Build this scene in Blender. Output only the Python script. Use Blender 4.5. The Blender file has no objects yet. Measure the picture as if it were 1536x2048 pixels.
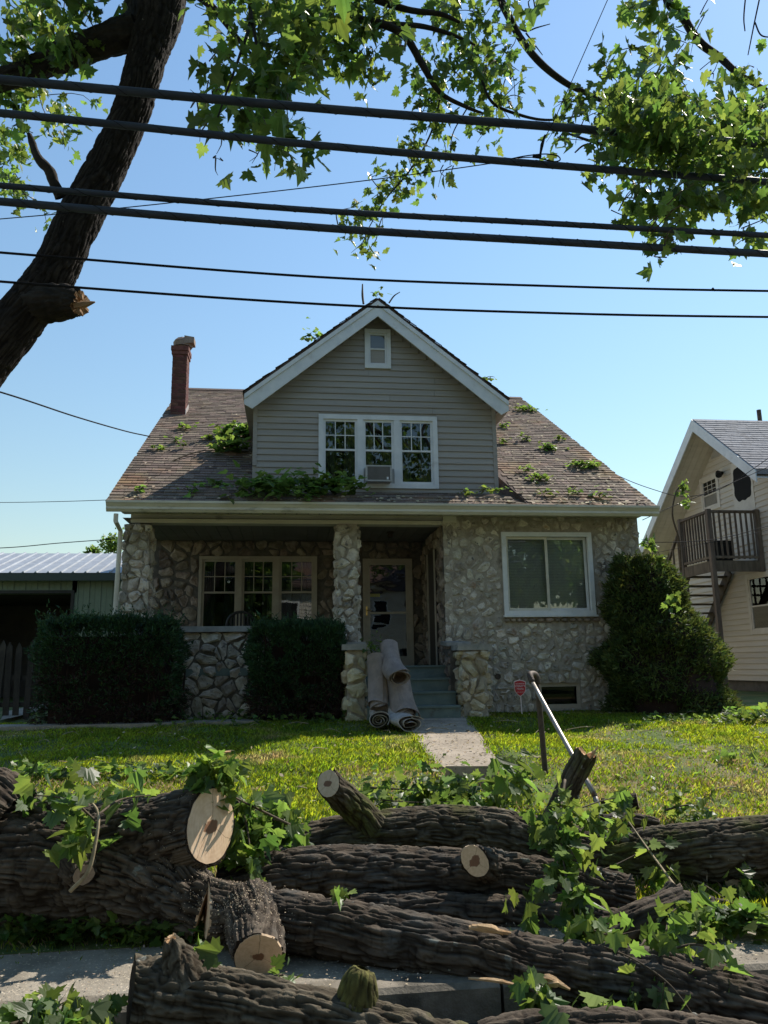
import bpy, math, random
import numpy as np
from mathutils import Vector, Matrix
D = bpy.data
S = bpy.context.scene
COL = S.collection
rad = math.radians
rng = np.random.default_rng(7)
random.seed(7)

# ------------------------------------------------------------------ camera
EYE = 1.6
F = 1540.0                       # focal length in photograph pixels (1536 x 2048)
CAM_R = (Matrix.Rotation(rad(-7.0), 3, 'Z') @ Matrix.Rotation(rad(90 + 11.3), 3, 'X') @ Matrix.Rotation(rad(-0.85), 3, 'Z'))
cam_data = D.cameras.new('camera')
cam = D.objects.new('camera', cam_data)
COL.objects.link(cam)
cam.matrix_world = Matrix.Translation((0, 0, EYE)) @ CAM_R.to_4x4()
cam_data.sensor_fit = 'VERTICAL'
cam_data.sensor_height = 36.0
cam_data.lens = 36.0 * F / 2048.0
cam_data.clip_start = 0.05
cam_data.clip_end = 3000
S.camera = cam

# ------------------------------------------------------------------ light
SUN_EL, SUN_AZ = 48.0, 51.0       # azimuth measured from +Y (into the picture) towards +X
world = D.worlds.new('World')
S.world = world
world.use_nodes = True
wn = world.node_tree
for n in list(wn.nodes):
    wn.nodes.remove(n)
w_out = wn.nodes.new('ShaderNodeOutputWorld')
w_bg = wn.nodes.new('ShaderNodeBackground')
w_sky = wn.nodes.new('ShaderNodeTexSky')
w_sky.sky_type = 'NISHITA'
w_sky.sun_disc = False
w_sky.sun_elevation = rad(SUN_EL)
w_sky.sun_rotation = rad(SUN_AZ)
w_sky.air_density = 2.0
w_sky.dust_density = 0.15
w_sky.ozone_density = 6.5
w_bg.inputs['Strength'].default_value = 0.106
wn.links.new(w_sky.outputs[0], w_bg.inputs[0])
wn.links.new(w_bg.outputs[0], w_out.inputs[0])
sun_data = D.lights.new('sun', 'SUN')
sun_data.energy = 5.0
sun_data.angle = rad(0.5)
sun_data.color = (1.0, 0.93, 0.82)
sun = D.objects.new('sun', sun_data)
COL.objects.link(sun)
SUN_DIR = Vector((math.sin(rad(SUN_AZ)) * math.cos(rad(SUN_EL)), math.cos(rad(SUN_AZ)) * math.cos(rad(SUN_EL)), math.sin(rad(SUN_EL))))
sun.rotation_euler = SUN_DIR.to_track_quat('Z', 'Y').to_euler()
sun.location = (20, 20, 40)
S.view_settings.view_transform = 'Standard'
S.view_settings.look = 'None'
S.view_settings.gamma = 1.0
S.view_settings.use_curve_mapping = False
S.view_settings.exposure = 0.5

# ------------------------------------------------------------------ survey helpers (pixel of the photograph -> point of the place)
def ray(px, py):
    return CAM_R @ Vector(((px - 768) / F, (1024 - py) / F, -1.0))
def P(px, py, Y):
    d = ray(px, py)
    return Vector((0, 0, EYE)) + d * (Y / d.y)
def PX(px, py, X):
    d = ray(px, py)
    return Vector((0, 0, EYE)) + d * (X / d.x)
def depth(p):
    q = CAM_R.transposed() @ (Vector(p) - Vector((0, 0, EYE)))
    return -q.z
def ppm(p):
    return F / depth(p)
GY = [-400, 3.82, 4.55, 5.1, 6.0, 7.0, 8.0, 8.5, 10.0, 11.7, 13.0, 30, 600]
GZ = [0.15, 0.15, 0.15, 0.17, 0.23, 0.33, 0.47, 0.52, 0.67, 0.80, 0.80, 0.85, 0.9]
def gz(Y):
    return float(np.interp(Y, GY, GZ))
def G(px, py):
    lo, hi = 3.5, 60.0
    for _ in range(50):
        m = (lo + hi) / 2
        p = P(px, py, m)
        if p.z > gz(m): lo = m
        else: hi = m
    p = P(px, py, lo)
    return Vector((p.x, p.y, gz(p.y)))

# ------------------------------------------------------------------ noise
def _hash(ix, iy, iz, seed):
    with np.errstate(over='ignore'):
        h = (ix.astype(np.int64) * 374761393 + iy.astype(np.int64) * 668265263 + iz.astype(np.int64) * 2147483647 + seed * 974634777) & 0xffffffff
        h = ((h ^ (h >> 13)) * 1274126177) & 0xffffffff
        h = (h ^ (h >> 16)) & 0xffffff
    return h / float(0xffffff)
def vnoise(p, seed=0):
    p = np.asarray(p, float)
    i = np.floor(p).astype(np.int64)
    f = p - i
    f = f * f * (3 - 2 * f)
    r = 0
    for dx in (0, 1):
        wx = f[:, 0] if dx else 1 - f[:, 0]
        for dy in (0, 1):
            wy = f[:, 1] if dy else 1 - f[:, 1]
            for dz in (0, 1):
                wz = f[:, 2] if dz else 1 - f[:, 2]
                r = r + wx * wy * wz * _hash(i[:, 0] + dx, i[:, 1] + dy, i[:, 2] + dz, seed)
    return r

# ------------------------------------------------------------------ object helpers
ORG = {}
def thing(name, label, cat, loc=(0, 0, 0), group=None):
    o = D.objects.new(name, None)
    o.empty_display_size = 0.2
    COL.objects.link(o)
    o.location = loc
    ORG[o.name] = Vector(loc)
    o['label'] = label
    o['category'] = cat
    if group: o['group'] = group
    return o
def make_mesh(name, V, Fc, mats, smooth=False, tint=None, org=None, mi=None):
    V = np.asarray(V, dtype=np.float32).reshape(-1, 3)
    if org is not None:
        V = V - np.array(org, dtype=np.float32)
    me = D.meshes.new(name)
    if isinstance(Fc, np.ndarray):
        k = Fc.shape[1]
        me.vertices.add(len(V))
        me.vertices.foreach_set('co', V.ravel())
        me.loops.add(Fc.size)
        me.loops.foreach_set('vertex_index', Fc.astype(np.int32).ravel())
        me.polygons.add(len(Fc))
        me.polygons.foreach_set('loop_start', np.arange(0, Fc.size, k, dtype=np.int32))
        me.polygons.foreach_set('loop_total', np.full(len(Fc), k, dtype=np.int32))
        me.update(calc_edges=True)
    else:
        me.from_pydata([tuple(map(float, v)) for v in V], [], Fc)
    if mats is not None:
        for m in (mats if isinstance(mats, (list, tuple)) else [mats]):
            me.materials.append(m)
    if mi is not None:
        me.polygons.foreach_set('material_index', np.asarray(mi, dtype=np.int32))
    if smooth:
        me.polygons.foreach_set('use_smooth', np.ones(len(me.polygons), dtype=bool))
    if tint is not None:
        a = me.attributes.new('tint', 'FLOAT', 'POINT')
        t = np.full(len(V), tint, dtype=np.float32) if np.isscalar(tint) else np.asarray(tint, dtype=np.float32)
        a.data.foreach_set('value', t)
    me.update()
    return me
def part(name, geo, mat, parent, smooth=False, kind=None, label=None, tint=None):
    V, Fc = geo.get() if isinstance(geo, MB) else geo
    org = ORG[parent.name]
    if isinstance(geo, MB) and geo.tint and tint is None: tint = geo.tint
    me = make_mesh(name, V, Fc, mat, smooth, tint, org)
    o = D.objects.new(name, me)
    COL.objects.link(o)
    o.parent = parent
    ORG[o.name] = org
    if kind: o['kind'] = kind
    if label: o['label'] = label
    return o
def piece(name, me, parent, M=None):
    o = D.objects.new(name, me)
    COL.objects.link(o)
    o.parent = parent
    org = ORG[parent.name]
    if M is not None:
        o.matrix_local = Matrix.Translation(-org) @ M
    ORG[o.name] = org
    return o
def solo(name, geo, mat, label=None, cat=None, loc=None, smooth=False, kind=None, group=None, tint=None):
    V, Fc = geo.get() if isinstance(geo, MB) else geo
    if isinstance(geo, MB) and geo.tint and tint is None: tint = geo.tint
    loc = Vector(loc) if loc is not None else Vector((0, 0, 0))
    me = make_mesh(name, V, Fc, mat, smooth, tint, loc)
    o = D.objects.new(name, me)
    COL.objects.link(o)
    o.location = loc
    ORG[o.name] = loc
    if label: o['label'] = label
    if cat: o['category'] = cat
    if kind: o['kind'] = kind
    if group: o['group'] = group
    return o

def catmull(pts, n):
    pts = np.array([list(p) for p in pts], float)
    if len(pts) == 2:
        t = np.linspace(0, 1, n)[:, None]
        return pts[0] * (1 - t) + pts[1] * t
    P0 = np.vstack([2 * pts[0] - pts[1], pts, 2 * pts[-1] - pts[-2]])
    seg = len(pts) - 1
    out = []
    for u in np.linspace(0, seg, n):
        i = min(int(u), seg - 1); t = u - i
        a, b, c, d = P0[i], P0[i + 1], P0[i + 2], P0[i + 3]
        out.append(0.5 * ((2 * b) + (-a + c) * t + (2 * a - 5 * b + 4 * c - d) * t * t + (-a + 3 * b - 3 * c + d) * t ** 3))
    return np.array(out)
def frames(C):
    n = len(C)
    T = np.gradient(C, axis=0)
    T /= np.linalg.norm(T, axis=1)[:, None] + 1e-12
    a = np.array([0, 0, 1.0]) if abs(T[0][2]) < 0.9 else np.array([1.0, 0, 0])
    N = np.zeros_like(C)
    v = a - T[0] * a.dot(T[0]); N[0] = v / np.linalg.norm(v)
    for i in range(1, n):
        v = N[i - 1] - T[i] * N[i - 1].dot(T[i])
        N[i] = v / (np.linalg.norm(v) + 1e-12)
    B = np.cross(T, N)
    return T, N, B

class MB:
    def __init__(s):
        s.V = []; s.F = []; s.tint = []
    def get(s): return np.array(s.V, float), s.F
    def add(s, V, Fc, tint=None):
        o = len(s.V)
        s.V += [tuple(map(float, v)) for v in V]
        s.F += [tuple(int(i) + o for i in f) for f in Fc]
        if tint is not None: s.tint += [tint] * len(V)
        return s
    def box(s, x0, x1, y0, y1, z0, z1, tint=None):
        if x0 > x1: x0, x1 = x1, x0
        if y0 > y1: y0, y1 = y1, y0
        if z0 > z1: z0, z1 = z1, z0
        V = [(x0, y0, z0), (x1, y0, z0), (x1, y1, z0), (x0, y1, z0), (x0, y0, z1), (x1, y0, z1), (x1, y1, z1), (x0, y1, z1)]
        Fc = [(0, 3, 2, 1), (4, 5, 6, 7), (0, 1, 5, 4), (1, 2, 6, 5), (2, 3, 7, 6), (3, 0, 4, 7)]
        return s.add(V, Fc, tint)
    def quad(s, a, b, c, d, tint=None):
        return s.add([a, b, c, d], [(0, 1, 2, 3)], tint)
    def prism(s, poly, ext, tint=None):
        """polygon (list of 3-D points) extruded along ext"""
        e = Vector(ext); n = len(poly)
        V = [Vector(p) for p in poly] + [Vector(p) + e for p in poly]
        Fc = [tuple(range(n - 1, -1, -1)), tuple(range(n, 2 * n))] + [(i, (i + 1) % n, n + (i + 1) % n, n + i) for i in range(n)]
        return s.add(V, Fc, tint)
    def beam(s, a, b, w, h, up=(0, 0, 1)):
        a = Vector(a); b = Vector(b); t = (b - a).normalized()
        sd = t.cross(Vector(up)).normalized() * (w / 2); u = sd.cross(t).normalized() * (h / 2)
        return s.prism([a - sd - u, a + sd - u, a + sd + u, a - sd + u], b - a)
    def tube(s, pts, r, n=8, res=None, cap=True, tint=None):
        C = catmull(pts, res or len(pts))
        m = len(C)
        rr = np.interp(np.linspace(0, 1, m), np.linspace(0, 1, len(r)), r) if hasattr(r, '__len__') else np.full(m, r)
        T, N, B = frames(C)
        V = []; Fc = []
        for i in range(m):
            for k in range(n):
                a = 2 * math.pi * k / n
                V.append(C[i] + rr[i] * (math.cos(a) * N[i] + math.sin(a) * B[i]))
        for i in range(m - 1):
            for k in range(n):
                k2 = (k + 1) % n
                Fc.append((i * n + k, i * n + k2, (i + 1) * n + k2, (i + 1) * n + k))
        if cap:
            Fc.append(tuple(range(n - 1, -1, -1))); Fc.append(tuple((m - 1) * n + k for k in range(n)))
        return s.add(V, Fc, tint)

# ------------------------------------------------------------------ materials
def lk(nt, a, b): nt.links.new(a, b)
def mat(name, c1, c2=None, scale=6.0, rough=0.85, bump=0.0, bscale=None, stretch=(1, 1, 1), rand=0.0, tint=0.0,
        detail=6, spec=0.3, metal=0.0, c3=None, c3scale=1.5, c3lo=0.55, c3hi=0.7, transl=0.0, bdist=0.01, world=False, c4=None, c4scale=20, c4lo=.62, c4hi=.68):
    m = D.materials.new(name); m.use_nodes = True
    nt = m.node_tree
    b = nt.nodes['Principled BSDF']
    out = nt.nodes['Material Output']
    b.inputs['Roughness'].default_value = rough
    b.inputs['Metallic'].default_value = metal
    b.inputs['Specular IOR Level'].default_value = spec
    if world:
        g = nt.nodes.new('ShaderNodeNewGeometry'); co = g.outputs['Position']
    else:
        tc = nt.nodes.new('ShaderNodeTexCoord'); co = tc.outputs['Object']
    mp = nt.nodes.new('ShaderNodeMapping'); mp.inputs['Scale'].default_value = stretch
    lk(nt, co, mp.inputs[0]); co2 = mp.outputs[0]
    def noise(sc, det=detail, c=None):
        n = nt.nodes.new('ShaderNodeTexNoise'); n.inputs['Scale'].default_value = sc; n.inputs['Detail'].default_value = det
        n.inputs['Roughness'].default_value = 0.62
        lk(nt, c or co2, n.inputs['Vector']); return n.outputs['Fac']
    def ramp(f, lo, hi):
        r = nt.nodes.new('ShaderNodeMapRange'); r.inputs[1].default_value = lo; r.inputs[2].default_value = hi
        r.interpolation_type = 'SMOOTHSTEP'
        lk(nt, f, r.inputs[0]); return r.outputs[0]
    def mix(f, a, bb):
        x = nt.nodes.new('ShaderNodeMix'); x.data_type = 'RGBA'
        lk(nt, f, x.inputs[0])
        for v, i in ((a, 6), (bb, 7)):
            if isinstance(v, tuple): x.inputs[i].default_value = (*v, 1)
            else: lk(nt, v, x.inputs[i])
        return x.outputs[2]
    col = None
    if c2 is None:
        rgb = nt.nodes.new('ShaderNodeRGB'); rgb.outputs[0].default_value = (*c1, 1); col = rgb.outputs[0]
    else:
        col = mix(ramp(noise(scale), 0.33, 0.67), c1, c2)
    if c3: col = mix(ramp(noise(c3scale, 4), c3lo, c3hi), col, c3)
    if c4: col = mix(ramp(noise(c4scale, 3), c4lo, c4hi), col, c4)
    if rand or tint:
        hsv = nt.nodes.new('ShaderNodeHueSaturation')
        if rand:
            oi = nt.nodes.new('ShaderNodeObjectInfo'); src = oi.outputs['Random']; amt = rand
        else:
            at = nt.nodes.new('ShaderNodeAttribute'); at.attribute_name = 'tint'; src = at.outputs['Fac']; amt = tint
        mr = nt.nodes.new('ShaderNodeMapRange'); mr.inputs[3].default_value = 1 - amt; mr.inputs[4].default_value = 1 + amt
        lk(nt, src, mr.inputs[0]); lk(nt, mr.outputs[0], hsv.inputs['Value'])
        m2 = nt.nodes.new('ShaderNodeMath'); m2.operation = 'MULTIPLY'; m2.inputs[1].default_value = 7.31
        m3 = nt.nodes.new('ShaderNodeMath'); m3.operation = 'FRACT'
        lk(nt, src, m2.inputs[0]); lk(nt, m2.outputs[0], m3.inputs[0])
        mh = nt.nodes.new('ShaderNodeMapRange'); mh.inputs[3].default_value = 0.5 - amt * .05; mh.inputs[4].default_value = 0.5 + amt * .05
        lk(nt, m3.outputs[0], mh.inputs[0]); lk(nt, mh.outputs[0], hsv.inputs['Hue'])
        lk(nt, col, hsv.inputs['Color']); col = hsv.outputs[0]
    lk(nt, col, b.inputs['Base Color'])
    if bump:
        bn = nt.nodes.new('ShaderNodeBump'); bn.inputs['Strength'].default_value = bump; bn.inputs['Distance'].default_value = bdist
        lk(nt, noise(bscale or scale * 3, 8), bn.inputs['Height']); lk(nt, bn.outputs[0], b.inputs['Normal'])
    if transl:
        t = nt.nodes.new('ShaderNodeBsdfTranslucent')
        hs = nt.nodes.new('ShaderNodeHueSaturation'); hs.inputs['Hue'].default_value = 0.478; hs.inputs['Value'].default_value = 2.3; hs.inputs['Saturation'].default_value = 1.1
        lk(nt, col, hs.inputs['Color']); lk(nt, hs.outputs[0], t.inputs['Color'])
        ms = nt.nodes.new('ShaderNodeMixShader'); ms.inputs[0].default_value = transl
        lk(nt, b.outputs[0], ms.inputs[1]); lk(nt, t.outputs[0], ms.inputs[2]); lk(nt, ms.outputs[0], out.inputs['Surface'])
    return m

def bark_mat(name, furrow, ridge, moss=None, lichen=None):
    """colour runs from ridge down to a darker furrow; 'tint' is the plate height stored by log_geo"""
    m = mat(name, ridge, tuple(c * .62 for c in ridge), 7, .95, .9, 70, bdist=.006, world=True, c3=moss, c3scale=2.6, c3lo=.50, c3hi=.66, c4=lichen or (.16, .14, .12), c4scale=6.5 if lichen else 30, c4lo=.67 if lichen else .66, c4hi=.70 if lichen else .74)
    nt = m.node_tree; b = nt.nodes['Principled BSDF']
    src = b.inputs['Base Color'].links[0].from_socket
    at = nt.nodes.new('ShaderNodeAttribute'); at.attribute_name = 'tint'
    mx = nt.nodes.new('ShaderNodeMix'); mx.data_type = 'RGBA'; mx.inputs[6].default_value = (*furrow, 1)
    lk(nt, at.outputs['Fac'], mx.inputs[0]); lk(nt, src, mx.inputs[7]); lk(nt, mx.outputs[2], b.inputs['Base Color'])
    b.inputs['Specular IOR Level'].default_value = .15
    return m
def glass_mat(name, tint=(0.55, 0.6, 0.6), wav=0.0, wscale=2.0, ior=1.5, boost=0.0, stretch=(1, 1, 1)):
    m = D.materials.new(name); m.use_nodes = True
    nt = m.node_tree
    nt.nodes.remove(nt.nodes['Principled BSDF']); out = nt.nodes['Material Output']
    g = nt.nodes.new('ShaderNodeBsdfGlossy'); g.inputs['Roughness'].default_value = 0.015; g.inputs['Color'].default_value = (.95, .97, 1, 1)
    t = nt.nodes.new('ShaderNodeBsdfTransparent'); t.inputs['Color'].default_value = (*tint, 1)
    fr = nt.nodes.new('ShaderNodeFresnel'); fr.inputs['IOR'].default_value = ior
    ms = nt.nodes.new('ShaderNodeMixShader')
    fac = fr.outputs[0]
    if boost:
        ad = nt.nodes.new('ShaderNodeMath'); ad.operation = 'ADD'; ad.inputs[1].default_value = boost; ad.use_clamp = True
        lk(nt, fac, ad.inputs[0]); fac = ad.outputs[0]
    lk(nt, fac, ms.inputs[0]); lk(nt, t.outputs[0], ms.inputs[1]); lk(nt, g.outputs[0], ms.inputs[2]); lk(nt, ms.outputs[0], out.inputs['Surface'])
    if wav:
        tc = nt.nodes.new('ShaderNodeTexCoord'); mp = nt.nodes.new('ShaderNodeMapping'); mp.inputs['Scale'].default_value = stretch
        n = nt.nodes.new('ShaderNodeTexNoise'); n.inputs['Scale'].default_value = wscale; n.inputs['Detail'].default_value = 1.5
        bn = nt.nodes.new('ShaderNodeBump'); bn.inputs['Strength'].default_value = 1.0; bn.inputs['Distance'].default_value = wav
        lk(nt, tc.outputs['Object'], mp.inputs[0]); lk(nt, mp.outputs[0], n.inputs['Vector']); lk(nt, n.outputs['Fac'], bn.inputs['Height']); lk(nt, bn.outputs[0], g.inputs['Normal'])
    return m

def wood_cut_mat(name, c1, c2, heart, hr=0.3):
    """end grain: rings round the local z axis, dark irregular heart; object scaled so that radius = 1"""
    m = D.materials.new(name); m.use_nodes = True
    nt = m.node_tree; b = nt.nodes['Principled BSDF']; b.inputs['Roughness'].default_value = 0.8; b.inputs['Specular IOR Level'].default_value = .2
    tc = nt.nodes.new('ShaderNodeTexCoord')
    n = nt.nodes.new('ShaderNodeTexNoise'); n.inputs['Scale'].default_value = 2.2; n.inputs['Detail'].default_value = 5
    oi = nt.nodes.new('ShaderNodeObjectInfo')
    ad = nt.nodes.new('ShaderNodeVectorMath'); ad.operation = 'ADD'
    lk(nt, tc.outputs['Object'], ad.inputs[0]); lk(nt, oi.outputs['Random'], ad.inputs[1]); lk(nt, ad.outputs[0], n.inputs['Vector'])
    le = nt.nodes.new('ShaderNodeVectorMath'); le.operation = 'LENGTH'; lk(nt, tc.outputs['Object'], le.inputs[0])
    s1 = nt.nodes.new('ShaderNodeMath'); s1.operation = 'MULTIPLY_ADD'; s1.inputs[1].default_value = 0.9
    sb = nt.nodes.new('ShaderNodeMath'); sb.operation = 'SUBTRACT'; sb.inputs[1].default_value = 0.5
    lk(nt, n.outputs['Fac'], sb.inputs[0]); lk(nt, sb.outputs[0], s1.inputs[0]); lk(nt, le.outputs['Value'], s1.inputs[2])
    hm = nt.nodes.new('ShaderNodeMapRange'); hm.inputs[1].default_value = hr - .03; hm.inputs[2].default_value = hr + .03
    lk(nt, s1.outputs[0], hm.inputs[0])
    rg = nt.nodes.new('ShaderNodeMath'); rg.operation = 'SINE'
    rm = nt.nodes.new('ShaderNodeMath'); rm.operation = 'MULTIPLY_ADD'; rm.inputs[1].default_value = 60
    s2 = nt.nodes.new('ShaderNodeMath'); s2.operation = 'MULTIPLY'; s2.inputs[1].default_value = 8
    lk(nt, n.outputs['Fac'], s2.inputs[0]); lk(nt, le.outputs['Value'], rm.inputs[0]); lk(nt, s2.outputs[0], rm.inputs[2]); lk(nt, rm.outputs[0], rg.inputs[0])
    rr = nt.nodes.new('ShaderNodeMapRange'); rr.inputs[1].default_value = -1; rr.inputs[2].default_value = 1; rr.inputs[3].default_value = .36; rr.inputs[4].default_value = .52
    lk(nt, rg.outputs[0], rr.inputs[0])
    n3 = nt.nodes.new('ShaderNodeTexNoise'); n3.inputs['Scale'].default_value = 5; n3.inputs['Detail'].default_value = 6; lk(nt, ad.outputs[0], n3.inputs['Vector'])
    m0 = nt.nodes.new('ShaderNodeMath'); m0.operation = 'ADD'; lk(nt, rr.outputs[0], m0.inputs[0])
    s3 = nt.nodes.new('ShaderNodeMath'); s3.operation = 'MULTIPLY_ADD'; s3.inputs[1].default_value = 2.0; s3.inputs[2].default_value = -1.0
    lk(nt, n3.outputs['Fac'], s3.inputs[0]); lk(nt, s3.outputs[0], m0.inputs[1]); m0.use_clamp = True
    mx = nt.nodes.new('ShaderNodeMix'); mx.data_type = 'RGBA'; mx.inputs[6].default_value = (*c1, 1); mx.inputs[7].default_value = (*c2, 1); lk(nt, m0.outputs[0], mx.inputs[0])
    mh = nt.nodes.new('ShaderNodeMix'); mh.data_type = 'RGBA'; mh.inputs[6].default_value = (*heart, 1); lk(nt, hm.outputs[0], mh.inputs[0]); lk(nt, mx.outputs[2], mh.inputs[7])
    gr = nt.nodes.new('ShaderNodeTexGradient'); gr.gradient_type = 'RADIAL'; lk(nt, tc.outputs['Object'], gr.inputs[0])
    col = mh.outputs[2]
    for a0, wd in ((.13, .010), (.41, .007), (.72, .012)):      # drying cracks running out from the heart
        d1 = nt.nodes.new('ShaderNodeMath'); d1.operation = 'SUBTRACT'; d1.inputs[1].default_value = a0; lk(nt, gr.outputs['Fac'], d1.inputs[0])
        d0 = nt.nodes.new('ShaderNodeMath'); d0.operation = 'MULTIPLY_ADD'; d0.inputs[1].default_value = .06; lk(nt, sb.outputs[0], d0.inputs[0]); lk(nt, d1.outputs[0], d0.inputs[2])
        d2 = nt.nodes.new('ShaderNodeMath'); d2.operation = 'ABSOLUTE'; lk(nt, d0.outputs[0], d2.inputs[0])
        d3 = nt.nodes.new('ShaderNodeMath'); d3.operation = 'MULTIPLY'; lk(nt, d2.outputs[0], d3.inputs[0]); lk(nt, le.outputs['Value'], d3.inputs[1])
        d4 = nt.nodes.new('ShaderNodeMapRange'); d4.inputs[1].default_value = 0; d4.inputs[2].default_value = wd * .35; d4.inputs[3].default_value = .35; lk(nt, d3.outputs[0], d4.inputs[0])
        mc = nt.nodes.new('ShaderNodeMix'); mc.data_type = 'RGBA'; mc.inputs[6].default_value = (.16, .09, .05, 1); lk(nt, d4.outputs[0], mc.inputs[0]); lk(nt, col, mc.inputs[7]); col = mc.outputs[2]
    lk(nt, col, b.inputs['Base Color'])
    bn = nt.nodes.new('ShaderNodeBump'); bn.inputs['Strength'].default_value = .5; bn.inputs['Distance'].default_value = .004
    wv = nt.nodes.new('ShaderNodeTexNoise'); wv.inputs['Scale'].default_value = 14; wv.inputs['Detail'].default_value = 4
    mp = nt.nodes.new('ShaderNodeMapping'); mp.inputs['Scale'].default_value = (1, .12, 1); mp.inputs['Rotation'].default_value = (0, 0, .6)
    lk(nt, tc.outputs['Object'], mp.inputs[0]); lk(nt, mp.outputs[0], wv.inputs['Vector']); lk(nt, wv.outputs['Fac'], bn.inputs['Height']); lk(nt, bn.outputs[0], b.inputs['Normal'])
    return m

M = {}
M['stone'] = mat('fieldstone', (.34, .30, .25), (.57, .52, .445), 7, .9, 1.0, 22, tint=.32, c3=(.34, .25, .17), c3scale=4, c3lo=.56, c3hi=.72, bdist=.02, c4=(.16, .15, .14), c4scale=11, c4lo=.6, c4hi=.7)
M['stone_warm'] = mat('fieldstone_yellowish', (.36, .30, .20), (.52, .46, .34), 6, .9, .9, 20, tint=.3, c3=(.18, .17, .15), c3scale=5, c3lo=.58, c3hi=.72, bdist=.02)
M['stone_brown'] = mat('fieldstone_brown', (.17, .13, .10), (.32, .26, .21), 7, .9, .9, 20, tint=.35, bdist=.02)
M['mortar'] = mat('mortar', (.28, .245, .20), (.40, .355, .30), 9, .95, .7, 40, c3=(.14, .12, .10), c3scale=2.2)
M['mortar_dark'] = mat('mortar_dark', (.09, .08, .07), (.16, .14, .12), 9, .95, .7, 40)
M['siding'] = mat('vinyl_siding', (.315, .285, .255), (.355, .325, .29), 3, .6, .12, 60, stretch=(.3, 1, 6), rand=.06, c3=(.235, .21, .185), c3scale=7, c3lo=.58, c3hi=.82)
M['white'] = mat('white_trim', (.62, .63, .64), (.72, .72, .72), 4, .5, .08, 40, c3=(.50, .48, .45), c3scale=3, c3lo=.6, c3hi=.8)
M['tan'] = mat('tan_trim', (.36, .31, .25), (.42, .37, .30), 5, .55, .1, 30)
M['cream'] = mat('cream_gutter', (.55, .51, .42), (.64, .60, .51), 4, .5, .08, 30, c3=(.34, .31, .25), c3scale=5, c3lo=.58, c3hi=.75, stretch=(.4, 1, 1))
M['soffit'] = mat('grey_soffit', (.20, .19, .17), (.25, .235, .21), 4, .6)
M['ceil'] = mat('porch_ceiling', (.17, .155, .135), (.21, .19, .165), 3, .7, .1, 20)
M['shingle'] = mat('asphalt_shingles', (.115, .084, .064), (.205, .155, .120), 40, .95, .6, 160, tint=.38, c3=(.20, .125, .065), c3scale=.8, c3lo=.5, c3hi=.7, c4=(.07, .06, .05), c4scale=5, c4lo=.62, c4hi=.72)
M['shingle_grey'] = mat('grey_shingles', (.20, .20, .215), (.30, .30, .31), 30, .95, .5, 120, tint=.18, c3=(.16, .155, .16), c3scale=2)
M['brick'] = mat('brick', (.10, .040, .032), (.16, .065, .05), 12, .9, .5, 60, rand=.3)
M['bmortar'] = mat('brick_mortar', (.13, .09, .075), (.19, .14, .12), 20, .95)
M['concrete'] = mat('concrete', (.27, .225, .175), (.37, .315, .25), 5, .92, .5, 60, c3=(.20, .165, .125), c3scale=2.5, c3lo=.5, c3hi=.75, c4=(.12, .10, .075), c4scale=38, c4lo=.6, c4hi=.66)
M['slab'] = mat('cap_concrete', (.22, .22, .21), (.32, .31, .29), 6, .9, .5, 50, c3=(.13, .14, .11), c3scale=4)
M['kerb'] = mat('kerb_concrete', (.15, .13, .10), (.235, .205, .165), 7, .92, .6, 70, c3=(.075, .068, .055), c3scale=3, c3lo=.5, c3hi=.72)
M['pave'] = mat('sidewalk_concrete', (.20, .175, .14), (.30, .265, .215), 5, .92, .6, 80, c3=(.17, .155, .135), c3scale=2.0, c4=(.55, .47, .36), c4scale=70, c4lo=.60, c4hi=.66)
M['asphalt'] = mat('asphalt', (.045, .045, .046), (.075, .073, .07), 60, .9, .6, 150)
M['teal'] = mat('painted_steps', (.11, .15, .145), (.155, .195, .18), 5, .75, .3, 40, c3=(.10, .10, .09), c3scale=4, c3lo=.58, c3hi=.75)
M['carpet'] = mat('carpet_back', (.20, .165, .145), (.285, .235, .21), 5, .95, .4, 150, c3=(.22, .18, .16), c3scale=5)
M['carpet_light'] = mat('carpet_wet_back', (.32, .29, .26), (.43, .39, .355), 6, .95, .4, 150, c3=(.25, .22, .19), c3scale=5)
M['carpet_hollow'] = mat('carpet_hollow', (.10, .07, .055), (.16, .11, .09), 30, 1.0, .6, 200)
M['dark'] = mat('dark_interior', (.012, .012, .014))
M['room'] = mat('unlit_room', (.05, .048, .05), (.07, .065, .06), 3)  # dark colour stands in for the unlit interior
M['curtain'] = mat('curtain', (.30, .31, .33), (.40, .41, .42), 2, .9, stretch=(9, 1, .5))
M['blind'] = mat('blind_slat', (.60, .60, .59), (.66, .66, .64), 3, .6)
M['glass_dim'] = glass_mat('basement_glass', (.4, .45, .45), ior=1.3)
M['glass_clear'] = glass_mat('clear_glass', (.88, .91, .91), wav=.0012, wscale=1.6, ior=1.5, boost=.05)
M['glass'] = glass_mat('window_glass', (.62, .67, .68), wav=.0012, wscale=1.6, ior=1.5, boost=.03)
M['film'] = glass_mat('storm_door_film', (.2, .22, .24), wav=.0035, wscale=2.6, ior=1.55, boost=.06, stretch=(.7, 1, 1.6))
M['metal'] = mat('weathered_pipe', (.25, .22, .19), (.34, .31, .27), 14, .42, .3, 60, metal=.6, c3=(.15, .09, .06), c3scale=9, c3lo=.55, c3hi=.7)
M['rust'] = mat('rusty_iron', (.055, .042, .034), (.10, .075, .06), 15, .65, .4, 60, metal=.3)
M['brass'] = mat('brass', (.55, .40, .15), None, rough=.3, metal=1)
M['black'] = mat('black_plastic', (.012, .012, .013), (.02, .02, .02), 5, .45)
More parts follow.
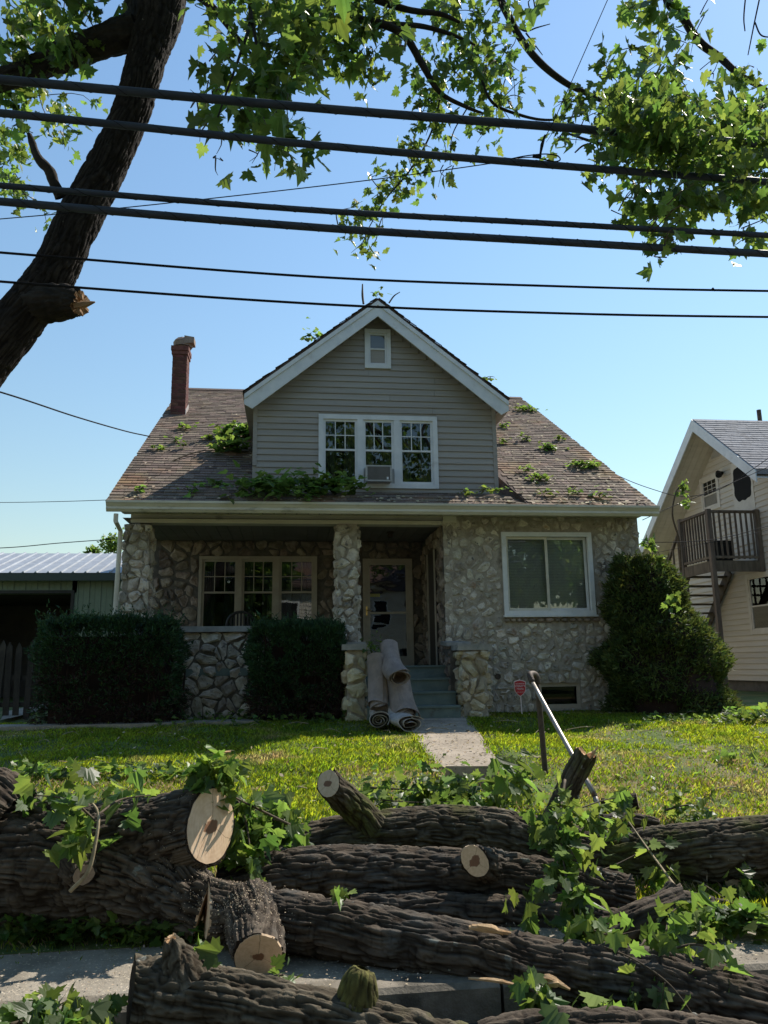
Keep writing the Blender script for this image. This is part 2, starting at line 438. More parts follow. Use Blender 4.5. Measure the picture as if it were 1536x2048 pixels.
M['cable'] = mat('hazed_cable_sheath', (.030, .038, .056), (.050, .060, .085), 30, .6, .4, 60, stretch=(.15, 1, 1))  # bluish tint puts sky reflection and haze into the sheath colour
M['wire'] = mat('thin_wire', (.012, .012, .014), (.022, .022, .026), 20, .85, spec=.1)
M['red'] = mat('red_sign', (.40, .018, .03), (.46, .03, .04), 6, .4)
M['pale'] = mat('pale_print', (.75, .62, .62))
M['ltgrey'] = mat('ac_plastic', (.36, .35, .33), (.43, .42, .40), 6, .55, .1, 40)
M['grille'] = mat('ac_grille', (.16, .155, .15), (.2, .19, .185), 5, .6)
M['bark'] = bark_mat('maple_bark', (.026, .019, .014), (.140, .112, .086), (.095, .088, .078), (.21, .21, .185))
M['bark_moss'] = bark_mat('mossy_bark', (.030, .022, .014), (.150, .126, .092), (.10, .105, .035), (.30, .30, .26))
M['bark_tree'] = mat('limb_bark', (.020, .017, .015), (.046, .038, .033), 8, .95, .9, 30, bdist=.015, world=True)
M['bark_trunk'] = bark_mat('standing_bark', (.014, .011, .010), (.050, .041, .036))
M['twig'] = mat('twig_bark', (.06, .045, .03), (.12, .09, .06), 30, .85)
M['twig_pale'] = mat('pale_twig', (.22, .17, .10), (.32, .26, .16), 20, .8, .2, 60)
M['cut'] = wood_cut_mat('fresh_cut_wood', (.76, .56, .38), (.60, .41, .26), (.22, .11, .06), .22)
M['cut_pale'] = wood_cut_mat('pale_cut_wood', (.66, .51, .36), (.53, .39, .26), (.20, .11, .07), .30)
M['cut_old'] = wood_cut_mat('grey_cut_wood', (.36, .27, .20), (.26, .19, .14), (.14, .09, .06), .3)
M['split'] = mat('split_wood', (.42, .24, .12), (.58, .40, .23), 12, .9, .6, 40, stretch=(1, 1, 3))
M['leaf'] = mat('maple_leaf', (.052, .098, .024), (.100, .155, .036), 3, .42, .15, 25, rand=.45, transl=.55, spec=.45, world=True)
M['leaf_t'] = mat('maple_leaf_far', (.052, .098, .024), (.100, .155, .036), 3, .42, 0, tint=.5, transl=.55, spec=.45, world=True)
M['leaf_under'] = mat('wilted_leaf', (.06, .11, .035), (.12, .17, .07), 3, .6, 0, rand=.35, transl=.35, world=True)
M['yew'] = mat('yew_needles', (.018, .048, .018), (.036, .078, .028), 6, .6, tint=.5, transl=.2)
M['yewtwig'] = mat('bare_yew_twigs', (.030, .018, .014), (.055, .032, .024), 8, .9, tint=.4)
M['conifer'] = mat('conifer_foliage', (.040, .070, .018), (.080, .105, .028), 4, .7, tint=.55, transl=.25, c3=(.10, .075, .03), c3scale=1.4, c3lo=.6, c3hi=.75)
M['soil'] = mat('lawn_soil', (.055, .085, .020), (.09, .125, .030), 3, .95, .8, 30, c3=(.17, .14, .065), c3scale=1.3, c3lo=.5, c3hi=.68, c4=(.24, .20, .11), c4scale=24, c4lo=.62, c4hi=.72, world=True)
M['grass'] = mat('grass_blades', (.090, .155, .020), (.165, .215, .030), 1.6, .65, tint=.6, transl=.6, world=True, c3=(.24, .21, .09), c3scale=1.1, c3lo=.55, c3hi=.72)
M['straw'] = mat('dry_straw', (.28, .21, .10), (.40, .32, .18), 4, .8, tint=.4, transl=.25)
M['yellowsiding'] = mat('cream_clapboard', (.56, .51, .44), (.63, .58, .505), 3, .6, .1, 40, rand=.05, stretch=(1, .3, 5))
M['offwhite'] = mat('offwhite_trim', (.60, .56, .50), (.68, .64, .58), 4, .55)
M['deck'] = mat('weathered_wood', (.095, .075, .058), (.17, .14, .11), 8, .85, .4, 40, stretch=(1, 1, .2), rand=.2)
M['greensiding'] = mat('green_metal_siding', (.16, .20, .14), (.19, .23, .165), 4, .55, rand=.05)
M['tin'] = mat('galvanised_roof', (.27, .29, .32), (.34, .36, .39), 3, .5, metal=.2, rand=.05)
M['picket'] = mat('grey_picket', (.035, .029, .024), (.062, .052, .042), 7, .9, .3, 30, rand=.2)
M['rubble'] = mat('foundation_block', (.09, .085, .08), (.14, .13, .12), 5, .9, .5, 30)
M['dust'] = mat('sawdust_chips', (.30, .235, .165), (.44, .35, .25), 30, .9, tint=.4)
M['bark_mossy'] = bark_mat('thick_moss_bark', (.04, .035, .015), (.16, .15, .05), (.15, .16, .04))
M['torn'] = mat('torn_wood', (.22, .125, .065), (.36, .23, .13), 12, .9, .6, 40, stretch=(1, 1, 3))
M['litter'] = mat('leaf_litter', (.22, .17, .09), (.42, .36, .24), 5, .8, tint=.5, transl=.2)
M['pot'] = mat('clay_flue', (.20, .14, .11), (.30, .23, .19), 8, .9, .4, 40)
M['flash'] = mat('lead_flashing', (.40, .36, .34), (.48, .45, .42), 6, .5, metal=.3)
# ================================================================== ground
def sheet(name, xs, ys, zf, m, smooth=True):
    X, Y = np.meshgrid(xs, ys)
    Z = zf(X, Y)
    V = np.stack([X.ravel(), Y.ravel(), Z.ravel()], 1)
    nx = len(xs); i = np.arange((len(ys) - 1) * (nx - 1)); r = i // (nx - 1); c = i % (nx - 1)
    Fc = np.stack([r * nx + c, r * nx + c + 1, (r + 1) * nx + c + 1, (r + 1) * nx + c], 1)
    return solo(name, (V, Fc), m, kind='structure', smooth=smooth)
def lawn_bump(X, Y):
    p = np.stack([X.ravel() * 1.3, Y.ravel() * 1.3, np.zeros(X.size)], 1)
    return ((vnoise(p, 3) - .5) * .10 + (vnoise(p * 3.1, 4) - .5) * .04).reshape(X.shape)
def lawn_z(X, Y):
    w = np.clip((Y - 4.6) / 1.0, 0, 1) * np.clip((12.0 - Y) / 1.0, 0.1, 1)
    return np.interp(Y, GY, GZ) + lawn_bump(X, Y) * w
# the path's slab sits in the lawn: keep the turf below it
PATH = [G(868, 1538), G(1003, 1538), G(932, 1436), G(800, 1436)]
def lawn_zz(X, Y):
    z = lawn_z(X, Y)
    a = PATH[0].x + (PATH[3].x - PATH[0].x) * (Y - PATH[0].y) / (PATH[3].y - PATH[0].y)
    b = PATH[1].x + (PATH[2].x - PATH[1].x) * (Y - PATH[1].y) / (PATH[2].y - PATH[1].y)
    on = (X > a - .05) & (X < b + .05) & (Y > PATH[0].y - .02) & (Y < 11.8)
    z = np.where(on, np.interp(Y, GY, GZ) - .10, z)
    st = (X > a - .02) & (X < b + .02) & (Y <= PATH[0].y - .02) & (Y > 7.0)
    return np.where(st, np.minimum(z, np.interp(Y, GY, GZ) - .16), z)
xs = np.concatenate([[-400, -150, -60, -30, -18], np.arange(-12, 14.01, .12), [18, 30, 60, 150, 500]])
ys = np.concatenate([np.arange(4.6, 13.01, .10), [14, 16, 20, 30, 60, 150, 600]])
sheet('lawn', xs, ys, lawn_zz, M['soil'])
sheet('sidewalk', np.concatenate([[-400], np.arange(-12, 12.1, 1), [400]]), np.array([3.975, 4.2, 4.4, 4.6]), lambda X, Y: X * 0 + .15, M['pave'])
sheet('street', np.array([-400, 0, 400.]), np.array([-9., 3.82]), lambda X, Y: X * 0, M['asphalt'])
sheet('far_lawn', np.array([-400, 0, 400.]), np.array([-400., -9.]), lambda X, Y: X * 0 + .06, M['soil'])
kerb = thing('kerb', '', '', (0, 3.82, 0)); del kerb['label'], kerb['category']; kerb['kind'] = 'structure'
kx = P(1006, 2010, 3.82).x
for i in range(-5, 6):
    mb = MB(); a = kx + i * 3.0 + .008; b = kx + (i + 1) * 3.0 - .008
    mb.prism([(a, 3.82, -.05), (a, 3.975, -.05), (a, 3.975, .158), (a, 3.85, .158), (a, 3.825, .138)], (b - a, 0, 0))
    part('kerb_stone', mb, M['kerb'], kerb)
# garden path: two cast slabs, a step down at the street end
path = thing('garden_path', '', '', PATH[0]); del path['label'], path['category']; path['kind'] = 'structure'
def path_pt(s, t, dz=0):
    a = PATH[0].lerp(PATH[3], t); b = PATH[1].lerp(PATH[2], t); p = a.lerp(b, s)
    return Vector((p.x, p.y, gz(p.y) + dz))
for t0, t1 in ((0, .50), (.508, .80), (.808, 1.0)):
    mb = MB()
    top = [path_pt(0, t0, .03), path_pt(1, t0, .03), path_pt(1, t1, .03), path_pt(0, t1, .03)]
    mb.prism([p - Vector((0, 0, .22)) for p in top], (0, 0, .22))
    part('slab', mb, M['concrete'], path)
mb = MB()
for k in range(1, 3):      # lower steps, mostly buried in leaves and logs
    a = path_pt(0, 0); b = path_pt(1, 0); y1 = a.y - .02 - .32 * (k - 1); y0 = y1 - .32
    mb.box(a.x - .05, b.x + .1, y0, y1, .1, a.z - .17 * k)
part('step', mb, M['kerb'], path)
# walkway strip along the house front and its bend at the left
w = G(160, 1455)
mb = MB()
V = []
for x in np.arange(-9, -.3, .5): V += [(x, w.y - .18, gz(w.y - .18) + .05), (x, w.y + .28, gz(w.y + .28) + .05), (x, w.y - .18, gz(w.y) - .1)]
n = len(V) // 3
solo('walkway', (V, [(3 * i, 3 * i + 3, 3 * i + 4, 3 * i + 1) for i in range(n - 1)] + [(3 * i, 3 * i + 2, 3 * i + 5, 3 * i + 3) for i in range(n - 1)]), M['pave'], kind='structure')
c = [G(0, 1448), G(35, 1440), G(75, 1428), G(112, 1416)]; d2 = [G(10, 1430), G(35, 1424), G(70, 1414), G(108, 1409)]
V = [p + Vector((0, 0, .06)) for p in c] + [p + Vector((0, 0, .06)) for p in d2]
solo('walkway_bend', (V, [(i, i + 1, 5 + i, 4 + i) for i in range(3)]), M['pave'], kind='structure')

# ================================================================== generic builders on a wall plane f(a, b, h)
def fbox(mb, f, a0, a1, b0, b1, h0, h1, tint=None):
    V = [f(a, b, h) for h in (h0, h1) for b in (b0, b1) for a in (a0, a1)]
    mb.add(V, [(0, 1, 3, 2), (4, 6, 7, 5), (0, 4, 5, 1), (1, 5, 7, 3), (3, 7, 6, 2), (2, 6, 4, 0)], tint)
def wall_sheet(f, a0, a1, b0, b1, holes=(), dep=.25):
    mb = MB()
    A = sorted({a0, a1, *[h[0] for h in holes], *[h[1] for h in holes]}); B = sorted({b0, b1, *[h[2] for h in holes], *[h[3] for h in holes]})
    for i in range(len(A) - 1):
        for j in range(len(B) - 1):
            ca, cb = (A[i] + A[i + 1]) / 2, (B[j] + B[j + 1]) / 2
            if any(h[0] < ca < h[1] and h[2] < cb < h[3] for h in holes): continue
            mb.quad(f(A[i], B[j], 0), f(A[i + 1], B[j], 0), f(A[i + 1], B[j + 1], 0), f(A[i], B[j + 1], 0))
    for h in holes:
        c = [(h[0], h[2]), (h[1], h[2]), (h[1], h[3]), (h[0], h[3])]
        for k in range(4):
            p, q = c[k], c[(k + 1) % 4]
            mb.quad(f(*p, 0), f(*q, 0), f(*q, -dep), f(*p, -dep))
    return mb
def clip(poly, n, c):
    out = []
    for i in range(len(poly)):
        p, q = poly[i], poly[(i + 1) % len(poly)]
        dp, dq = p[0] * n[0] + p[1] * n[1] - c, q[0] * n[0] + q[1] * n[1] - c
        if dp <= 0: out.append(p)
        if dp * dq < 0:
            t = dp / (dp - dq); out.append((p[0] + (q[0] - p[0]) * t, p[1] + (q[1] - p[1]) * t))
    return out
def stones(f, a0, a1, b0, b1, holes=(), sw=.24, sh=.19, gap=.02, hmax=.05, seed=1, var=.5, over=0.0):
    """rubble masonry: list of (V, F, centre) in world space"""
    r = np.random.default_rng(seed)
    pts = []
    b = b0 + sh * .4; row = 0
    while b < b1 + sh * .3:
        a = a0 - r.uniform(0, sw)
        while a < a1 + sw:
            wv = sw * r.uniform(1 - var, 1 + var)
            pts.append((a + wv / 2, b + r.uniform(-.45, .45) * sh)); a += wv
        b += sh * r.uniform(.8, 1.2)
    pts = [p_ for p_ in pts if r.random() > .08]; pts += [(p_[0] + r.normal(0, sw * .4), p_[1] + r.normal(0, sh * .4)) for p_ in pts if r.random() < .14]
    pts = np.array(pts)
    res = []
    for i, (x, y) in enumerate(pts):
        if x < a0 - over or x > a1 + over or y < b0 or y > b1: continue
        if any(h[0] - .02 < x < h[1] + .02 and h[2] - .02 < y < h[3] + .02 for h in holes): continue
        poly = [(x - sw * 2, y - sh * 2), (x + sw * 2, y - sh * 2), (x + sw * 2, y + sh * 2), (x - sw * 2, y + sh * 2)]
        dd = np.hypot(pts[:, 0] - x, (pts[:, 1] - y)); idx = np.argsort(dd)[1:22]
        for j in idx:
            nx, ny = pts[j] - (x, y); L = math.hypot(nx, ny)
            if L < 1e-5: continue
            nx /= L; ny /= L
            poly = clip(poly, (nx, ny), nx * x + ny * y + L / 2 - gap / 2 * r.uniform(.4, 1.8))
            if len(poly) < 3: break
        if len(poly) < 3: continue
        poly = clip(poly, (1, 0), a1); poly = clip(poly, (-1, 0), -a0); poly = clip(poly, (0, 1), b1); poly = clip(poly, (0, -1), -b0)
        for h in holes:
            if len(poly) < 3: break
            xs_ = [p[0] for p in poly]; ys_ = [p[1] for p in poly]
            if max(xs_) > h[0] and min(xs_) < h[1] and max(ys_) > h[2] and min(ys_) < h[3]:
                ds = [(h[0] - x, (1, 0), h[0] - .01), (x - h[1], (-1, 0), -h[1] - .01), (h[2] - y, (0, 1), h[2] - .01), (y - h[3], (0, -1), -h[3] - .01)]
                k = max(ds, key=lambda t: t[0]); poly = clip(poly, k[1], k[2])
        if len(poly) < 3: continue
        q = []
        for k in range(len(poly)):       # round the corners
            p0, p1 = poly[k], poly[(k + 1) % len(poly)]
            L = math.hypot(p1[0] - p0[0], p1[1] - p0[1])
            if L < .012: continue
            for t in (.16, .5, .84):
                q.append((p0[0] + (p1[0] - p0[0]) * t + r.normal(0, .0085), p0[1] + (p1[1] - p0[1]) * t + r.normal(0, .0085)))
        if len(q) < 5: continue
        if len(q) > 12: q = q[::2] if len(q) > 18 else q[:12] if False else [q[int(k * len(q) / 12)] for k in range(12)]
        n = len(q); cx = sum(p[0] for p in q) / n; cy = sum(p[1] for p in q) / n
        ar = abs(sum(q[k][0] * q[(k + 1) % n][1] - q[(k + 1) % n][0] * q[k][1] for k in range(n))) / 2
        if ar < .0022: continue
        h = hmax * r.uniform(.55, 1.25); tx, ty = r.normal(0, .10, 2)
        V = [f(p[0], p[1], -.02) for p in q] + [f(p[0], p[1], max(.002, h * .45 + r.normal(0, .004))) for p in q]
        V += [f(cx + (p[0] - cx) * .66 + r.normal(0, .005), cy + (p[1] - cy) * .66 + r.normal(0, .005), max(.004, h * .9 + (p[0] - cx) * tx + (p[1] - cy) * ty + r.normal(0, .006))) for p in q]
        V.append(f(cx + r.normal(0, .015), cy + r.normal(0, .015), h + r.normal(0, .004)))
        Fc = [(k, (k + 1) % n, n + (k + 1) % n, n + k) for k in range(n)] + [(n + k, n + (k + 1) % n, 2 * n + (k + 1) % n, 2 * n + k) for k in range(n)] + [(2 * n + k, 2 * n + (k + 1) % n, 3 * n) for k in range(n)]
        res.append((V, Fc, r.random()))
    return res
def lay_stones(lst, parent, m, single=True):
    if single:
        for V, Fc, t in lst: part('stone', (V, Fc), m, parent, tint=t)
    else:
        mb = MB()
        for V, Fc, t in lst: mb.add(V, Fc, t)
        part('stone', mb, m, parent, kind='stuff')

def window_unit(parent, f, a0, a1, b0, b1, h, mats, muntins=(3, 2), split=.5, fr=.05, curtain=True, glass='glass', muntin_mat=None, lower_only=False, mun_h=True):
    """one double-hung unit; h = plane of its outer sash"""
    mb = MB(); bm = b0 + (b1 - b0) * split
    fbox(mb, f, a0, a0 + fr, b0, b1, h - .05, h); fbox(mb, f, a1 - fr, a1, b0, b1, h - .05, h)
    fbox(mb, f, a0 + fr, a1 - fr, b1 - fr, b1, h - .05, h - .002); fbox(mb, f, a0 + fr, a1 - fr, b0, b0 + fr, h - .05, h - .002)
    fbox(mb, f, a0 + fr, a1 - fr, bm - fr * .4, bm + fr * .4, h - .05, h - .004)
    part('sash', mb, mats, parent)
    mb = MB(); fbox(mb, f, a0 + fr * .8, a1 - fr * .8, b0 + fr * .8, bm, h - .034, h - .030); part('pane', mb, M[glass], parent)
    mb = MB(); fbox(mb, f, a0 + fr * .8, a1 - fr * .8, bm, b1 - fr * .8, h - .024, h - .020); part('pane', mb, M[glass], parent)
    if muntins:
        mb = MB(); ca, cb = muntins; u0, u1, v0, v1 = a0 + fr, a1 - fr, bm + fr * .4, b1 - fr
        for k in range(1, ca): x = u0 + (u1 - u0) * k / ca; fbox(mb, f, x - .008, x + .008, v0, v1, h - .018, h - .010)
        for k in range(1, cb): y = v0 + (v1 - v0) * k / cb; fbox(mb, f, u0, u1, y - .008, y + .008, h - .019, h - .011)
        part('muntin', mb, muntin_mat or mats, parent)
    mb = MB(); d0 = h - .55
    c = [(a0, b0), (a1, b0), (a1, b1), (a0, b1)]
    for k in range(4):
        p, q = c[k], c[(k + 1) % 4]; mb.quad(f(*p, h - .05), f(*q, h - .05), f(*q, d0), f(*p, d0))
    mb.quad(f(*c[0], d0), f(*c[1], d0), f(*c[2], d0), f(*c[3], d0))
    part('room_recess', mb, M['room'], parent)
    if curtain:
        V = []; n = 26; w_ = (a1 - a0)
        L = []
        for s0, s1 in ((0, .36), (.62, 1)):
            for k in range(n):
                t = s0 + (s1 - s0) * k / (n - 1); hh = h - .16 + .025 * math.sin(k * 1.7) + .01 * math.sin(k * .9 + s0 * 5)
                V += [f(a0 + w_ * t, b0 + .02, hh), f(a0 + w_ * t, b1 - .02, hh)]
            o = len(V) - 2 * n
            L += [(o + 2 * k, o + 2 * k + 2, o + 2 * k + 3, o + 2 * k + 1) for k in range(n - 1)]
        part('curtain', (V, L), M['curtain'], parent)

# ================================================================== the stone house
Yf, Yb = 12.9, 15.05
HX0, HX1 = -2.757, 6.144
RX = 2.605                        # return wall beside the door
FL = 1.60                         # porch floor
GR = 0.78                         # ground at the house
EY, EZ, RS = 12.35, 4.237, 0.6288  # eave edge and slope of the main roof
RY, RZ = 19.57, 8.777
EX0, EX1 = -2.90, 6.25
house = thing('stone_house', 'stone cottage with brown shingle roof, grey-sided front gable and dark porch', 'house', (1.7, 12.9, GR))
def roof_at(px, py):
    d = ray(px, py); d = d / d.y
    Y = (EZ - RS * EY - EYE) / (d.z - RS)
    return Vector((d.x * Y, Y, EYE + d.z * Y))
def front(Y):
    return lambda a, b, h: Vector((a, Y - h, b))
SOFF = P(1000, 1034, Yf).z
# --- right front wall
ff = front(Yf)
bw = (P(1005, 1150, Yf).x, P(1186, 1150, Yf).x, P(1095, 1230, Yf).z, P(1095, 1065, Yf).z)      # big window
gw = (P(1078, 1390, Yf).x, P(1162, 1390, Yf).x, P(1115, 1416, Yf).z, P(1115, 1366, Yf).z)      # basement window
vp = P(995, 1353, Yf)
wall = part('front_wall', wall_sheet(ff, RX, HX1, GR - .3, SOFF, [bw, gw], .3), M['mortar'], house)
lst = stones(ff, RX, HX1 + .02, GR - .05, SOFF, [(bw[0] - .03, bw[1] + .03, bw[2] - .13, bw[3] + .03), gw], .185, .150, .034, .024, 11, .75)
lay_stones(lst, wall, M['stone'])
r = np.random.default_rng(12); x = bw[0] - .02          # row of small rounded stones bedded under the window
while x < bw[1]:
    w_ = r.uniform(.10, .17); g_ = stones(ff, x, x + w_, bw[2] - .125, bw[2] - .045, [], w_ * 3, .3, .0, .06, int(x * 1000) % 9999)
    q = [(x + w_ / 2 + (w_ / 2 - .008) * math.cos(a) * (1 + r.normal(0, .04)), bw[2] - .085 + .038 * math.sin(a)) for a in np.linspace(0, 6.283, 11)[:-1]]
    V = [ff(p[0], p[1], -.02) for p in q] + [ff(p[0], p[1], .03) for p in q] + [ff(x + w_ / 2 + (p[0] - x - w_ / 2) * .6, bw[2] - .085 + (p[1] - bw[2] + .085) * .6, .055) for p in q] + [ff(x + w_ / 2, bw[2] - .085, .06)]
    n = 10; part('stone', (V, [(k, (k + 1) % n, n + (k + 1) % n, n + k) for k in range(n)] + [(n + k, n + (k + 1) % n, 2 * n + (k + 1) % n, 2 * n + k) for k in range(n)] + [(2 * n + k, 2 * n + (k + 1) % n, 3 * n) for k in range(n)]), M['stone_brown'], wall, tint=r.random()); x += w_
mb = MB(); mb.tube([(vp.x, Yf - .03, vp.z), (vp.x, Yf - .012, vp.z)], .05, 14); part('vent_rim', mb, M['rust'], wall)
# side wall right (seen at a glancing angle) and left, back walls: closed body
mb = MB()
mb.quad((HX1, Yf, GR - .3), (HX1, 26.5, GR - .3), (HX1, 26.5, SOFF), (HX1, Yf, SOFF)); mb.add([(HX1, Yf, SOFF), (HX1, 26.5, SOFF), (HX1, RY, RZ - .15)], [(0, 1, 2)])
mb.quad((HX0 + .15, Yb, GR - .3), (HX0 + .15, 26.5, GR - .3), (HX0 + .15, 26.5, SOFF), (HX0 + .15, Yb, SOFF)); mb.add([(HX0 + .15, Yf, SOFF), (HX0 + .15, 26.5, SOFF), (HX0 + .15, RY, RZ - .15)], [(0, 1, 2)])
mb.quad((HX0 + .15, 26.5, GR - .3), (HX1, 26.5, GR - .3), (HX1, 26.5, SOFF), (HX0 + .15, 26.5, SOFF))
part('side_wall', mb, M['mortar'], house)
# big sliding window
def casing(name, f, h, w_, m, hh=.03, sill=False):
    mb = MB(); a0, a1, b0, b1 = h
    fbox(mb, f, a0 - .0, a0 + w_, b0, b1, -.03, hh); fbox(mb, f, a1 - w_, a1, b0, b1, -.03, hh)
    fbox(mb, f, a0 + w_, a1 - w_, b1 - w_, b1, -.03, hh - .003); fbox(mb, f, a0 + w_, a1 - w_, b0, b0 + w_, -.03, hh - .003)
    if sill: fbox(mb, f, a0 - .02, a1 + .02, b0 - .035, b0 - .002, -.03, hh + .04)
    return part(name, mb, m, house)
win = casing('window', ff, bw, .075, M['white'], .04, True)
a0, a1, b0, b1 = bw[0] + .075, bw[1] - .075, bw[2] + .075, bw[3] - .075
am = a0 + (a1 - a0) * .5
for (u0, u1, hh) in ((a0, am + .02, -.02), (am - .02, a1, -.055)):
    mb = MB(); fr = .045
    fbox(mb, ff, u0, u0 + fr, b0, b1, hh - .03, hh); fbox(mb, ff, u1 - fr, u1, b0, b1, hh - .03, hh)
    fbox(mb, ff, u0 + fr, u1 - fr, b0, b0 + fr, hh - .03, hh - .002); fbox(mb, ff, u0 + fr, u1 - fr, b1 - fr, b1, hh - .03, hh - .002)
    part('sash', mb, M['cream'] if u0 == a0 else M['white'], win)
    mb = MB(); fbox(mb, ff, u0 + fr * .7, u1 - fr * .7, b0 + fr * .7, b1 - fr * .7, hh - .018, hh - .014); part('pane', mb, M['glass_clear'], win)
mb = MB()
nz = int((b1 - b0) / .027)
for k in range(nz):
    z = b0 + .02 + k * .027
    mb.add([ff(a0 + .03, z, -.125), ff(a1 - .03, z, -.125), ff(a1 - .03, z + .0255, -.134), ff(a0 + .03, z + .0255, -.134)], [(0, 1, 2, 3)])
part('blind', mb, M['blind'], win, kind='stuff')
mb = MB(); c = [(a0, b0), (a1, b0), (a1, b1), (a0, b1)]
for k in range(4): p, q = c[k], c[(k + 1) % 4]; mb.quad(ff(*p, -.08), ff(*q, -.08), ff(*q, -.6), ff(*p, -.6))
mb.quad(*[ff(*p, -.6) for p in c]); part('room_recess', mb, M['room'], win)
# basement window
win = casing('basement_window', ff, gw, .06, M['tan'], -.05)
mb = MB(); fbox(mb, ff, gw[0] + .05, gw[1] - .05, gw[2] + .05, gw[3] - .05, -.09, -.086); part('pane', mb, M['glass_dim'], win)
mb = MB(); c = [(gw[0], gw[2]), (gw[1], gw[2]), (gw[1], gw[3]), (gw[0], gw[3])]
for k in range(4): p, q = c[k], c[(k + 1) % 4]; mb.quad(ff(*p, -.1), ff(*q, -.1), ff(*q, -.5), ff(*p, -.5))
mb.quad(*[ff(*p, -.5) for p in c]); part('room_recess', mb, M['dark'], win)
# --- return wall beside the door (faces left)
fr_ = lambda a, b, h: Vector((RX - h, a, b))
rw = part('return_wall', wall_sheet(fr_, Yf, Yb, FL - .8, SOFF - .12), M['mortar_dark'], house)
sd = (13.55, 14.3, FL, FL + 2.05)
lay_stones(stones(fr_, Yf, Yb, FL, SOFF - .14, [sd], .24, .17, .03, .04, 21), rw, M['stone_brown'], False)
dr = MB(); fbox(dr, fr_, sd[0], sd[1], sd[2], sd[3], .0, .03); sdoor = part('side_door', dr, mat('dark_brown_paint', (.035, .028, .024), (.05, .04, .035), 5, .5), house)
mb = MB()
for u in (sd[0], sd[1] - .05): fbox(mb, fr_, u, u + .05, sd[2], sd[3], .031, .055)
part('door_frame', mb, M['tan'], sdoor)
# --- porch back wall
fb = front(Yb)
pw = (P(397, 1180, Yb).x, P(634, 1180, Yb).x, P(515, 1254, Yb).z - .12, P(515, 1113, Yb).z)
dw = (P(726, 1200, Yb).x, P(825, 1200, Yb).x, FL, P(776, 1118, Yb).z)
CE = P(600, 1085, Yb).z + .02
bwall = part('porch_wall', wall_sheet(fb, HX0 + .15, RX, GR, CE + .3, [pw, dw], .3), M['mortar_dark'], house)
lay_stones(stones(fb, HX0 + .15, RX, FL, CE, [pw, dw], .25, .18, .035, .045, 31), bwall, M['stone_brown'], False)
win = casing('porch_window', fb, pw, .06, M['tan'], .05)
n = 3; ia0, ia1 = pw[0] + .06, pw[1] - .06; iw = (ia1 - ia0)
mb = MB()
for k in (1, 2): x = ia0 + iw * k / 3; fbox(mb, fb, x - .045, x + .045, pw[2] + .06, pw[3] - .06, -.03, .045)
part('mullion', mb, M['tan'], win)
for k in range(3):
    x0 = ia0 + iw * k / 3 + (.045 if k else 0); x1 = ia0 + iw * (k + 1) / 3 - (.045 if k < 2 else 0)
    window_unit(win, fb, x0, x1, pw[2] + .06, pw[3] - .06, .02, M['tan'], (3, 2), .53, .045, True)
# storm door
door = casing('storm_door', fb, dw, .05, M['tan'], .05)
a0, a1, b0, b1 = dw[0] + .05, dw[1] - .05, dw[2] + .02, dw[3] - .05
mb = MB(); s = .085
fbox(mb, fb, a0, a0 + s, b0, b1, 0, .038); fbox(mb, fb, a1 - s, a1, b0, b1, 0, .038)
fbox(mb, fb, a0 + s, a1 - s, b1 - .07, b1, 0, .036); fbox(mb, fb, a0 + s, a1 - s, b0, b0 + .16, 0, .036)
bm = P(776, 1226, Yb).z
fbox(mb, fb, a0 + s, a1 - s, bm - .02, bm + .02, 0, .034)
part('door_stile', mb, M['tan'], door)
for q0, q1 in ((b0 + .16, bm - .02), (bm + .02, b1 - .07)):
    mb = MB(); fbox(mb, fb, a0 + s - .01, a1 - s + .01, q0 - .005, q1 + .005, .012, .018); part('pane', mb, M['film'], door)
mb = MB(); fbox(mb, fb, a0 + .02, a1 - .02, b0, b1, -.12, -.08); part('inner_door', mb, M['room'], door)
mb = MB(); hz = P(733, 1222, Yb).z; hx = P(733, 1222, Yb).x
fbox(mb, fb, hx - .015, hx + .015, hz - .09, hz + .09, .038, .048); mb.tube([fb(hx, hz + .01, .05), fb(hx, hz + .01, .085), fb(hx + .09, hz + .005, .09)], .009, 8)
part('handle', mb, M['brass'], door)
sg = P(749, 1191, Yb)
mb = MB(); fbox(mb, fb, sg.x - .105, sg.x + .105, sg.z - .028, sg.z + .028, .02, .024); pl = part('plaque', mb, mat('yellow_plaque', (.42, .40, .12), (.46, .43, .15), 8, .5), door)
mb = MB(); fbox(mb, fb, sg.x - .092, sg.x + .092, sg.z - .018, sg.z + .018, .0245, .026)
pl2 = part('plaque_border', mb, M['black'], door)
mb = MB(); fbox(mb, fb, sg.x - .086, sg.x + .086, sg.z - .013, sg.z + .013, .0265, .028)
part('plaque_face', mb, M['pale'] if False else mat('plaque_face_yellow', (.50, .47, .16), None, rough=.5), door)
mb = MB()      # small unreadable lettering on the plaque
x = sg.x - .075
while x < sg.x + .07:
    wv = random.uniform(.006, .011); fbox(mb, fb, x, x + .004, sg.z - .007, sg.z + .007, .0285, .030)
    if random.random() < .6: fbox(mb, fb, x + .0045, x + wv, sg.z + .004, sg.z + .007, .0285, .030)
    if random.random() < .6: fbox(mb, fb, x + .0045, x + wv, sg.z - .007, sg.z - .004, .0285, .030)
    x += wv + .004
part('lettering', mb, M['black'], door)
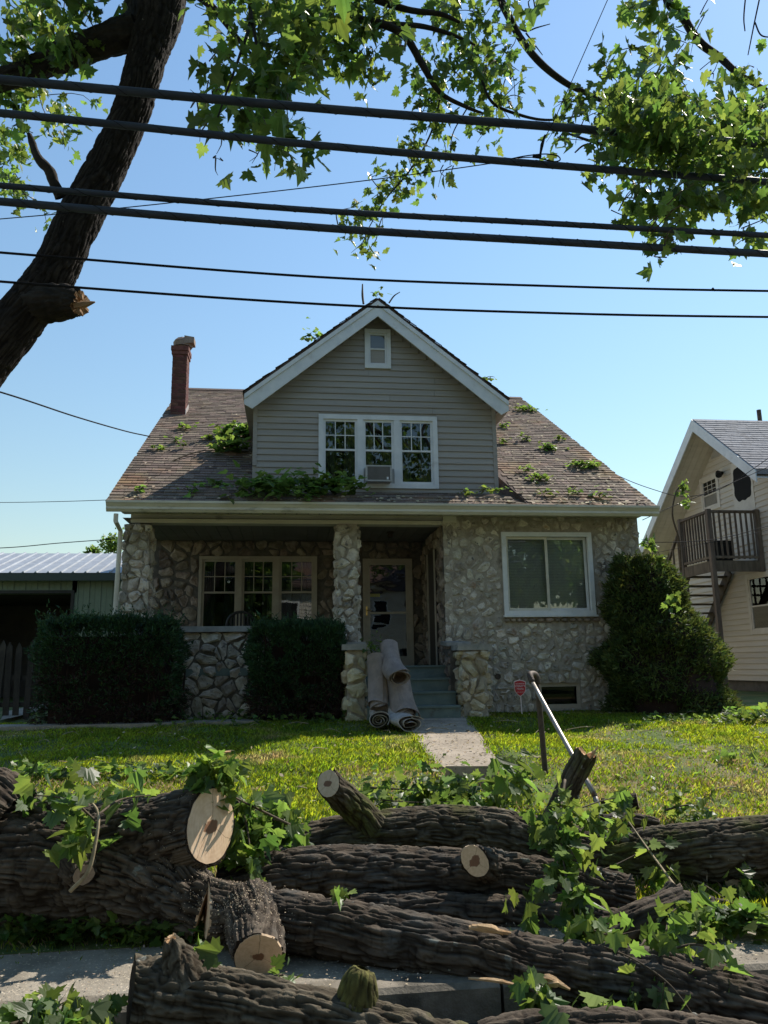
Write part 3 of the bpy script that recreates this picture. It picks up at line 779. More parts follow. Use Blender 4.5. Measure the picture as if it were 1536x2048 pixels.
# --- porch floor, ceiling, header, pillars, low wall
mb = MB(); mb.box(HX0 + .02, RX, Yf - .02, Yb, FL - .12, FL - .002); part('porch_floor', mb, M['teal'], house)
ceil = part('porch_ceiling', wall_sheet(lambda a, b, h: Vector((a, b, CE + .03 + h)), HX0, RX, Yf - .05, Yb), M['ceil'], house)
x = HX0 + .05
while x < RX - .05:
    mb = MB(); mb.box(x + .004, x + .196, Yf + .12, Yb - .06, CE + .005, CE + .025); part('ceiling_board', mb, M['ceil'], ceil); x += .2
p = P(780, 1062, 13.9)
mb = MB(); mb.tube([(p.x, 13.9, CE), (p.x, 13.9, CE - .03), (p.x, 13.9, CE - .031), (p.x, 13.9, CE - .05), (p.x, 13.9, CE - .10)], [.07, .07, .03, .05, .045], 12); part('porch_light', mb, M['rust'], house)
HB = P(600, 1047, Yf).z
hx1 = P(912, 1040, Yf).x
mb = MB(); mb.box(HX0 + .12, RX - .002, Yf + .02, Yf + .26, HB, SOFF + .02); mb.box(RX, hx1, Yf - .03, Yf - .004, HB + .03, SOFF + .02)
part('porch_beam', mb, M['cream'], house)
def pillar(px0, px1, top, bot, name, seed, sm, dep=.5, Y0=Yf, sw=.20, sh=.175, pymid=1150, skin=.05):
    xa, xb = P(px0, pymid, Y0).x + skin, P(px1, pymid, Y0).x - skin
    mb = MB(); mb.box(xa, xb, Y0, Y0 + dep, bot, top); pr = part(name, mb, M['mortar'], house)
    fs = [(lambda a, b, h: Vector((a, Y0 - h, b)), xa - skin * .6, xb + skin * .6), (lambda a, b, h: Vector((xb + h, a, b)), Y0, Y0 + dep), (lambda a, b, h: Vector((xa - h, a, b)), Y0, Y0 + dep)]
    for k, (f, u0, u1) in enumerate(fs):
        lay_stones(stones(f, u0, u1, bot + .01, top - .005, [], sw, sh, .022, .055, seed + k, .35), pr, sm, k == 0)
    return pr
pillar(240, 301, P(270, 1048, Yf).z, GR - .2, 'porch_pillar', 41, M['stone'], .50)
pillar(669, 721, HB, GR - .2, 'porch_pillar', 51, M['stone'], .45)
LW = P(430, 1253, Yf).z
x0, x1 = P(302, 1300, Yf).x - .05, P(671, 1300, Yf).x + .05
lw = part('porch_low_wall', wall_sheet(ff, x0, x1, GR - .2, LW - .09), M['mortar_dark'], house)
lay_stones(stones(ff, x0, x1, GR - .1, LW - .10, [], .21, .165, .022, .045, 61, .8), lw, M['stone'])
mb = MB(); mb.box(x0 + .03, x1 - .03, Yf - .10, Yf + .28, LW - .09, LW); part('wall_cap', mb, M['slab'], lw)
mb = MB(); mb.box(x0, x1, Yf + .24, Yf + .26, FL, LW - .1); part('inner_face', mb, M['mortar_dark'], lw)
# --- front steps with cheek walls and pedestals
sx0, sx1 = P(735, 1380, 11.9).x - .02, P(903, 1335, 12.0).x
SY = [11.72, 12.02, 12.32, 12.62]
nst = 4; base = GR + .02
rise = (FL - base) / nst
steps = thing('front_steps', '', '', (1.7, 11.7, base)); del steps['label'], steps['category']
steps['label'] = 'four worn teal painted concrete steps climbing to the porch door'; steps['category'] = 'steps'
for k in range(nst):
    mb = MB(); z1 = base + rise * (k + 1); y0 = SY[k]
    mb.box(sx0 + k * .002, sx1 + .06, y0, Yf - .025, z1 - rise + .001, z1 - .03); mb.box(sx0 + k * .002, sx1 + .06, y0 - .02, Yf - .024, z1 - .03, z1)
    part('step', mb, M['teal'], steps)
def pedestal(px0, px1, Yp, name, seed, label):
    xa, xb = P(px0, 1380, Yp).x, P(px1, 1380, Yp).x
    top = P((px0 + px1) / 2, 1300, Yp).z
    t = thing(name, label, 'pedestal', ((xa + xb) / 2, Yp, GR))
    mb = MB(); mb.box(xa + .05, xb - .05, Yp + .03, Yp + .42, GR - .1, top); core = part('core', mb, M['mortar'], t)
    fs = [(lambda a, b, h: Vector((a, Yp + .03 - h, b)), xa + .02, xb - .02), (lambda a, b, h: Vector((xb - .05 + h, a, b)), Yp + .03, Yp + .42), (lambda a, b, h: Vector((xa + .05 - h, a, b)), Yp + .03, Yp + .42)]
    for k, (f, u0, u1) in enumerate(fs):
        lay_stones(stones(f, u0, u1, GR, top - .01, [], .24, .19, .022, .075, seed + k, .4), core, M['stone_warm'], k == 0)
    # worn cap stone, slightly irregular
    r = np.random.default_rng(seed); mb = MB()
    x0, x1, y0, y1 = xa - .03, xb + .03, Yp - .04, Yp + .50
    ring = [(x0, y0), ((x0 + x1) / 2, y0 - .01), (x1, y0), (x1 + .01, (y0 + y1) / 2), (x1, y1), (x0, y1), (x0 - .01, (y0 + y1) / 2)]
    lo = [(x + r.normal(0, .008), y + r.normal(0, .008), top + r.normal(0, .004)) for x, y in ring]
    mb.prism(lo, (0, 0, .085)); part('cap', mb, M['slab'], t)
    # cheek wall climbing to the porch
    cx0, cx1 = (xa + .06, xb - .06)
    zt = FL + .26
    poly = [(cx0, Yp + .42, GR), (cx0, Yf - .01, GR), (cx0, Yf - .01, zt), (cx0, Yp + .42, top + .02)]
    return t, cx0, cx1, poly, top
for args, side in (((688, 736, 11.75, 'stone_pedestal', 71, 'stone pedestal with green slate cap left of the front steps'), 0), ((921, 982, 11.85, 'stone_pedestal', 81, 'yellowish stone pedestal with dark cap right of the front steps'), 1)):
    t, c0, c1, poly, top = pedestal(*args)
    if side: c0, c1 = sx1 + .04, sx1 + .36
    else: c1 = sx0 - .01; c0 = c1 - .30
    poly = [(c0, q[1], q[2]) for q in poly]
    mb = MB(); mb.prism(poly, (c1 - c0, 0, 0)); ck = part('cheek_wall', mb, M['mortar_dark'], t)
    xx = c0 if side else c1; sg_ = -1 if side else 1
    Yp = args[2]
    fcw = lambda a, b, h, xx=xx, sg_=sg_: Vector((xx + sg_ * h, a, b))
    lay_stones(stones(fcw, Yp + .44, Yf - .06, GR, top - .02, [], .22, .17, .03, .035, 91 + side), ck, M['stone_brown'], False)
    mb = MB(); pA = [(c0 - .04, Yp + .48, top + .075), (c1 + .04, Yp + .48, top + .075), (c1 + .04, Yf - .06, FL + .33), (c0 - .04, Yf - .06, FL + .33)]
    mb.prism(pA, (0, 0, .06)); part('sloping_cap', mb, M['slab'], t)
# --- soffit, fascia, gutter, downspout
mb = MB(); mb.box(EX0 + .12, EX1 - .1, EY + .12, Yf + .1, SOFF + .02, SOFF + .05); sof = part('soffit', mb, M['soffit'], house)
x = EX0 + .15
while x < EX1 - .2:
    mb = MB(); mb.box(x, x + .175, EY + .14, Yf + .06, SOFF + .004, SOFF + .018); part('soffit_panel', mb, M['cream'], sof); x += .19
mb = MB(); mb.box(EX0 + .10, EX1 - .08, EY + .08, EY + .12, SOFF - .0, EZ - .03); part('fascia', mb, M['cream'], house)
gz1 = P(700, 1006, EY).z; gz0 = P(700, 1027, EY).z
prof = [(EY + .078, gz0 + .01), (EY + .02, gz0), (EY - .015, gz0 + .045), (EY - .01, gz0 + .08), (EY - .05, gz1 - .035), (EY - .05, gz1), (EY - .035, gz1), (EY - .035, gz1 - .03), (EY + .005, gz0 + .075), (EY, gz0 + .03), (EY + .03, gz0 + .02), (EY + .078, gz0 + .03)]
mb = MB(); g0, g1 = P(214, 1010, EY).x, P(1316, 1016, EY).x
mb.prism([(g0, y, z) for y, z in prof], (g1 - g0, 0, 0)); gut = part('gutter', mb, M['cream'], house)
for gx in (g0 - .012, g1 + .002):
    mb = MB(); mb.prism([(gx, y, z) for y, z in (prof[0], prof[1], prof[2], prof[3], prof[4], prof[5], (EY + .078, gz1))], (.01, 0, 0)); part('gutter_end', mb, M['cream'], gut)
a = P(232, 1030, EY + .02); b = P(241, 1062, Yf - .12); c = P(229, 1245, Yf - .1)
mb = MB(); mb.tube([a + Vector((0, 0, .02)), a - Vector((0, 0, .10)), b, c, Vector((c.x, c.y, GR + .1))], .037, 8); part('downspout', mb, M['cream'], house)
# --- main roof
XD0, XD1 = P(506, 870, 13.4).x, P(992, 870, 13.4).x
YD = 13.4
PKX = P(755, 597, 13.1).x; PKZ = P(755, 597, 13.1).z
rA, rB = roof_at(994, 934), roof_at(1049, 1001)
def in_dormer(x, y):
    if XD0 + .02 < x < XD1 - .02 and y > EY + .25:
        lim = (6.15 - EZ) / RS + EY + (1 - min(1, abs(x - PKX) / 2.4)) * 3.2
        if y < lim: return True
    if XD1 - .05 < x < rB.x and y < rA.y:
        xl = rA.x + (rB.x - rA.x) * (rA.y - y) / (rA.y - rB.y)
        if x < xl: return True
    return False
nl = Vector((0, -RS, 1)).normalized(); up = Vector((0, 1, RS)).normalized()
mb = MB()     # deck: everything but the dormer strip
def rp(x, y, h=0): return Vector((x, y, EZ + RS * (y - EY))) + nl * h
ydm = (6.15 - EZ) / RS + EY
for q in (((EX0, EY + .02), (XD0, EY + .02), (XD0, RY), (EX0, RY)), ((rB.x, EY + .02), (EX1, EY + .02), (EX1, RY), (rB.x, RY)), ((XD1, rA.y), (rB.x, rB.y + .02), (rB.x, RY), (XD1, RY)), ((XD0, ydm + .3), (XD1, ydm + .3), (XD1, RY), (XD0, RY))):
    mb.prism([rp(x, y, -.05) for x, y in q], nl * .045)
mb.prism([Vector((EX0, RY, RZ - .05)), Vector((EX1, RY, RZ - .05)), Vector((EX1, 2 * RY - EY, EZ - .05)), Vector((EX0, 2 * RY - EY, EZ - .05))], (0, 0, .05))
roof = part('roof', mb, M['shingle'], house)
def shingle_rows(mb, org, u, v, n, W, L, expo, tabw, hole=None, seed=5):
    r = np.random.default_rng(seed); rows = int(L / expo)
    for i in range(rows):
        o = -r.uniform(0, tabw)
        x = o
        while x < W:
            w_ = tabw * r.uniform(.85, 1.15); xa, xb = max(x, 0), min(x + w_ - .006, W); x += w_
            if xb - xa < .03: continue
            vb = i * expo - r.uniform(0, .012); vt = (i + 1) * expo + .004
            c = org + u * ((xa + xb) / 2) + v * vb
            if hole and hole(c.x, c.y): continue
            h = .012 + r.uniform(0, .007)
            p0 = org + u * xa + v * vb; p1 = org + u * xb + v * vb; p2 = org + u * xb + v * vt; p3 = org + u * xa + v * vt
            mb.add([p0 - n * .002, p1 - n * .002, p0 + n * h, p1 + n * (h + r.uniform(-.003, .003)), p2 + n * .003, p3 + n * .003], [(0, 1, 3, 2), (2, 3, 4, 5)], r.random())
mb = MB()
shingle_rows(mb, rp(EX0 - .015, EY - .03, -.004), Vector((1, 0, 0)), up, nl, EX1 - EX0 + .03, math.hypot(RY - EY, RZ - EZ), .145, .22, in_dormer)
part('shingles', mb, M['shingle'], roof, kind='stuff')
# lower strip in front of the gable wall
zd = P(755, 983, YD).z
s0 = Vector((XD0 - .05, EY - .03, EZ - .02)); s1 = Vector((XD0 - .05, YD + .05, zd + .02)); sv = (s1 - s0).normalized(); sn = Vector((1, 0, 0)).cross(sv)
mb = MB(); wS = rB.x - XD0 + .1
mb.prism([s0 - sn * .03, s0 + Vector((wS, 0, 0)) - sn * .03, s1 + Vector((wS, 0, 0)) - sn * .03, s1 - sn * .03], sn * .028)
strip = part('roof_strip', mb, M['shingle'], house)
mb = MB()
def in_strip(x, y):
    return x > rA.x + (rB.x - rA.x) * (rA.y - y) / (rA.y - rB.y) + .1
shingle_rows(mb, s0, Vector((1, 0, 0)), sv, sn, wS, (s1 - s0).length, .14, .30, in_strip, 8)
part('shingles', mb, M['shingle'], strip, kind='stuff')
mb = MB()
mb.add([rp(XD1 - .02, rA.y, .01), Vector((XD1 - .02, YD, zd)), Vector((rB.x, rB.y, EZ - .01)), rp(rB.x, rB.y, .01)], [(0, 1, 2, 3)])
part('step_flashing', mb, M['shingle'], house); mb = MB()
mb.add([rp(XD0, YD + .0, .01), Vector((XD0, YD, zd - .05)), Vector((XD0, EY + .02, EZ - .02)), rp(XD0, EY + .03, .01)], [(0, 1, 2, 3)])
part('step_flashing', mb, M['shingle'], house)
mb = MB(); mb.box(EX0, EX1, EY - .045, EY - .03, EZ - .05, EZ - .015); part('drip_edge', mb, M['black'], house)
mb = MB(); mb.prism([(EX0, RY - .16, RZ - .075), (EX0, RY, RZ + .03), (EX0, RY + .16, RZ - .075)], (EX1 - EX0, 0, 0)); part('ridge_cap', mb, M['shingle'], house)
# --- gable dormer
fd = front(YD)
BZ = zd - .06
tw = (P(637, 900, YD).x, P(875, 900, YD).x, P(757, 977, YD).z, P(757, 832, YD).z)
aw = (P(729, 700, YD).x, P(781, 700, YD).x, P(755, 738, YD).z, P(755, 660, YD).z)
rkx0, rkz0 = P(489, 783, 13.1).x, P(489, 783, 13.1).z
rkx1 = 2 * PKX - rkx0
rsl = (PKZ - rkz0) / (PKX - rkx0)
eavez = PKZ - rsl * (PKX - XD0) - .25
dw_ = part('gable_wall', wall_sheet(fd, XD0, XD1, BZ, eavez, [(tw[0], tw[1], tw[2], tw[3])] if tw[3] < eavez else [], .25), M['siding'], house)
expo = .118
z = BZ; k = 0
zt_ = PKZ - .25
while z < zt_ - .05:
    z2 = z + expo; zm = z + expo * .6
    hw = (zt_ - zm) / rsl
    xa, xb = max(XD0 + .07, PKX - hw), min(XD1 - .07, PKX + hw)
    segs = [(xa, xb)]
    for h in (tw, aw):
        ns = []
        for (s_, e_) in segs:
            if h[2] - .02 < zm < h[3] + .02 and s_ < h[1] and e_ > h[0]:
                if h[0] - s_ > .02: ns.append((s_, h[0] + .01))
                if e_ - h[1] > .02: ns.append((h[1] - .01, e_))
            else: ns.append((s_, e_))
        segs = ns
    ns = []
    for s_, e_ in segs:      # butt joints between board lengths
        if e_ - s_ > 1.6 and random.random() < .6:
            j_ = random.uniform(s_ + .4, e_ - .4); ns += [(s_, j_ - .002), (j_ + .002, e_)]
        else: ns.append((s_, e_))
    for s_, e_ in ns:
        mb = MB(); mb.prism([(s_, YD, z), (s_, YD - .026, z), (s_, YD - .027, z + .012), (s_, YD - .009, z2 - .006), (s_, YD - .007, z2), (s_, YD, z2)], (e_ - s_, 0, 0))
        part('siding_board', mb, M['siding'], dw_)
    z = z2; k += 1
mb = MB(); mb.add([(XD0, YD + .002, eavez - .01), (XD1, YD + .002, eavez - .01), (PKX, YD + .002, zt_ + .1)], [(0, 1, 2)]); part('gable_backing', mb, M['siding'], dw_)
mb = MB()
for xx in (XD0, XD1 - .075): mb.box(xx, xx + .075, YD - .03, YD + .03, BZ if xx > 0 else BZ + .5, eavez + .08)
part('corner_board', mb, M['siding'], house)
mb = MB()
for xx in (XD0, XD1): mb.add([(xx, YD, BZ), (xx, YD, eavez + .1), (xx, YD + 3.2, eavez + .1), (xx, YD + 1.2, BZ)], [(0, 1, 2, 3)])
part('gable_side', mb, M['siding'], house)
th = .10
mb = MB()
yr = (PKZ - EZ) / RS + EY
for sx, xe in ((-1, rkx0), (1, rkx1)):
    ye = (rkz0 - EZ) / RS + EY
    poly = [Vector((PKX, 13.08, PKZ)), Vector((PKX, yr + .3, PKZ)), Vector((xe, ye + .3, rkz0)), Vector((xe, 13.08, rkz0))]
    mb.prism([p - Vector((0, 0, .06)) for p in poly], (0, 0, .06))
groof = part('gable_roof', mb, M['shingle'], house)
mb = MB()
for sx, xe in ((-1, rkx0), (1, rkx1)):
    o_ = Vector((xe, 13.04, rkz0 + .002)); vv = (Vector((PKX, 13.04, PKZ + .002)) - o_).normalized(); uu = Vector((0, 1, 0)); nn_ = uu.cross(vv) * (1 if uu.cross(vv).z > 0 else -1)
    shingle_rows(mb, o_ - vv * .03, uu, vv, nn_, 4.6, (Vector((PKX, 13.04, PKZ)) - o_).length + .03, .145, .3, lambda x, y: y > 13.3 and EZ + RS * (y - EY) > PKZ - abs(x - PKX) * rsl + .05, 15)
part('shingles', mb, M['shingle'], groof, kind='stuff')
rk_h = .24
for sx, xe in ((-1, rkx0), (1, rkx1)):      # barge boards and soffit under the rake
    mb = MB()
    e0 = Vector((xe, 13.10, rkz0 - .06)); e1 = Vector((PKX, 13.10, PKZ - .06))
    mb.prism([e0, e1, e1 - Vector((0, 0, rk_h * 1.25)), e0 + Vector((-sx * .14, 0, -rk_h - .02)), e0 + Vector((0, 0, -rk_h + .06))], (0, -.03, 0))
    part('barge_board', mb, M['white'], house)
    mb = MB()
    mb.prism([e0 + Vector((0, -.03, -.001)), e1 + Vector((0, -.03, -.001)), e1 + Vector((0, -.03, -.09)), e0 + Vector((0, -.03, -.085))], (0, -.022, 0))
    part('barge_trim', mb, M['white'], house)
    mb = MB()
    q0 = Vector((xe + .0, 13.1, rkz0 - .13)); q1 = Vector((PKX, 13.1, PKZ - .13))
    mb.prism([q0, q1, q1 + Vector((0, .34, 0)), q0 + Vector((0, .34, 0))], (0, 0, .02))
    part('rake_soffit', mb, M['siding'], house)
    mb = MB(); xi = XD0 if sx < 0 else XD1
    mb.box(min(xe + .02, xi), max(xe - .02, xi) if sx > 0 else xi, 13.12, YD + 1.5, rkz0 - .30, rkz0 - .285) if False else mb.box(min(xe, xi), max(xe, xi), 13.101, YD + 1.9, rkz0 - rk_h + .0, rkz0 - rk_h + .02)
    part('eave_return', mb, M['siding'], house)
# triple window in the gable
win = casing('gable_window', fd, tw, .085, M['white'], .045)
ia0, ia1 = tw[0] + .085, tw[1] - .085; iw = ia1 - ia0
mb = MB()
for k in (1, 2): x = ia0 + iw * k / 3; fbox(mb, fd, x - .055, x + .055, tw[2] + .085, tw[3] - .085, -.03, .04)
part('mullion', mb, M['white'], win)
for k in range(3):
    x0 = ia0 + iw * k / 3 + (.055 if k else 0); x1 = ia0 + iw * (k + 1) / 3 - (.055 if k < 2 else 0)
    window_unit(win, fd, x0, x1, tw[2] + .085, tw[3] - .085, .015, M['white'], (3, 2), .52, .042, True)
# attic window
win = casing('attic_window', fd, aw, .075, M['white'], .05)
window_unit(win, fd, aw[0] + .075, aw[1] - .075, aw[2] + .075, aw[3] - .075, .02, M['white'], None, .5, .035, False)
# --- air conditioner in the middle gable window
ac0, ac1 = P(732, 940, YD - .2), P(782, 940, YD - .2); acz0, acz1 = P(757, 963, YD - .2).z, P(757, 932, YD - .2).z
ac = thing('air_conditioner', 'small grey window air conditioner in the middle upstairs window', 'air conditioner', ((ac0.x + ac1.x) / 2, YD, acz0))
fa = front(YD - .24)
mb = MB(); fbox(mb, fa, ac0.x, ac1.x, acz0, acz1, -.26, -.012); part('housing', mb, M['ltgrey'], ac)
mb = MB(); e = .022
fbox(mb, fa, ac0.x - .006, ac0.x + e, acz0 - .006, acz1 + .006, -.02, .004); fbox(mb, fa, ac1.x - e, ac1.x + .006, acz0 - .006, acz1 + .006, -.02, .004)
fbox(mb, fa, ac0.x + e, ac1.x - e, acz1 - e, acz1 + .006, -.02, .003); fbox(mb, fa, ac0.x + e, ac1.x - e, acz0 - .006, acz0 + e, -.02, .003)
part('bezel', mb, M['ltgrey'], ac)
mb = MB(); z = acz0 + .03
while z < acz1 - .03: fbox(mb, fa, ac0.x + e, ac1.x - e, z, z + .007, -.012, .0); z += .013
part('grille', mb, M['grille'], ac, kind='stuff')
mb = MB(); fbox(mb, fa, ac1.x - .085, ac1.x - .05, acz0 + .03, acz0 + .075, .001, .004); part('sticker', mb, M['white'], ac)
mb = MB(); fbox(mb, fa, ac0.x - .10, ac0.x - .008, acz0, acz1, -.235, -.22); fbox(mb, fa, ac1.x + .008, ac1.x + .10, acz0, acz1, -.235, -.22); part('side_panel', mb, M['ltgrey'], ac)
# --- chimney
cb = roof_at(340, 829); cX0 = cb.x; cY = cb.y
cX1 = P(371, 800, cY).x; ctz = P(355, 692, cY).z; cY1 = cY + (cX1 - cX0) * 1.35
mb = MB(); mb.box(cX0 + .008, cX1 - .008, cY + .008, cY1, cb.z - 1.0, ctz - .01); chim = part('chimney', mb, M['bmortar'], house)
bh, bl, bj = .066, .205, .012
bm_front = make_mesh('brick', *MB().box(-bl / 2, bl / 2, 0, .03, 0, bh).get(), M['brick']); bm_half = make_mesh('brick', *MB().box(-bl / 4, bl / 4, 0, .03, 0, bh).get(), M['brick'])
Wc = cX1 - cX0; ncol = max(2, round(Wc / (bl + bj))); Dc = cY1 - cY; ncd = max(2, round(Dc / (bl + bj)))
z = cb.z - .25; r = 0
while z < ctz - bh:
    for (n_, W_, org_, rot) in ((ncol, Wc, Vector((cX0, cY, z)), 0), (ncd, Dc, Vector((cX1, cY, z)), math.pi / 2)):
        step = W_ / n_
        for k in range(n_ + (r % 2)):
            half = (r % 2) and k in (0, n_)
            u = (k + .5) * step if not r % 2 else (step * .25 if k == 0 else W_ - step * .25 if k == n_ else k * step)
            Mx = Matrix.Translation(org_ + (Vector((u, 0, 0)) if not rot else Vector((0, u, 0)))) @ Matrix.Rotation(rot, 4, 'Z') @ Matrix.Translation((0, random.uniform(-.002, .002), 0)) @ Matrix.Scale(step / (bl + bj), 4, (1, 0, 0))
            piece('brick', bm_half if half else bm_front, chim, Mx)
    z += bh + bj; r += 1
mb = MB(); mb.box(cX0 - .02, cX1 + .02, cY - .02, cY1 + .02, ctz - .20, ctz - .115); mb.box(cX0 - .035, cX1 + .035, cY - .035, cY1 + .035, ctz - .11, ctz); part('corbel', mb, M['brick'], chim)
mb = MB(); fx = (cX0 + cX1) / 2 + .03; fy = cY + .25
mb.tube([(fx, fy, ctz), (fx, fy, ctz + .07), (fx, fy, ctz + .071), (fx, fy, ctz + .20), (fx, fy, ctz + .28)], [.17, .17, .22, .23, .15], 8); mb.prism([(fx + .05, fy - .21, ctz + .10), (fx + .27, fy - .18, ctz + .13), (fx + .27, fy - .18, ctz + .27), (fx + .05, fy - .21, ctz + .29)], (0, .3, 0)); part('flue_cap', mb, M['pot'], chim)
mb = MB(); mb.prism([(cX1 + .004, cY + .0, rp(0, cY).z - .05), (cX1 + .004, cY1, rp(0, cY1).z - .05), (cX1 + .004, cY1, rp(0, cY1).z + .12), (cX1 + .004, cY, rp(0, cY).z + .12)], (.012, 0, 0)); part('flashing', mb, M['flash'], chim)
# ================================================================== closed interior so that no light leaks through the house
# ================================================================== neighbour house on the right
NXO = 11.0; NX = 11.9
nh = thing('neighbour_house', 'cream clapboard house with grey roof and wooden upstairs balcony at right', 'house', (NX, 20, .8))
A = PX(1385, 838, NXO); Fe = PX(1512, 938, NXO); Be = PX(1291, 1070, NXO)
sF = (A.z - Fe.z) / (A.y - Fe.y); sB = (A.z - Be.z) / (Be.y - A.y)
def nroof(y): return A.z - (sF * (A.y - y) if y < A.y else sB * (y - A.y))
NX1 = 24.0
yB = Be.y + 1.2
Fy = Fe.y
for nm, y_ in (('front', Fy), ('back', yB)):
    mb = MB(); mb.prism([(NXO, A.y, A.z), (NX1, A.y, A.z), (NX1, y_, nroof(y_)), (NXO, y_, nroof(y_))], (0, 0, -.12)); rf = part('roof', mb, M['shingle_grey'], nh)
    if nm == 'front':
        sv_ = Vector((0, A.y - Fy, A.z - nroof(Fy))); L_ = sv_.length; sv_ /= L_; sn_ = Vector((1, 0, 0)).cross(sv_)
        mb = MB(); shingle_rows(mb, Vector((NXO - .02, Fy, nroof(Fy) + .004)), Vector((1, 0, 0)), sv_, sn_, 9.0, L_, .15, .32, None, 23); part('shingles', mb, M['shingle_grey'], rf, kind='stuff')
        mb = MB(); mb.tube([(A.x + 2.2, A.y + .3, A.z - .3), (A.x + 2.2, A.y + .3, A.z + .42)], .06, 10); part('vent_pipe', mb, M['rust'], rf)
mb = MB()
for y_ in (Fy, yB):
    mb.prism([(NXO, A.y, A.z - .02), (NXO, y_, nroof(y_) - .02), (NXO, y_, nroof(y_) - .32), (NXO, A.y, A.z - .36)], (-.035, 0, 0))
part('barge_board', mb, M['white'], nh)
# soffit boards under the deep gable overhang
for k in range(5):
    xa = NXO + .01 + k * .18
    mb = MB()
    for y_ in (Fy, yB):
        mb.prism([(xa, A.y, A.z - .20), (xa, y_, nroof(y_) - .20), (xa, y_, nroof(y_) - .22), (xa, A.y, A.z - .22)], (.172, 0, 0))
    part('soffit_board', mb, M['yellowsiding'], nh)
fn = lambda a, b, h: Vector((NX - h, a, b))
SB = P(1500, 1362, 18.9).z
wy0, wy1 = 14.5, yB - .9
def npx(px, py): return PX(px, py, NX)
def nrect(px0, py0, px1, py1):      # window on the side wall, given by its near/far edges and heights at its middle
    n_, f_ = npx(px1, (py0 + py1) / 2).y, npx(px0, (py0 + py1) / 2).y
    m_ = (px0 + px1) / 2
    return (n_, f_, npx(m_, py1).z, npx(m_, py0).z)
w1 = nrect(1403, 950, 1441, 1022); w2 = nrect(1498, 1143, 1552, 1268); dr1 = nrect(1470, 915, 1512, 1090)
sw_ = part('side_wall', MB().add([fn(wy0, SB, 0), fn(wy1, SB, 0), fn(wy1, nroof(wy1) - .2, 0), fn(A.y, A.z - .2, 0), fn(Fy, nroof(Fy) - .2, 0), fn(wy0, nroof(Fy) - .2, 0)], [(0, 1, 2, 3, 4, 5)]), M['yellowsiding'], nh)
z = SB; ex = .145
while z < A.z - .45:
    zm = z + ex * .6
    ya = wy0 if zm < nroof(Fy) - .2 else A.y - (A.z - .2 - zm) / sF
    yb_ = min(wy1, A.y + (A.z - .2 - zm) / sB)
    segs = [(ya, yb_)]
    for h in (w1, w2, dr1):
        ns = []
        for s_, e_ in segs:
            if h[2] - .03 < zm < h[3] + .03 and s_ < h[1] and e_ > h[0]:
                if h[0] - s_ > .03: ns.append((s_, h[0]))
                if e_ - h[1] > .03: ns.append((h[1], e_))
            else: ns.append((s_, e_))
        segs = ns
    for s_, e_ in segs:
        mb = MB(); mb.prism([fn(s_, z, 0), fn(s_, z, .03), fn(s_, z + .012, .031), fn(s_, z + ex, .006), fn(s_, z + ex, 0)], (0, e_ - s_, 0)); part('siding_board', mb, M['yellowsiding'], sw_)
    z += ex
mb = MB(); mb.quad((NX + .04, wy0, .5), (NX + .04, wy1, .5), (NX + .04, wy1, SB), (NX + .04, wy0, SB)); part('foundation', mb, M['rubble'], nh)
mb = MB(); mb.quad((NX, wy0, .5), (NX1, wy0, .5), (NX1, wy0, nroof(Fy)), (NX, wy0, nroof(Fy))); mb.quad((NX, wy1, .5), (NX1, wy1, .5), (NX1, wy1, 6), (NX, wy1, 6)); part('end_wall', mb, M['yellowsiding'], nh)
def ncasing(h, m, w_=.1):
    mb = MB(); a0, a1, b0, b1 = h
    fbox(mb, fn, a0, a0 + w_, b0, b1, -.05, .045); fbox(mb, fn, a1 - w_, a1, b0, b1, -.05, .045); fbox(mb, fn, a0 + w_, a1 - w_, b1 - w_, b1, -.05, .044); fbox(mb, fn, a0 + w_, a1 - w_, b0, b0 + w_, -.05, .044)
    return part('window', mb, m, nh)
for h, mu in ((w1, (3, 3)), (w2, None)):
    wi = ncasing(h, M['offwhite']); window_unit(wi, fn, h[0] + .1, h[1] - .1, h[2] + .1, h[3] - .1, .03, M['offwhite'], mu, .45, .05, True)
mb = MB(); fbox(mb, fn, *dr1, .0, .035); nd = part('balcony_door', mb, M['offwhite'], nh)
# dark scalloped opening of the door
cy_, cz_ = (dr1[0] + dr1[1]) / 2, npx(1485, 966).z; hw_, hh_ = (dr1[1] - dr1[0]) * .42, npx(1485, 930).z - cz_
V = []
for k in range(48):
    a = 2 * math.pi * k / 48; ca, sa = math.cos(a), math.sin(a); e = .5
    r1 = 1 / (abs(ca) ** 4 + abs(sa) ** 4) ** .25; s_ = 1 + .035 * math.sin(10 * a)
    V.append(fn(cy_ + hw_ * ca * r1 * s_, cz_ + hh_ * sa * r1 * s_, .0375))
part('scalloped_glass', (V, [tuple(range(48))]), M['dark'], nd)
lt = npx(1447, 946); mb = MB(); mb.tube([fn(lt.y, lt.z, .03), fn(lt.y, lt.z, .16), fn(lt.y - .1, lt.z - .02, .22), fn(lt.y - .18, lt.z - .12, .25)], [.05, .05, .07, .09], 8, 8); part('wall_lamp', mb, M['black'], nh)
vt = npx(1434, 900); mb = MB(); mb.add([fn(vt.y - .35, vt.z - .2, .045), fn(vt.y + .3, vt.z - .2, .045), fn(vt.y - .1, vt.z + .35, .045), fn(vt.y - .35, vt.z + .2, .045)], [(0, 1, 2, 3)]); part('gable_vent', mb, M['ltgrey'], nh)
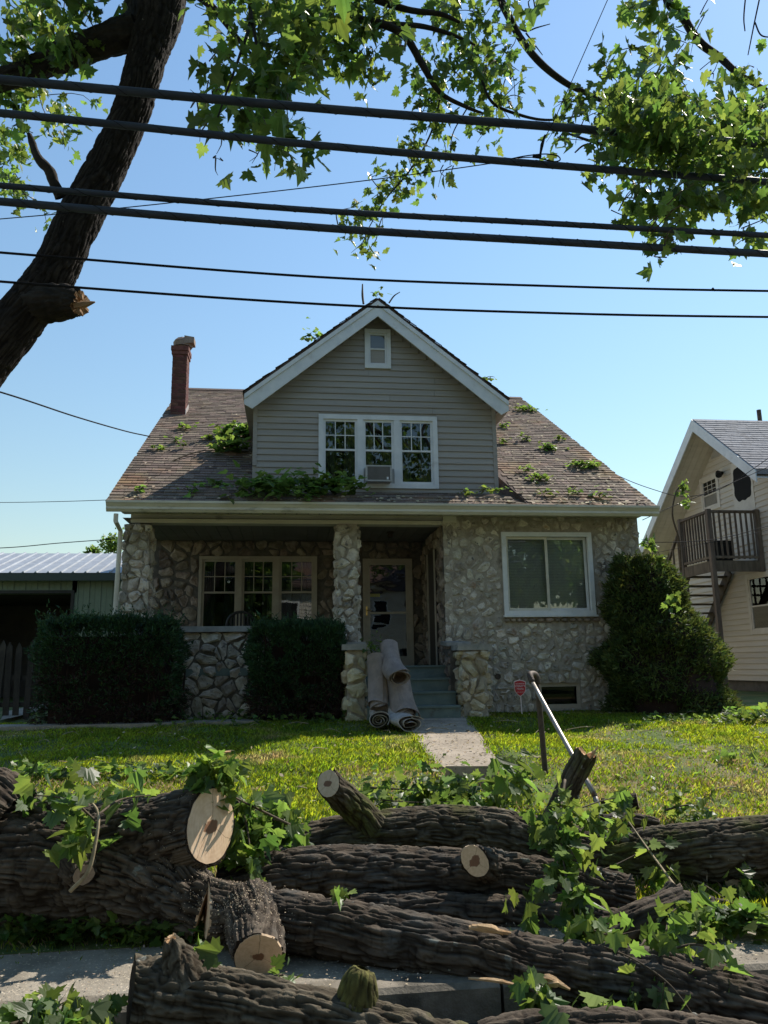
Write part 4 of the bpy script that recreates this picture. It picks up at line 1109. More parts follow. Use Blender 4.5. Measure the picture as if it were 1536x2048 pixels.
# side wing eave / gutter coming towards the street
g0_ = npx(1500, 940); mb = MB(); zz = nroof(Fy) - .3
mb.box(NX - .35, NX - .2, wy0, Fy + .15, zz, zz + .14); part('gutter', mb, M['offwhite'], nh)
mb = MB(); mb.prism([(NX - .2, wy0, zz + .15), (NX + 2.5, wy0, zz + 1.6), (NX + 2.5, Fy + 2.2, zz + 1.6), (NX - .2, Fy + .2, zz + .15)], (0, 0, .06)); part('wing_roof', mb, M['shingle_grey'], nh)
# balcony
bn_ = PX(1425, 1117, 10.5); bf_ = PX(1367, 1117, 10.5)
BX = 10.5; by0, by1 = bn_.y, bf_.y; bz = bn_.z - .05; rt = PX(1425, 1017, 10.5).z
bal = part('balcony', MB().box(BX, NX - .04, by0, by1, bz - .05, bz), M['deck'], nh)
mb = MB(); mb.box(BX - .03, BX, by0 - .03, by1, bz - .28, bz - .003); mb.box(BX, NX - .05, by0 - .03, by0, bz - .28, bz - .004); part('rim_joist', mb, M['deck'], bal)
k = 0; y = by0 + .12
bal_me = make_mesh('baluster', *MB().box(-.02, .02, -.02, .02, 0, rt - bz - .06).get(), M['deck'])
while y < by1 - .05: piece('baluster', bal_me, bal, Matrix.Translation((BX, y, bz + .04))); y += .14
x = BX + .14
while x < NX - .1: piece('baluster', bal_me, bal, Matrix.Translation((x, by0, bz + .04))); x += .145
mb = MB(); mb.box(BX - .05, BX + .05, by0 - .05, by1, rt - .06, rt - .001); mb.box(BX + .06, NX - .02, by0 - .05, by0 + .05, rt - .06, rt); part('rail', mb, M['deck'], bal)
mb = MB(); mb.box(BX - .03, BX + .03, by0 + .06, by1, bz + .06, bz + .12); mb.box(BX + .06, NX - .02, by0 - .03, by0 + .03, bz + .06, bz + .119); part('rail', mb, M['deck'], bal)
for (px_, py_, zlo) in ((BX, by0, .7), (BX, by1, .7), (NX - .1, by0, bz - .28)):
    mb = MB(); mb.box(px_ - .055, px_ + .055, py_ - .055, py_ + .055, zlo, rt + .03); part('post', mb, M['deck'], bal)
ch = thing('storage_tub', 'dark storage tub on the neighbour\'s balcony behind the balusters', 'tub', (11.0, by0 + .45, bz))
mb = MB(); mb.prism([(10.75, by0 + .25, bz + .002), (11.2, by0 + .25, bz + .002), (11.2, by0 + .7, bz + .002), (10.75, by0 + .7, bz + .002)], (0, 0, .5)); part('body', mb, M['black'], ch)
mb = MB(); mb.box(10.73, 11.22, by0 + .23, by0 + .72, bz + .502, bz + .55); part('lid', mb, M['black'], ch)
# open stair descending along the wall, away from the street
st0 = Vector((0, by1, bz)); st1 = Vector((0, by1 + 3.1, .85)); nt_ = 14
stair = part('outside_stair', MB().beam((NX - .12, by1, bz - .1), (NX - .12, st1.y, st1.z), .05, .26), M['deck'], nh)
part('stringer', MB().beam((BX + .12, by1, bz - .1), (BX + .12, st1.y, st1.z), .05, .26), M['deck'], stair)
tr_me = make_mesh('tread', *MB().box(BX + .15, NX - .15, -.13, .13, -.02, .02).get(), M['deck'])
for k in range(1, nt_):
    t = k / nt_; piece('tread', tr_me, stair, Matrix.Translation((0, by1 + 3.1 * t, bz + (st1.z - bz) * t)))
mb = MB(); mb.beam((BX + .05, by1, rt - .05), (BX + .05, st1.y, st1.z + rt - bz), .07, .05); part('hand_rail', mb, M['deck'], stair)
for k in range(1, 9):
    t = k / 10; mb = MB(); yy = by1 + 3.1 * t; zz = bz + (st1.z - bz) * t; mb.box(BX + .03, BX + .07, yy - .02, yy + .02, zz - .1, zz + rt - bz - .08); part('baluster', mb, M['deck'], stair)

# ================================================================== green garage at the left
gy = 21.0
g_ra = P(0, 1107, gy + 2.6); g_ea = P(0, 1146, gy - .3); gx1 = P(236, 1146, gy).x + 1.5
gar = thing('green_garage', 'long green metal garage with ribbed tin roof behind the hedge', 'garage', (-6, gy, .8))
gx0 = -18.0
mb = MB(); mb.prism([(gx0, gy - .3, g_ea.z - .03), (gx1, gy - .3, g_ea.z - .03), (gx1, gy + 2.6, g_ra.z - .03), (gx0, gy + 2.6, g_ra.z - .03)], (0, 0, .025)); grf = part('roof', mb, M['tin'], gar)
sv_ = Vector((0, 2.9, g_ra.z - g_ea.z)); 
x = gx0
while x < gx1 - .1:
    mb = MB(); o_ = Vector((x, gy - .32, g_ea.z))
    mb.prism([o_ + Vector((.01, 0, 0)), o_ + Vector((.30, 0, 0)), o_ + Vector((.30, 0, .005)), o_ + Vector((.01, 0, .005))], sv_)
    mb.prism([o_ + Vector((-.035, 0, 0)), o_ + Vector((.035, 0, 0)), o_ + Vector((.018, 0, .04)), o_ + Vector((-.018, 0, .04))], sv_)
    part('roof_panel', mb, M['tin'], grf); x += .31
mb = MB(); mb.box(gx0, gx1, gy - .34, gy - .31, g_ea.z - .2, g_ea.z - .01); part('fascia', mb, mat('dark_green_trim', (.05, .065, .055), None, rough=.5), gar)
dz_ = P(70, 1187, gy).z; dx1 = P(143, 1187, gy).x
fg = front(gy)
gw_ = part('wall', wall_sheet(fg, gx0, gx1, .5, g_ea.z, [(dx1 - 4.2, dx1, .5, dz_)], .3), M['greensiding'], gar)
x = dx1 + .02
while x < gx1 - .1:
    mb = MB(); fbox(mb, fg, x, x + .285, .5, g_ea.z - .02, .002, .012); fbox(mb, fg, x + .12, x + .15, .5, g_ea.z - .02, .012, .03); part('siding_panel', mb, M['greensiding'], gw_); x += .29
x = dx1 - 4.2
while x < dx1 - .1:
    mb = MB(); fbox(mb, fg, x, x + .285, dz_ + .01, g_ea.z - .02, .002, .012); fbox(mb, fg, x + .12, x + .15, dz_ + .01, g_ea.z - .02, .012, .03); part('siding_panel', mb, M['greensiding'], gw_); x += .29
mb = MB()
for q in (((dx1 - 4.2, gy + .3), (dx1 - 4.2, gy + 4)), ((dx1, gy + .3), (dx1, gy + 4)), ((dx1 - 4.2, gy + 4), (dx1, gy + 4))): mb.quad((*q[0], .5), (*q[1], .5), (*q[1], dz_), (*q[0], dz_))
mb.quad((dx1 - 4.2, gy + .3, dz_), (dx1, gy + .3, dz_), (dx1, gy + 4, dz_), (dx1 - 4.2, gy + 4, dz_)); part('bay', mb, M['room'], gar)
mb = MB(); fbox(mb, fg, dx1 - 4.3, dx1 + .08, dz_, dz_ + .08, -.02, .04); fbox(mb, fg, dx1, dx1 + .08, .5, dz_, -.02, .04); part('door_trim', mb, M['black'], gar)
# picket fence stub
fy = 14.2
fence = thing('picket_fence', 'weathered grey wooden picket fence left of the clipped hedge', 'fence', (P(30, 1390, fy).x, fy, .8))
fx0, fx1 = P(-90, 1340, fy).x, P(66, 1340, fy).x
pk = [(0, 0), (.10, 0), (.10, .92), (.05, 1.0), (0, .92)]
ptop = P(30, 1282, fy).z
pk_me = make_mesh('picket', *MB().prism([(x, 0, z * (ptop - .75)) for x, z in pk], (0, .02, 0)).get(), M['picket'])
x = fx0
while x < fx1: piece('picket', pk_me, fence, Matrix.Translation((x, fy + random.uniform(-.01, .01), .75 + random.uniform(-.04, .03))) @ Matrix.Rotation(random.uniform(-.03, .03), 4, 'Y')); x += .165
for z_ in (1.0, 1.45):
    mb = MB(); mb.box(fx0, fx1 + .05, fy + .024, fy + .06, z_, z_ + .08); part('fence_rail', mb, M['picket'], fence)

# ================================================================== leaves
def leaf_template(fold=.12, droop=.18, curl=.0, low=False):
    h = [(0, .03), (.12, -.08), (.34, -.14), (.34, .02), (.63, .16), (.50, .28), (.55, .43), (.28, .41), (.36, .66), (.18, .68), (0, 1.0)]
    if low: h = [(0, .0), (.38, -.10), (.38, .07), (.60, .26), (.27, .47), (.30, .68), (0, 1.0)]
    V = []; Fc = []
    for s in (1, -1):
        o = len(V)
        for x, y in h:
            z = fold * abs(x) - droop * y * y + curl * x * x
            V.append((s * x, y, z))
        n = len(h)
        if low: Fc.append(tuple(o + k for k in range(n)) if s > 0 else tuple(o + k for k in range(n - 1, -1, -1)))
        else: Fc.append(tuple(o + k for k in range(n)) if s > 0 else tuple(o + k for k in range(n - 1, -1, -1)))
    return np.array(V), Fc
LT = [leaf_template(.10, .15), leaf_template(.32, .30, -.2), leaf_template(-.15, .45, .3), leaf_template(.05, -.12, .4), leaf_template(.55, .65, -.5), leaf_template(-.35, .85, .2), leaf_template(.2, .5, .9)]
LTL = [leaf_template(.12, .2, 0, True), leaf_template(.35, .4, -.2, True), leaf_template(-.12, .1, .2, True)]
LEAF_ME = [make_mesh('leaf', v, f, M['leaf']) for v, f in LT]
WILT_ME = [make_mesh('leaf', v, f, M['leaf_under']) for v, f in LT]
def leaf_matrix(r, pos, size, hang=.6, flat=False):
    """leaf frame: y = base to tip, z = blade normal"""
    if flat:
        y = Vector((r.normal(), r.normal(), r.normal() * .25)); n = Vector((r.normal() * .35, r.normal() * .35, 1))
    else:
        y = Vector((r.normal() * .75, r.normal() * .75, -hang * 1.1 + r.normal() * .45)); n = Vector((r.normal() * .9, r.normal() * .9 - .15, .75 + r.normal() * .5))
    y.normalize(); x = y.cross(n)
    if x.length < 1e-3: x = Vector((1, 0, 0))
    x.normalize(); n = x.cross(y)
    m = Matrix((x, y, n)).transposed().to_4x4()
    return Matrix.Translation(pos) @ m @ Matrix.Scale(size, 4)
CAMP = Vector((0, 0, EYE))
CRT = CAM_R.transposed()
def in_view(p):
    q = CRT @ (p - CAMP)
    if q.z > -.2: return False
    return abs(q.x / -q.z) < .53 and abs(q.y / -q.z) < .70
def place_leaves(root, mats, cap=300, name='leaf', rest='foliage', wilt=.06, seed=0, low=False, rest_mat=None):
    r = np.random.default_rng(seed)
    sc = [(1e9 if not in_view(m.translation) else (m.translation - CAMP).length / max(m.to_scale().x, 1e-3), i) for i, m in enumerate(mats)]
    sc.sort()
    pick = {i for d, i in sc[:cap] if d < 1e8}
    V = []; Fc = []; T = []; o = 0
    for i, m in enumerate(mats):
        if i in pick:
            piece(name, (WILT_ME if r.random() < wilt else LEAF_ME)[r.integers(7)], root, m)
        else:
            tv, tf = (LTL[r.integers(3)] if low else LT[r.integers(7)])
            a = np.array(m)
            V.append(tv @ a[:3, :3].T + a[:3, 3]); T.append(np.full(len(tv), r.random()))
            Fc += [tuple(k + o for k in f) for f in tf]; o += len(tv)
    if V: part(rest, (np.vstack(V), Fc), rest_mat or M['leaf_t'], root, kind='stuff', tint=np.concatenate(T))
def twig_leaves(r, path, n, size, hang=.6, spread=.10, t0=.15, sv=.3):
    C = catmull(path, 40); out = []
    for k in range(n):
        t = t0 + (1 - t0) * r.random() ** .8
        p = C[int(t * 39)]
        s = size * (1 + r.uniform(-sv, sv))
        off = r.normal(0, spread, 3); off[2] -= spread * .4
        out.append(leaf_matrix(r, Vector(p + off), s, hang))
    return out

BARKT = {}
# ================================================================== bark-covered logs
def log_geo(pts, radii, seed=0, du=.0055, dv=.009, amp=.014, end_n=(None, None), freq=11.0, lump=.05, moss=0, jag=(0, 0)):
    pts = [Vector(p) for p in pts]
    L = sum((pts[i + 1] - pts[i]).length for i in range(len(pts) - 1))
    m = max(12, int(L / dv)); C = catmull(pts, m)
    u = np.concatenate([[0], np.cumsum([(pts[i + 1] - pts[i]).length for i in range(len(pts) - 1)])]) / L
    seg = np.linspace(0, 1, len(pts)); uu = np.interp(np.linspace(0, 1, m), seg, u)
    R = np.interp(np.linspace(0, 1, m), seg, radii)
    n = int(min(420, max(24, 2 * math.pi * max(radii) / du)))
    T, N, B = frames(C)
    th = np.linspace(0, 2 * math.pi, n, endpoint=False)
    ct, st_ = np.cos(th), np.sin(th)
    S_ = uu * L
    ring = ct[None, :, None] * N[:, None, :] + st_[None, :, None] * B[:, None, :]
    rm = float(np.mean(radii))
    cx = (ct[None, :] * R[:, None]); cy = (st_[None, :] * R[:, None]); sz = np.repeat(S_[:, None], n, 1)
    q = np.stack([cx.ravel(), cy.ravel(), sz.ravel()], 1)
    w = np.stack([vnoise(q * 7, seed + 3), vnoise(q * 7 + 7, seed + 4), vnoise(q * 7 + 3, seed + 5)], 1) - .5
    a = q * np.array([freq * 4.0, freq * 4.0, 5.2]) + w * 1.1
    e1 = np.abs(2 * vnoise(a, seed) - 1); e2 = np.abs(2 * vnoise(a * np.array([1.9, 1.9, 1.5]) + 11, seed + 1) - 1)
    s1 = np.clip(e1 / .52, 0, 1); s2 = np.clip(e2 / .45, 0, 1)      # narrow furrows between flat-topped ridges
    s1 = s1 * s1 * (3 - 2 * s1); s2 = s2 * s2 * (3 - 2 * s2)
    fine = vnoise(q * np.array([75, 75, 28]), seed + 6); flake = vnoise(q * np.array([30, 30, 14]), seed + 12)
    bark = s1 * .80 + s2 * .40 + fine * .12 + flake * .12 - .25; BARKT['t'] = np.clip(s1 * .62 + s2 * .38 + fine * .25 - .12, 0, 1)
    cr = np.abs(2 * vnoise(q * np.array([freq * 1.6, freq * 1.6, 17]) + w * 2, seed + 15) - 1); crk = np.clip(cr / .16, 0, 1)      # cross cracks and flaking plates
    pl = vnoise(q * np.array([freq * 3.0, freq * 3.0, 11]), seed + 16)
    bark = bark - (1 - crk) * .30 + (pl - .5) * .34 + (vnoise(q * np.array([130, 130, 70]), seed + 17) - .5) * .14
    BARKT['t'] = np.clip(BARKT['t'] - (1 - crk) * .35 + (pl - .5) * .3, 0, 1)
    big = vnoise(q * np.array([2.6, 2.6, 1.6]), seed + 2) - .5
    Rd = R[:, None] * (1 + lump * 2 * big.reshape(m, n)) + (bark.reshape(m, n) - .55) * amp * 1.28
    V = C[:, None, :] + ring * Rd[:, :, None]
    ends = []
    for e, k0, sgn in ((0, 0, -1), (1, m - 1, 1)):
        nrm = end_n[e]
        tdir = T[k0] * sgn
        nn = Vector(nrm).normalized() if nrm is not None else Vector(tdir)
        nn_a = np.array(nn)
        if nrm is not None:
            den = float(tdir.dot(nn_a)); den = den if abs(den) > .15 else .15
            sh = -((V[k0] - C[k0]) @ nn_a) / den
            for k in range(m):
                d = abs(S_[k] - S_[k0]); wgt = max(0, 1 - d / (3.2 * R[k0] + 1e-6)) ** 1.0
                if wgt <= 0: continue
                V[k] += (tdir * wgt)[None, :] * sh[:, None]
        if jag[e]:
            jg = (vnoise(np.stack([ct * 3, st_ * 3, th * 0 + seed], 1), seed + 9) - .4) * jag[e] + (vnoise(np.stack([ct * 9, st_ * 9, th * 0], 1), seed + 8) - .5) * jag[e] * .6
            for k in range(m):
                d = abs(S_[k] - S_[k0]); wgt = max(0, 1 - d / (1.5 * jag[e] + R[k0]))
                V[k] += tdir[None, :] * (jg * wgt)[:, None]
        ends.append((Vector(C[k0]), nn, V[k0].copy(), R[k0]))
    Vf = V.reshape(-1, 3)
    i = np.arange((m - 1) * n); r_ = i // n; c_ = i % n; c2 = (c_ + 1) % n
    Fc = np.stack([r_ * n + c_, r_ * n + c2, (r_ + 1) * n + c2, (r_ + 1) * n + c_], 1)
    return Vf, Fc, ends
def cap_geo(end):
    c, nn, ring, R = end
    V = np.vstack([ring, [c]]); n = len(ring)
    return V, [(k, (k + 1) % n, n) for k in range(n)]
def cut_face(parent, end, m, inset=.945, lift=.003, name='cut_face', label=None):
    c, nn, ring, R = end
    z = nn; x = Vector((0, 0, 1)).cross(z)
    if x.length < .05: x = Vector((1, 0, 0))
    x.normalize(); y = z.cross(x)
    rg = ring - np.array(c); n = len(rg)
    step = max(1, n // 90); rg = rg[::step]; n = len(rg)
    co = np.stack([rg @ np.array(x), rg @ np.array(y), rg @ np.array(z)], 1)
    cen = co.mean(0); co = (co - cen)
    rr = np.linalg.norm(co[:, :2], axis=1).mean()
    sm = co.copy()
    for _ in range(3): sm = (np.roll(sm, 1, 0) + sm * 2 + np.roll(sm, -1, 0)) / 4
    an_ = np.arctan2(sm[:, 1], sm[:, 0]); el_ = np.linalg.norm(sm[:, :2], axis=1); k2 = 2 * np.mean(el_ * np.cos(2 * an_)), 2 * np.mean(el_ * np.sin(2 * an_))
    ideal = rr + k2[0] * np.cos(2 * an_) + k2[1] * np.sin(2 * an_); f_ = (ideal * .65 + el_ * .35) / el_; sm[:, :2] *= f_[:, None]
    sm *= inset / rr; sm[:, 2] = 0
    V = [(0, 0, 0)] + [tuple(v) for v in sm] + [tuple(v - np.array([0, 0, .08])) for v in sm * np.array([1.01, 1.01, 1])]
    Fc = [(0, 1 + k, 1 + (k + 1) % n) for k in range(n)] + [(1 + k, 1 + n + k, 1 + n + (k + 1) % n, 1 + (k + 1) % n) for k in range(n)]
    me = make_mesh(name, V, Fc, m)
    Mx = Matrix.Translation(c + x * cen[0] + y * cen[1] + z * lift) @ Matrix((x, y, z)).transposed().to_4x4() @ Matrix.Scale(rr, 4)
    o = piece(name, me, parent, Mx)
    if label: o['label'] = label
    return o
LOGGEO = {}
def log(name, label, cat, segs, m='bark', group=None):
    geos = []
    """segs: list of dict(pts, r, cut0, cut1, n0, n1, ...)"""
    c = segs[0]['pts'][len(segs[0]['pts']) // 2]
    t = thing(name, label, cat, (c.x, c.y, gz(c.y)), group)
    for k, s in enumerate(segs):
        V, Fc, ends = log_geo(s['pts'], s['r'], seed=s.get('seed', k * 17 + 5), amp=s.get('amp', .014), end_n=(s.get('n0'), s.get('n1')), lump=s.get('lump', .05), freq=s.get('freq', 11), du=s.get('du', .0055), dv=s.get('dv', .009), jag=s.get('jag', (0, 0)))
        geos.append((V, Fc)); body = part(s.get('name', 'log_body' if k == 0 else 'branch_stub'), (V, Fc), M[s.get('m', m)], t, smooth=True, tint=BARKT['t'])
        for e, key in ((0, 'cut0'), (1, 'cut1')):
            if key in s and s[key] is None: continue
            cv, cf = cap_geo(ends[e])
            part('end_grain', (cv, cf), M['split'] if s.get('jag', (0, 0))[e] else M[s.get('m', m)], body)
            if s.get(key): cut_face(body, ends[e], M[s[key]], s.get('inset', .945), s.get('lift', .003))
    LOGGEO[name + str(len(LOGGEO))] = (t, [g_ for g_ in geos])
    return t
def R_(px, Y, p): return px / ppm(P(p[0], p[1], Y))
def pp(*a): return [P(*q) for q in a]
# L1: the great butt log at the left, forking into two sawn limbs
cutn = (CAM_R @ Vector((.87, .22, .44)))
log('maple_butt_log', 'huge forked trunk section at the left with a pale sunlit saw cut', 'log', [
    dict(pts=pp((-330, 1745, 5.15), (-120, 1735, 5.1), (60, 1724, 5.02), (190, 1738, 4.95), (300, 1764, 4.82), (408, 1814, 4.66)), r=[.375, .365, .335, .318, .255, .155], seed=3, amp=.020, cut1='cut', n1=CAM_R @ Vector((.96, -.25, .02)), lump=.07, freq=9),
    dict(pts=pp((170, 1722, 5.0), (280, 1694, 4.92), (360, 1669, 4.84), (422, 1651, 4.74)), r=[.30, .265, .235, .205], seed=4, amp=.016, n1=cutn, cut1='cut', cut0=None, name='upper_limb', freq=9),
    dict(pts=pp((20, 1660, 4.98), (-20, 1640, 5.0), (-120, 1590, 5.1)), r=[.23, .27, .24], seed=8, amp=.020, cut0=None, name='root_flare', freq=9),
    dict(pts=pp((150, 1722, 4.72), (163, 1742, 4.62), (168, 1750, 4.58)), r=[.11, .085, .06], seed=9, amp=.010, cut0=None, cut1='cut_old', name='knot')], 'bark')
# L2: the long log lying in front, whitened with sawdust at its sawn end
log('maple_limb_log', 'long dark fallen log across the middle with sawdust and a round stub cut', 'log', [
    dict(pts=pp((414, 1818, 4.56), (520, 1835, 4.44), (660, 1855, 4.30), (800, 1882, 4.16), (960, 1914, 4.02), (1120, 1944, 3.92), (1300, 1972, 3.82), (1480, 2014, 3.72), (1720, 2070, 3.62)), r=[.152, .146, .140, .138, .136, .142, .158, .158, .15], seed=13, amp=.014, cut0='cut', n0=CAM_R @ Vector((-.96, .1, .27))),
    dict(pts=pp((500, 1812, 4.48), (509, 1848, 4.34), (514, 1885, 4.20), (516, 1911, 4.08)), r=[.150, .148, .136, .124], seed=15, amp=.013, n1=CAM_R @ Vector((-.05, -.34, .94)), cut0=None, cut1='cut')], 'bark')
# L3: the arched log at the back
log('arched_maple_log', 'arched mossy log at the back with a short sawn stub pointing up', 'log', [
    dict(pts=pp((470, 1738, 5.75), (560, 1708, 5.85), (700, 1680, 5.9), (850, 1664, 5.9), (980, 1669, 5.8), (1100, 1692, 5.6), (1250, 1720, 5.35), (1400, 1750, 5.1)), r=[.145, .165, .172, .178, .178, .168, .15, .122], seed=23, amp=.015, cut1='cut_old', n1=CAM_R @ Vector((.97, -.1, .05))),
    dict(pts=pp((742, 1655, 5.85), (720, 1627, 5.82), (690, 1598, 5.76), (657, 1567, 5.65)), r=[.125, .112, .102, .090], seed=24, amp=.010, cut0=None, cut1='cut_pale', n1=CAM_R @ Vector((-.45, .50, .70)), name='sawn_stub'),
    dict(pts=pp((1098, 1690, 5.62), (1118, 1625, 5.62), (1140, 1570, 5.6), (1172, 1508, 5.54)), r=[.115, .092, .082, .080], seed=25, amp=.009, cut0=None, jag=(0, .05), name='broken_stub'),
    ], 'bark_moss')
# L4: lying below the arched log, with a round pale stub cut facing the street
log('maple_trunk_log', 'dark log under the arched one with a round pale cut facing the street', 'log', [
    dict(pts=pp((440, 1778, 5.08), (560, 1758, 5.05), (720, 1753, 5.02), (900, 1758, 4.96), (1080, 1772, 4.9), (1260, 1802, 4.8)), r=[.135, .162, .175, .17, .16, .145], seed=33, amp=.015),
    dict(pts=pp((985, 1735, 4.92), (968, 1730, 4.80), (950, 1722, 4.64)), r=[.11, .094, .083], seed=34, amp=.009, cut0=None, cut1='cut_pale', n1=CAM_R @ Vector((-.12, .10, .98)), name='sawn_stub')], 'bark')
log('gap_log', 'added log in the dark gap between the long front log and the round-cut log', 'log', [  # log added to fill a gap dark with shade and debris
    dict(pts=pp((700, 1815, 4.80), (860, 1822, 4.76), (1000, 1832, 4.70), (1180, 1852, 4.6), (1340, 1880, 4.5)), r=[.07, .10, .11, .11, .10], seed=93, amp=.013)], 'bark')
# L5: right hand log
log('right_maple_log', 'thick log leaving the picture at the right behind the leafy branch', 'log', [
    dict(pts=pp((1195, 1725, 5.45), (1300, 1715, 5.3), (1420, 1705, 5.12), (1540, 1695, 5.02), (1700, 1690, 4.97)), r=[.165, .185, .195, .195, .20], seed=43, amp=.015)], 'bark_moss')
# L6: short pieces at the right
log('short_cut_log', 'short grey-ended log lying across the pile among leaves at right', 'log', [
    dict(pts=pp((1215, 1868, 4.28), (1285, 1838, 4.3), (1362, 1808, 4.34)), r=[.080, .088, .090], seed=53, amp=.010, cut1='cut_old', n1=CAM_R @ Vector((.95, -.1, .12))),
    dict(pts=pp((1318, 1812, 4.35), (1334, 1792, 4.37), (1348, 1772, 4.38)), r=[.055, .046, .040], seed=54, amp=.006, cut0=None, cut1='cut_old')], 'bark')
log('slender_log', 'slender pole log at the far right behind the short cut log', 'log', [
    dict(pts=pp((1350, 1795, 4.75), (1450, 1820, 4.7), (1560, 1855, 4.6), (1700, 1880, 4.55)), r=[.05, .055, .06, .06], seed=57, amp=.008)], 'bark')
log('bank_log', 'small dark log on the grassy bank right of the broken stub', 'log', [
    dict(pts=pp((1205, 1642, 6.3), (1260, 1640, 6.3), (1316, 1652, 6.25)), r=[.055, .058, .054], seed=61, amp=.01, cut1='cut_old')], 'bark')
log('bank_log', 'stubby log piece on the bank beside the hand rail foot', 'log', [
    dict(pts=pp((1208, 1612, 6.7), (1245, 1605, 6.7), (1275, 1602, 6.65)), r=[.065, .07, .065], seed=63, amp=.01, cut1='cut_old')], 'bark')
log('sawn_billet', 'upright pale sawn billet half hidden at the right edge of the pile', 'log', [
    dict(pts=pp((1470, 1820, 5.0), (1468, 1792, 5.0), (1467, 1766, 4.95)), r=[.05, .05, .048], seed=65, amp=.003, m='split')], 'bark')
# L7: mossy log nearest the camera
log('front_mossy_log', 'mossy lichen-spotted log nearest the street at the bottom left', 'log', [
    dict(pts=pp((262, 1985, 3.62), (350, 1998, 3.6), (480, 2022, 3.55), (640, 2052, 3.5), (800, 2086, 3.45), (980, 2135, 3.38)), r=[.130, .148, .142, .128, .118, .11], seed=73, amp=.016, n0=CAM_R @ Vector((-.9, .15, .3)), freq=11),
    dict(pts=pp((372, 1960, 3.6), (352, 1912, 3.6), (341, 1878, 3.58)), r=[.12, .07, .022], seed=74, amp=.010, cut0=None, jag=(0, .02), name='spur'),
    dict(pts=pp((712, 2045, 3.5), (715, 1995, 3.5), (721, 1950, 3.48), (725, 1936, 3.48)), r=[.105, .085, .060, .022], seed=75, amp=.008, cut0=None, cut1=None, name='rounded_stub', m='bark_mossy')], 'bark_moss')
# L8: bottom right
log('bottom_right_log', 'dark log peeping in along the bottom edge right of the kerb joint', 'log', [
    dict(pts=pp((960, 2078, 3.40), (1080, 2070, 3.42), (1250, 2075, 3.42), (1430, 2090, 3.40), (1700, 2130, 3.36)), r=[.06, .085, .10, .10, .10], seed=83, amp=.015)], 'bark')
# sawdust and chips caught in the bark round the saw cuts
def dust(key, n, ctr, radius, seed, s0=.004, s1=.013):
    t, geos = LOGGEO[key]; r = np.random.default_rng(seed); out = []
    for V, Fc in geos:
        c = V[Fc].mean(1); nn = np.cross(V[Fc[:, 1]] - V[Fc[:, 0]], V[Fc[:, 3]] - V[Fc[:, 0]]); nn /= np.linalg.norm(nn, axis=1)[:, None] + 1e-12
        cen = V.mean(0)
        d = np.linalg.norm(c - np.array(ctr), axis=1) / radius
        w_ = np.exp(-d * d * 1.4) * np.clip(np.abs(nn[:, 2]) * 1.2 - .05, 0, 1) * np.clip(vnoise(c * 9, seed) * 2.4 - .6, 0.03, 1)
        w_[d > 2] = 0
        k = min(n // len(geos), int((w_ > 1e-4).sum()))
        if k < 5: continue
        idx = r.choice(len(c), k, p=w_ / w_.sum()); out.append((c[idx] + r.normal(0, .004, (k, 3)), nn[idx]))
    P0 = np.vstack([o[0] for o in out]); N0 = np.vstack([o[1] for o in out]); k = len(P0)
    nz = N0 * np.sign(N0[:, 2:3] + 1e-9) + r.normal(0, .5, (k, 3)); nz /= np.linalg.norm(nz, axis=1)[:, None]
    u = np.cross(nz, r.normal(0, 1, (k, 3))); u /= np.linalg.norm(u, axis=1)[:, None]; v_ = np.cross(nz, u)
    sz = r.uniform(s0, s1, (k, 1)); Pc = P0 + nz * .004
    V = np.stack([Pc - u * sz, Pc - v_ * sz * .5, Pc + u * sz, Pc + v_ * sz * .5], 1).reshape(-1, 3)
    part('sawdust', (V, np.arange(k * 4).reshape(k, 4)), M['dust'], t, kind='stuff', tint=np.repeat(r.random(k), 4))
dust('maple_limb_log1', 4500, P(480, 1800, 4.4), .26, 5, .002, .006)
dust('maple_butt_log0', 2500, P(420, 1750, 4.62), .30, 6, .002, .006)
# ================================================================== standing maple: trunk, limbs, crown
TY = 6.2
tp = [(-560, 1500, TY), (-330, 1180, TY), (-150, 880, TY), (-40, 735, TY), (45, 630, TY), (108, 545, TY), (155, 445, TY), (212, 335, TY), (262, 225, TY), (295, 110, TY), (318, 10, TY), (332, -120, TY), (345, -420, TY)]
tw_px = [90, 75, 62, 50, 46, 42, 41, 38, 35, 36, 50, 44, 30]
tpts = pp(*tp)
trr = [w / ppm(p) for w, p in zip(tw_px, tpts)]
maple = thing('maple_tree', 'leaning maple with dark trunk at the upper left and leafy boughs overhead', 'tree', (tpts[0].x, tpts[0].y, gz(TY)))
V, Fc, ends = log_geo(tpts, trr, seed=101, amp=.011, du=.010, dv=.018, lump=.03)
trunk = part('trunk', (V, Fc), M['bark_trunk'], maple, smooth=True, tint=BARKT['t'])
def limb(pts, px, name='limb', Y=None, seed=1, n=8, mt='bark_tree', amp=None):
    q = pp(*pts); r_ = [w / ppm(p) for w, p in zip(px, q)]
    if amp:
        V, Fc, e = log_geo(q, r_, seed=seed, amp=amp, du=.014, dv=.022, lump=.03)
        return part(name, (V, Fc), M[mt], maple, smooth=True), q
    mb = MB(); mb.tube(q, r_, n, max(10, 7 * len(q)), True); return part(name, mb, M[mt], maple, smooth=True), q
limb([(275, 60, TY), (200, 85, TY + .05), (120, 115, TY + .1), (50, 145, TY + .1), (-60, 175, TY + .1), (-200, 200, TY)], [34, 30, 27, 22, 19, 15], 'limb', seed=103, amp=.012)
limb([(290, 130, TY), (272, 40, TY + .1), (264, -30, TY + .1), (262, -200, TY + .1)], [26, 20, 16, 12], 'limb', seed=104, amp=.010)
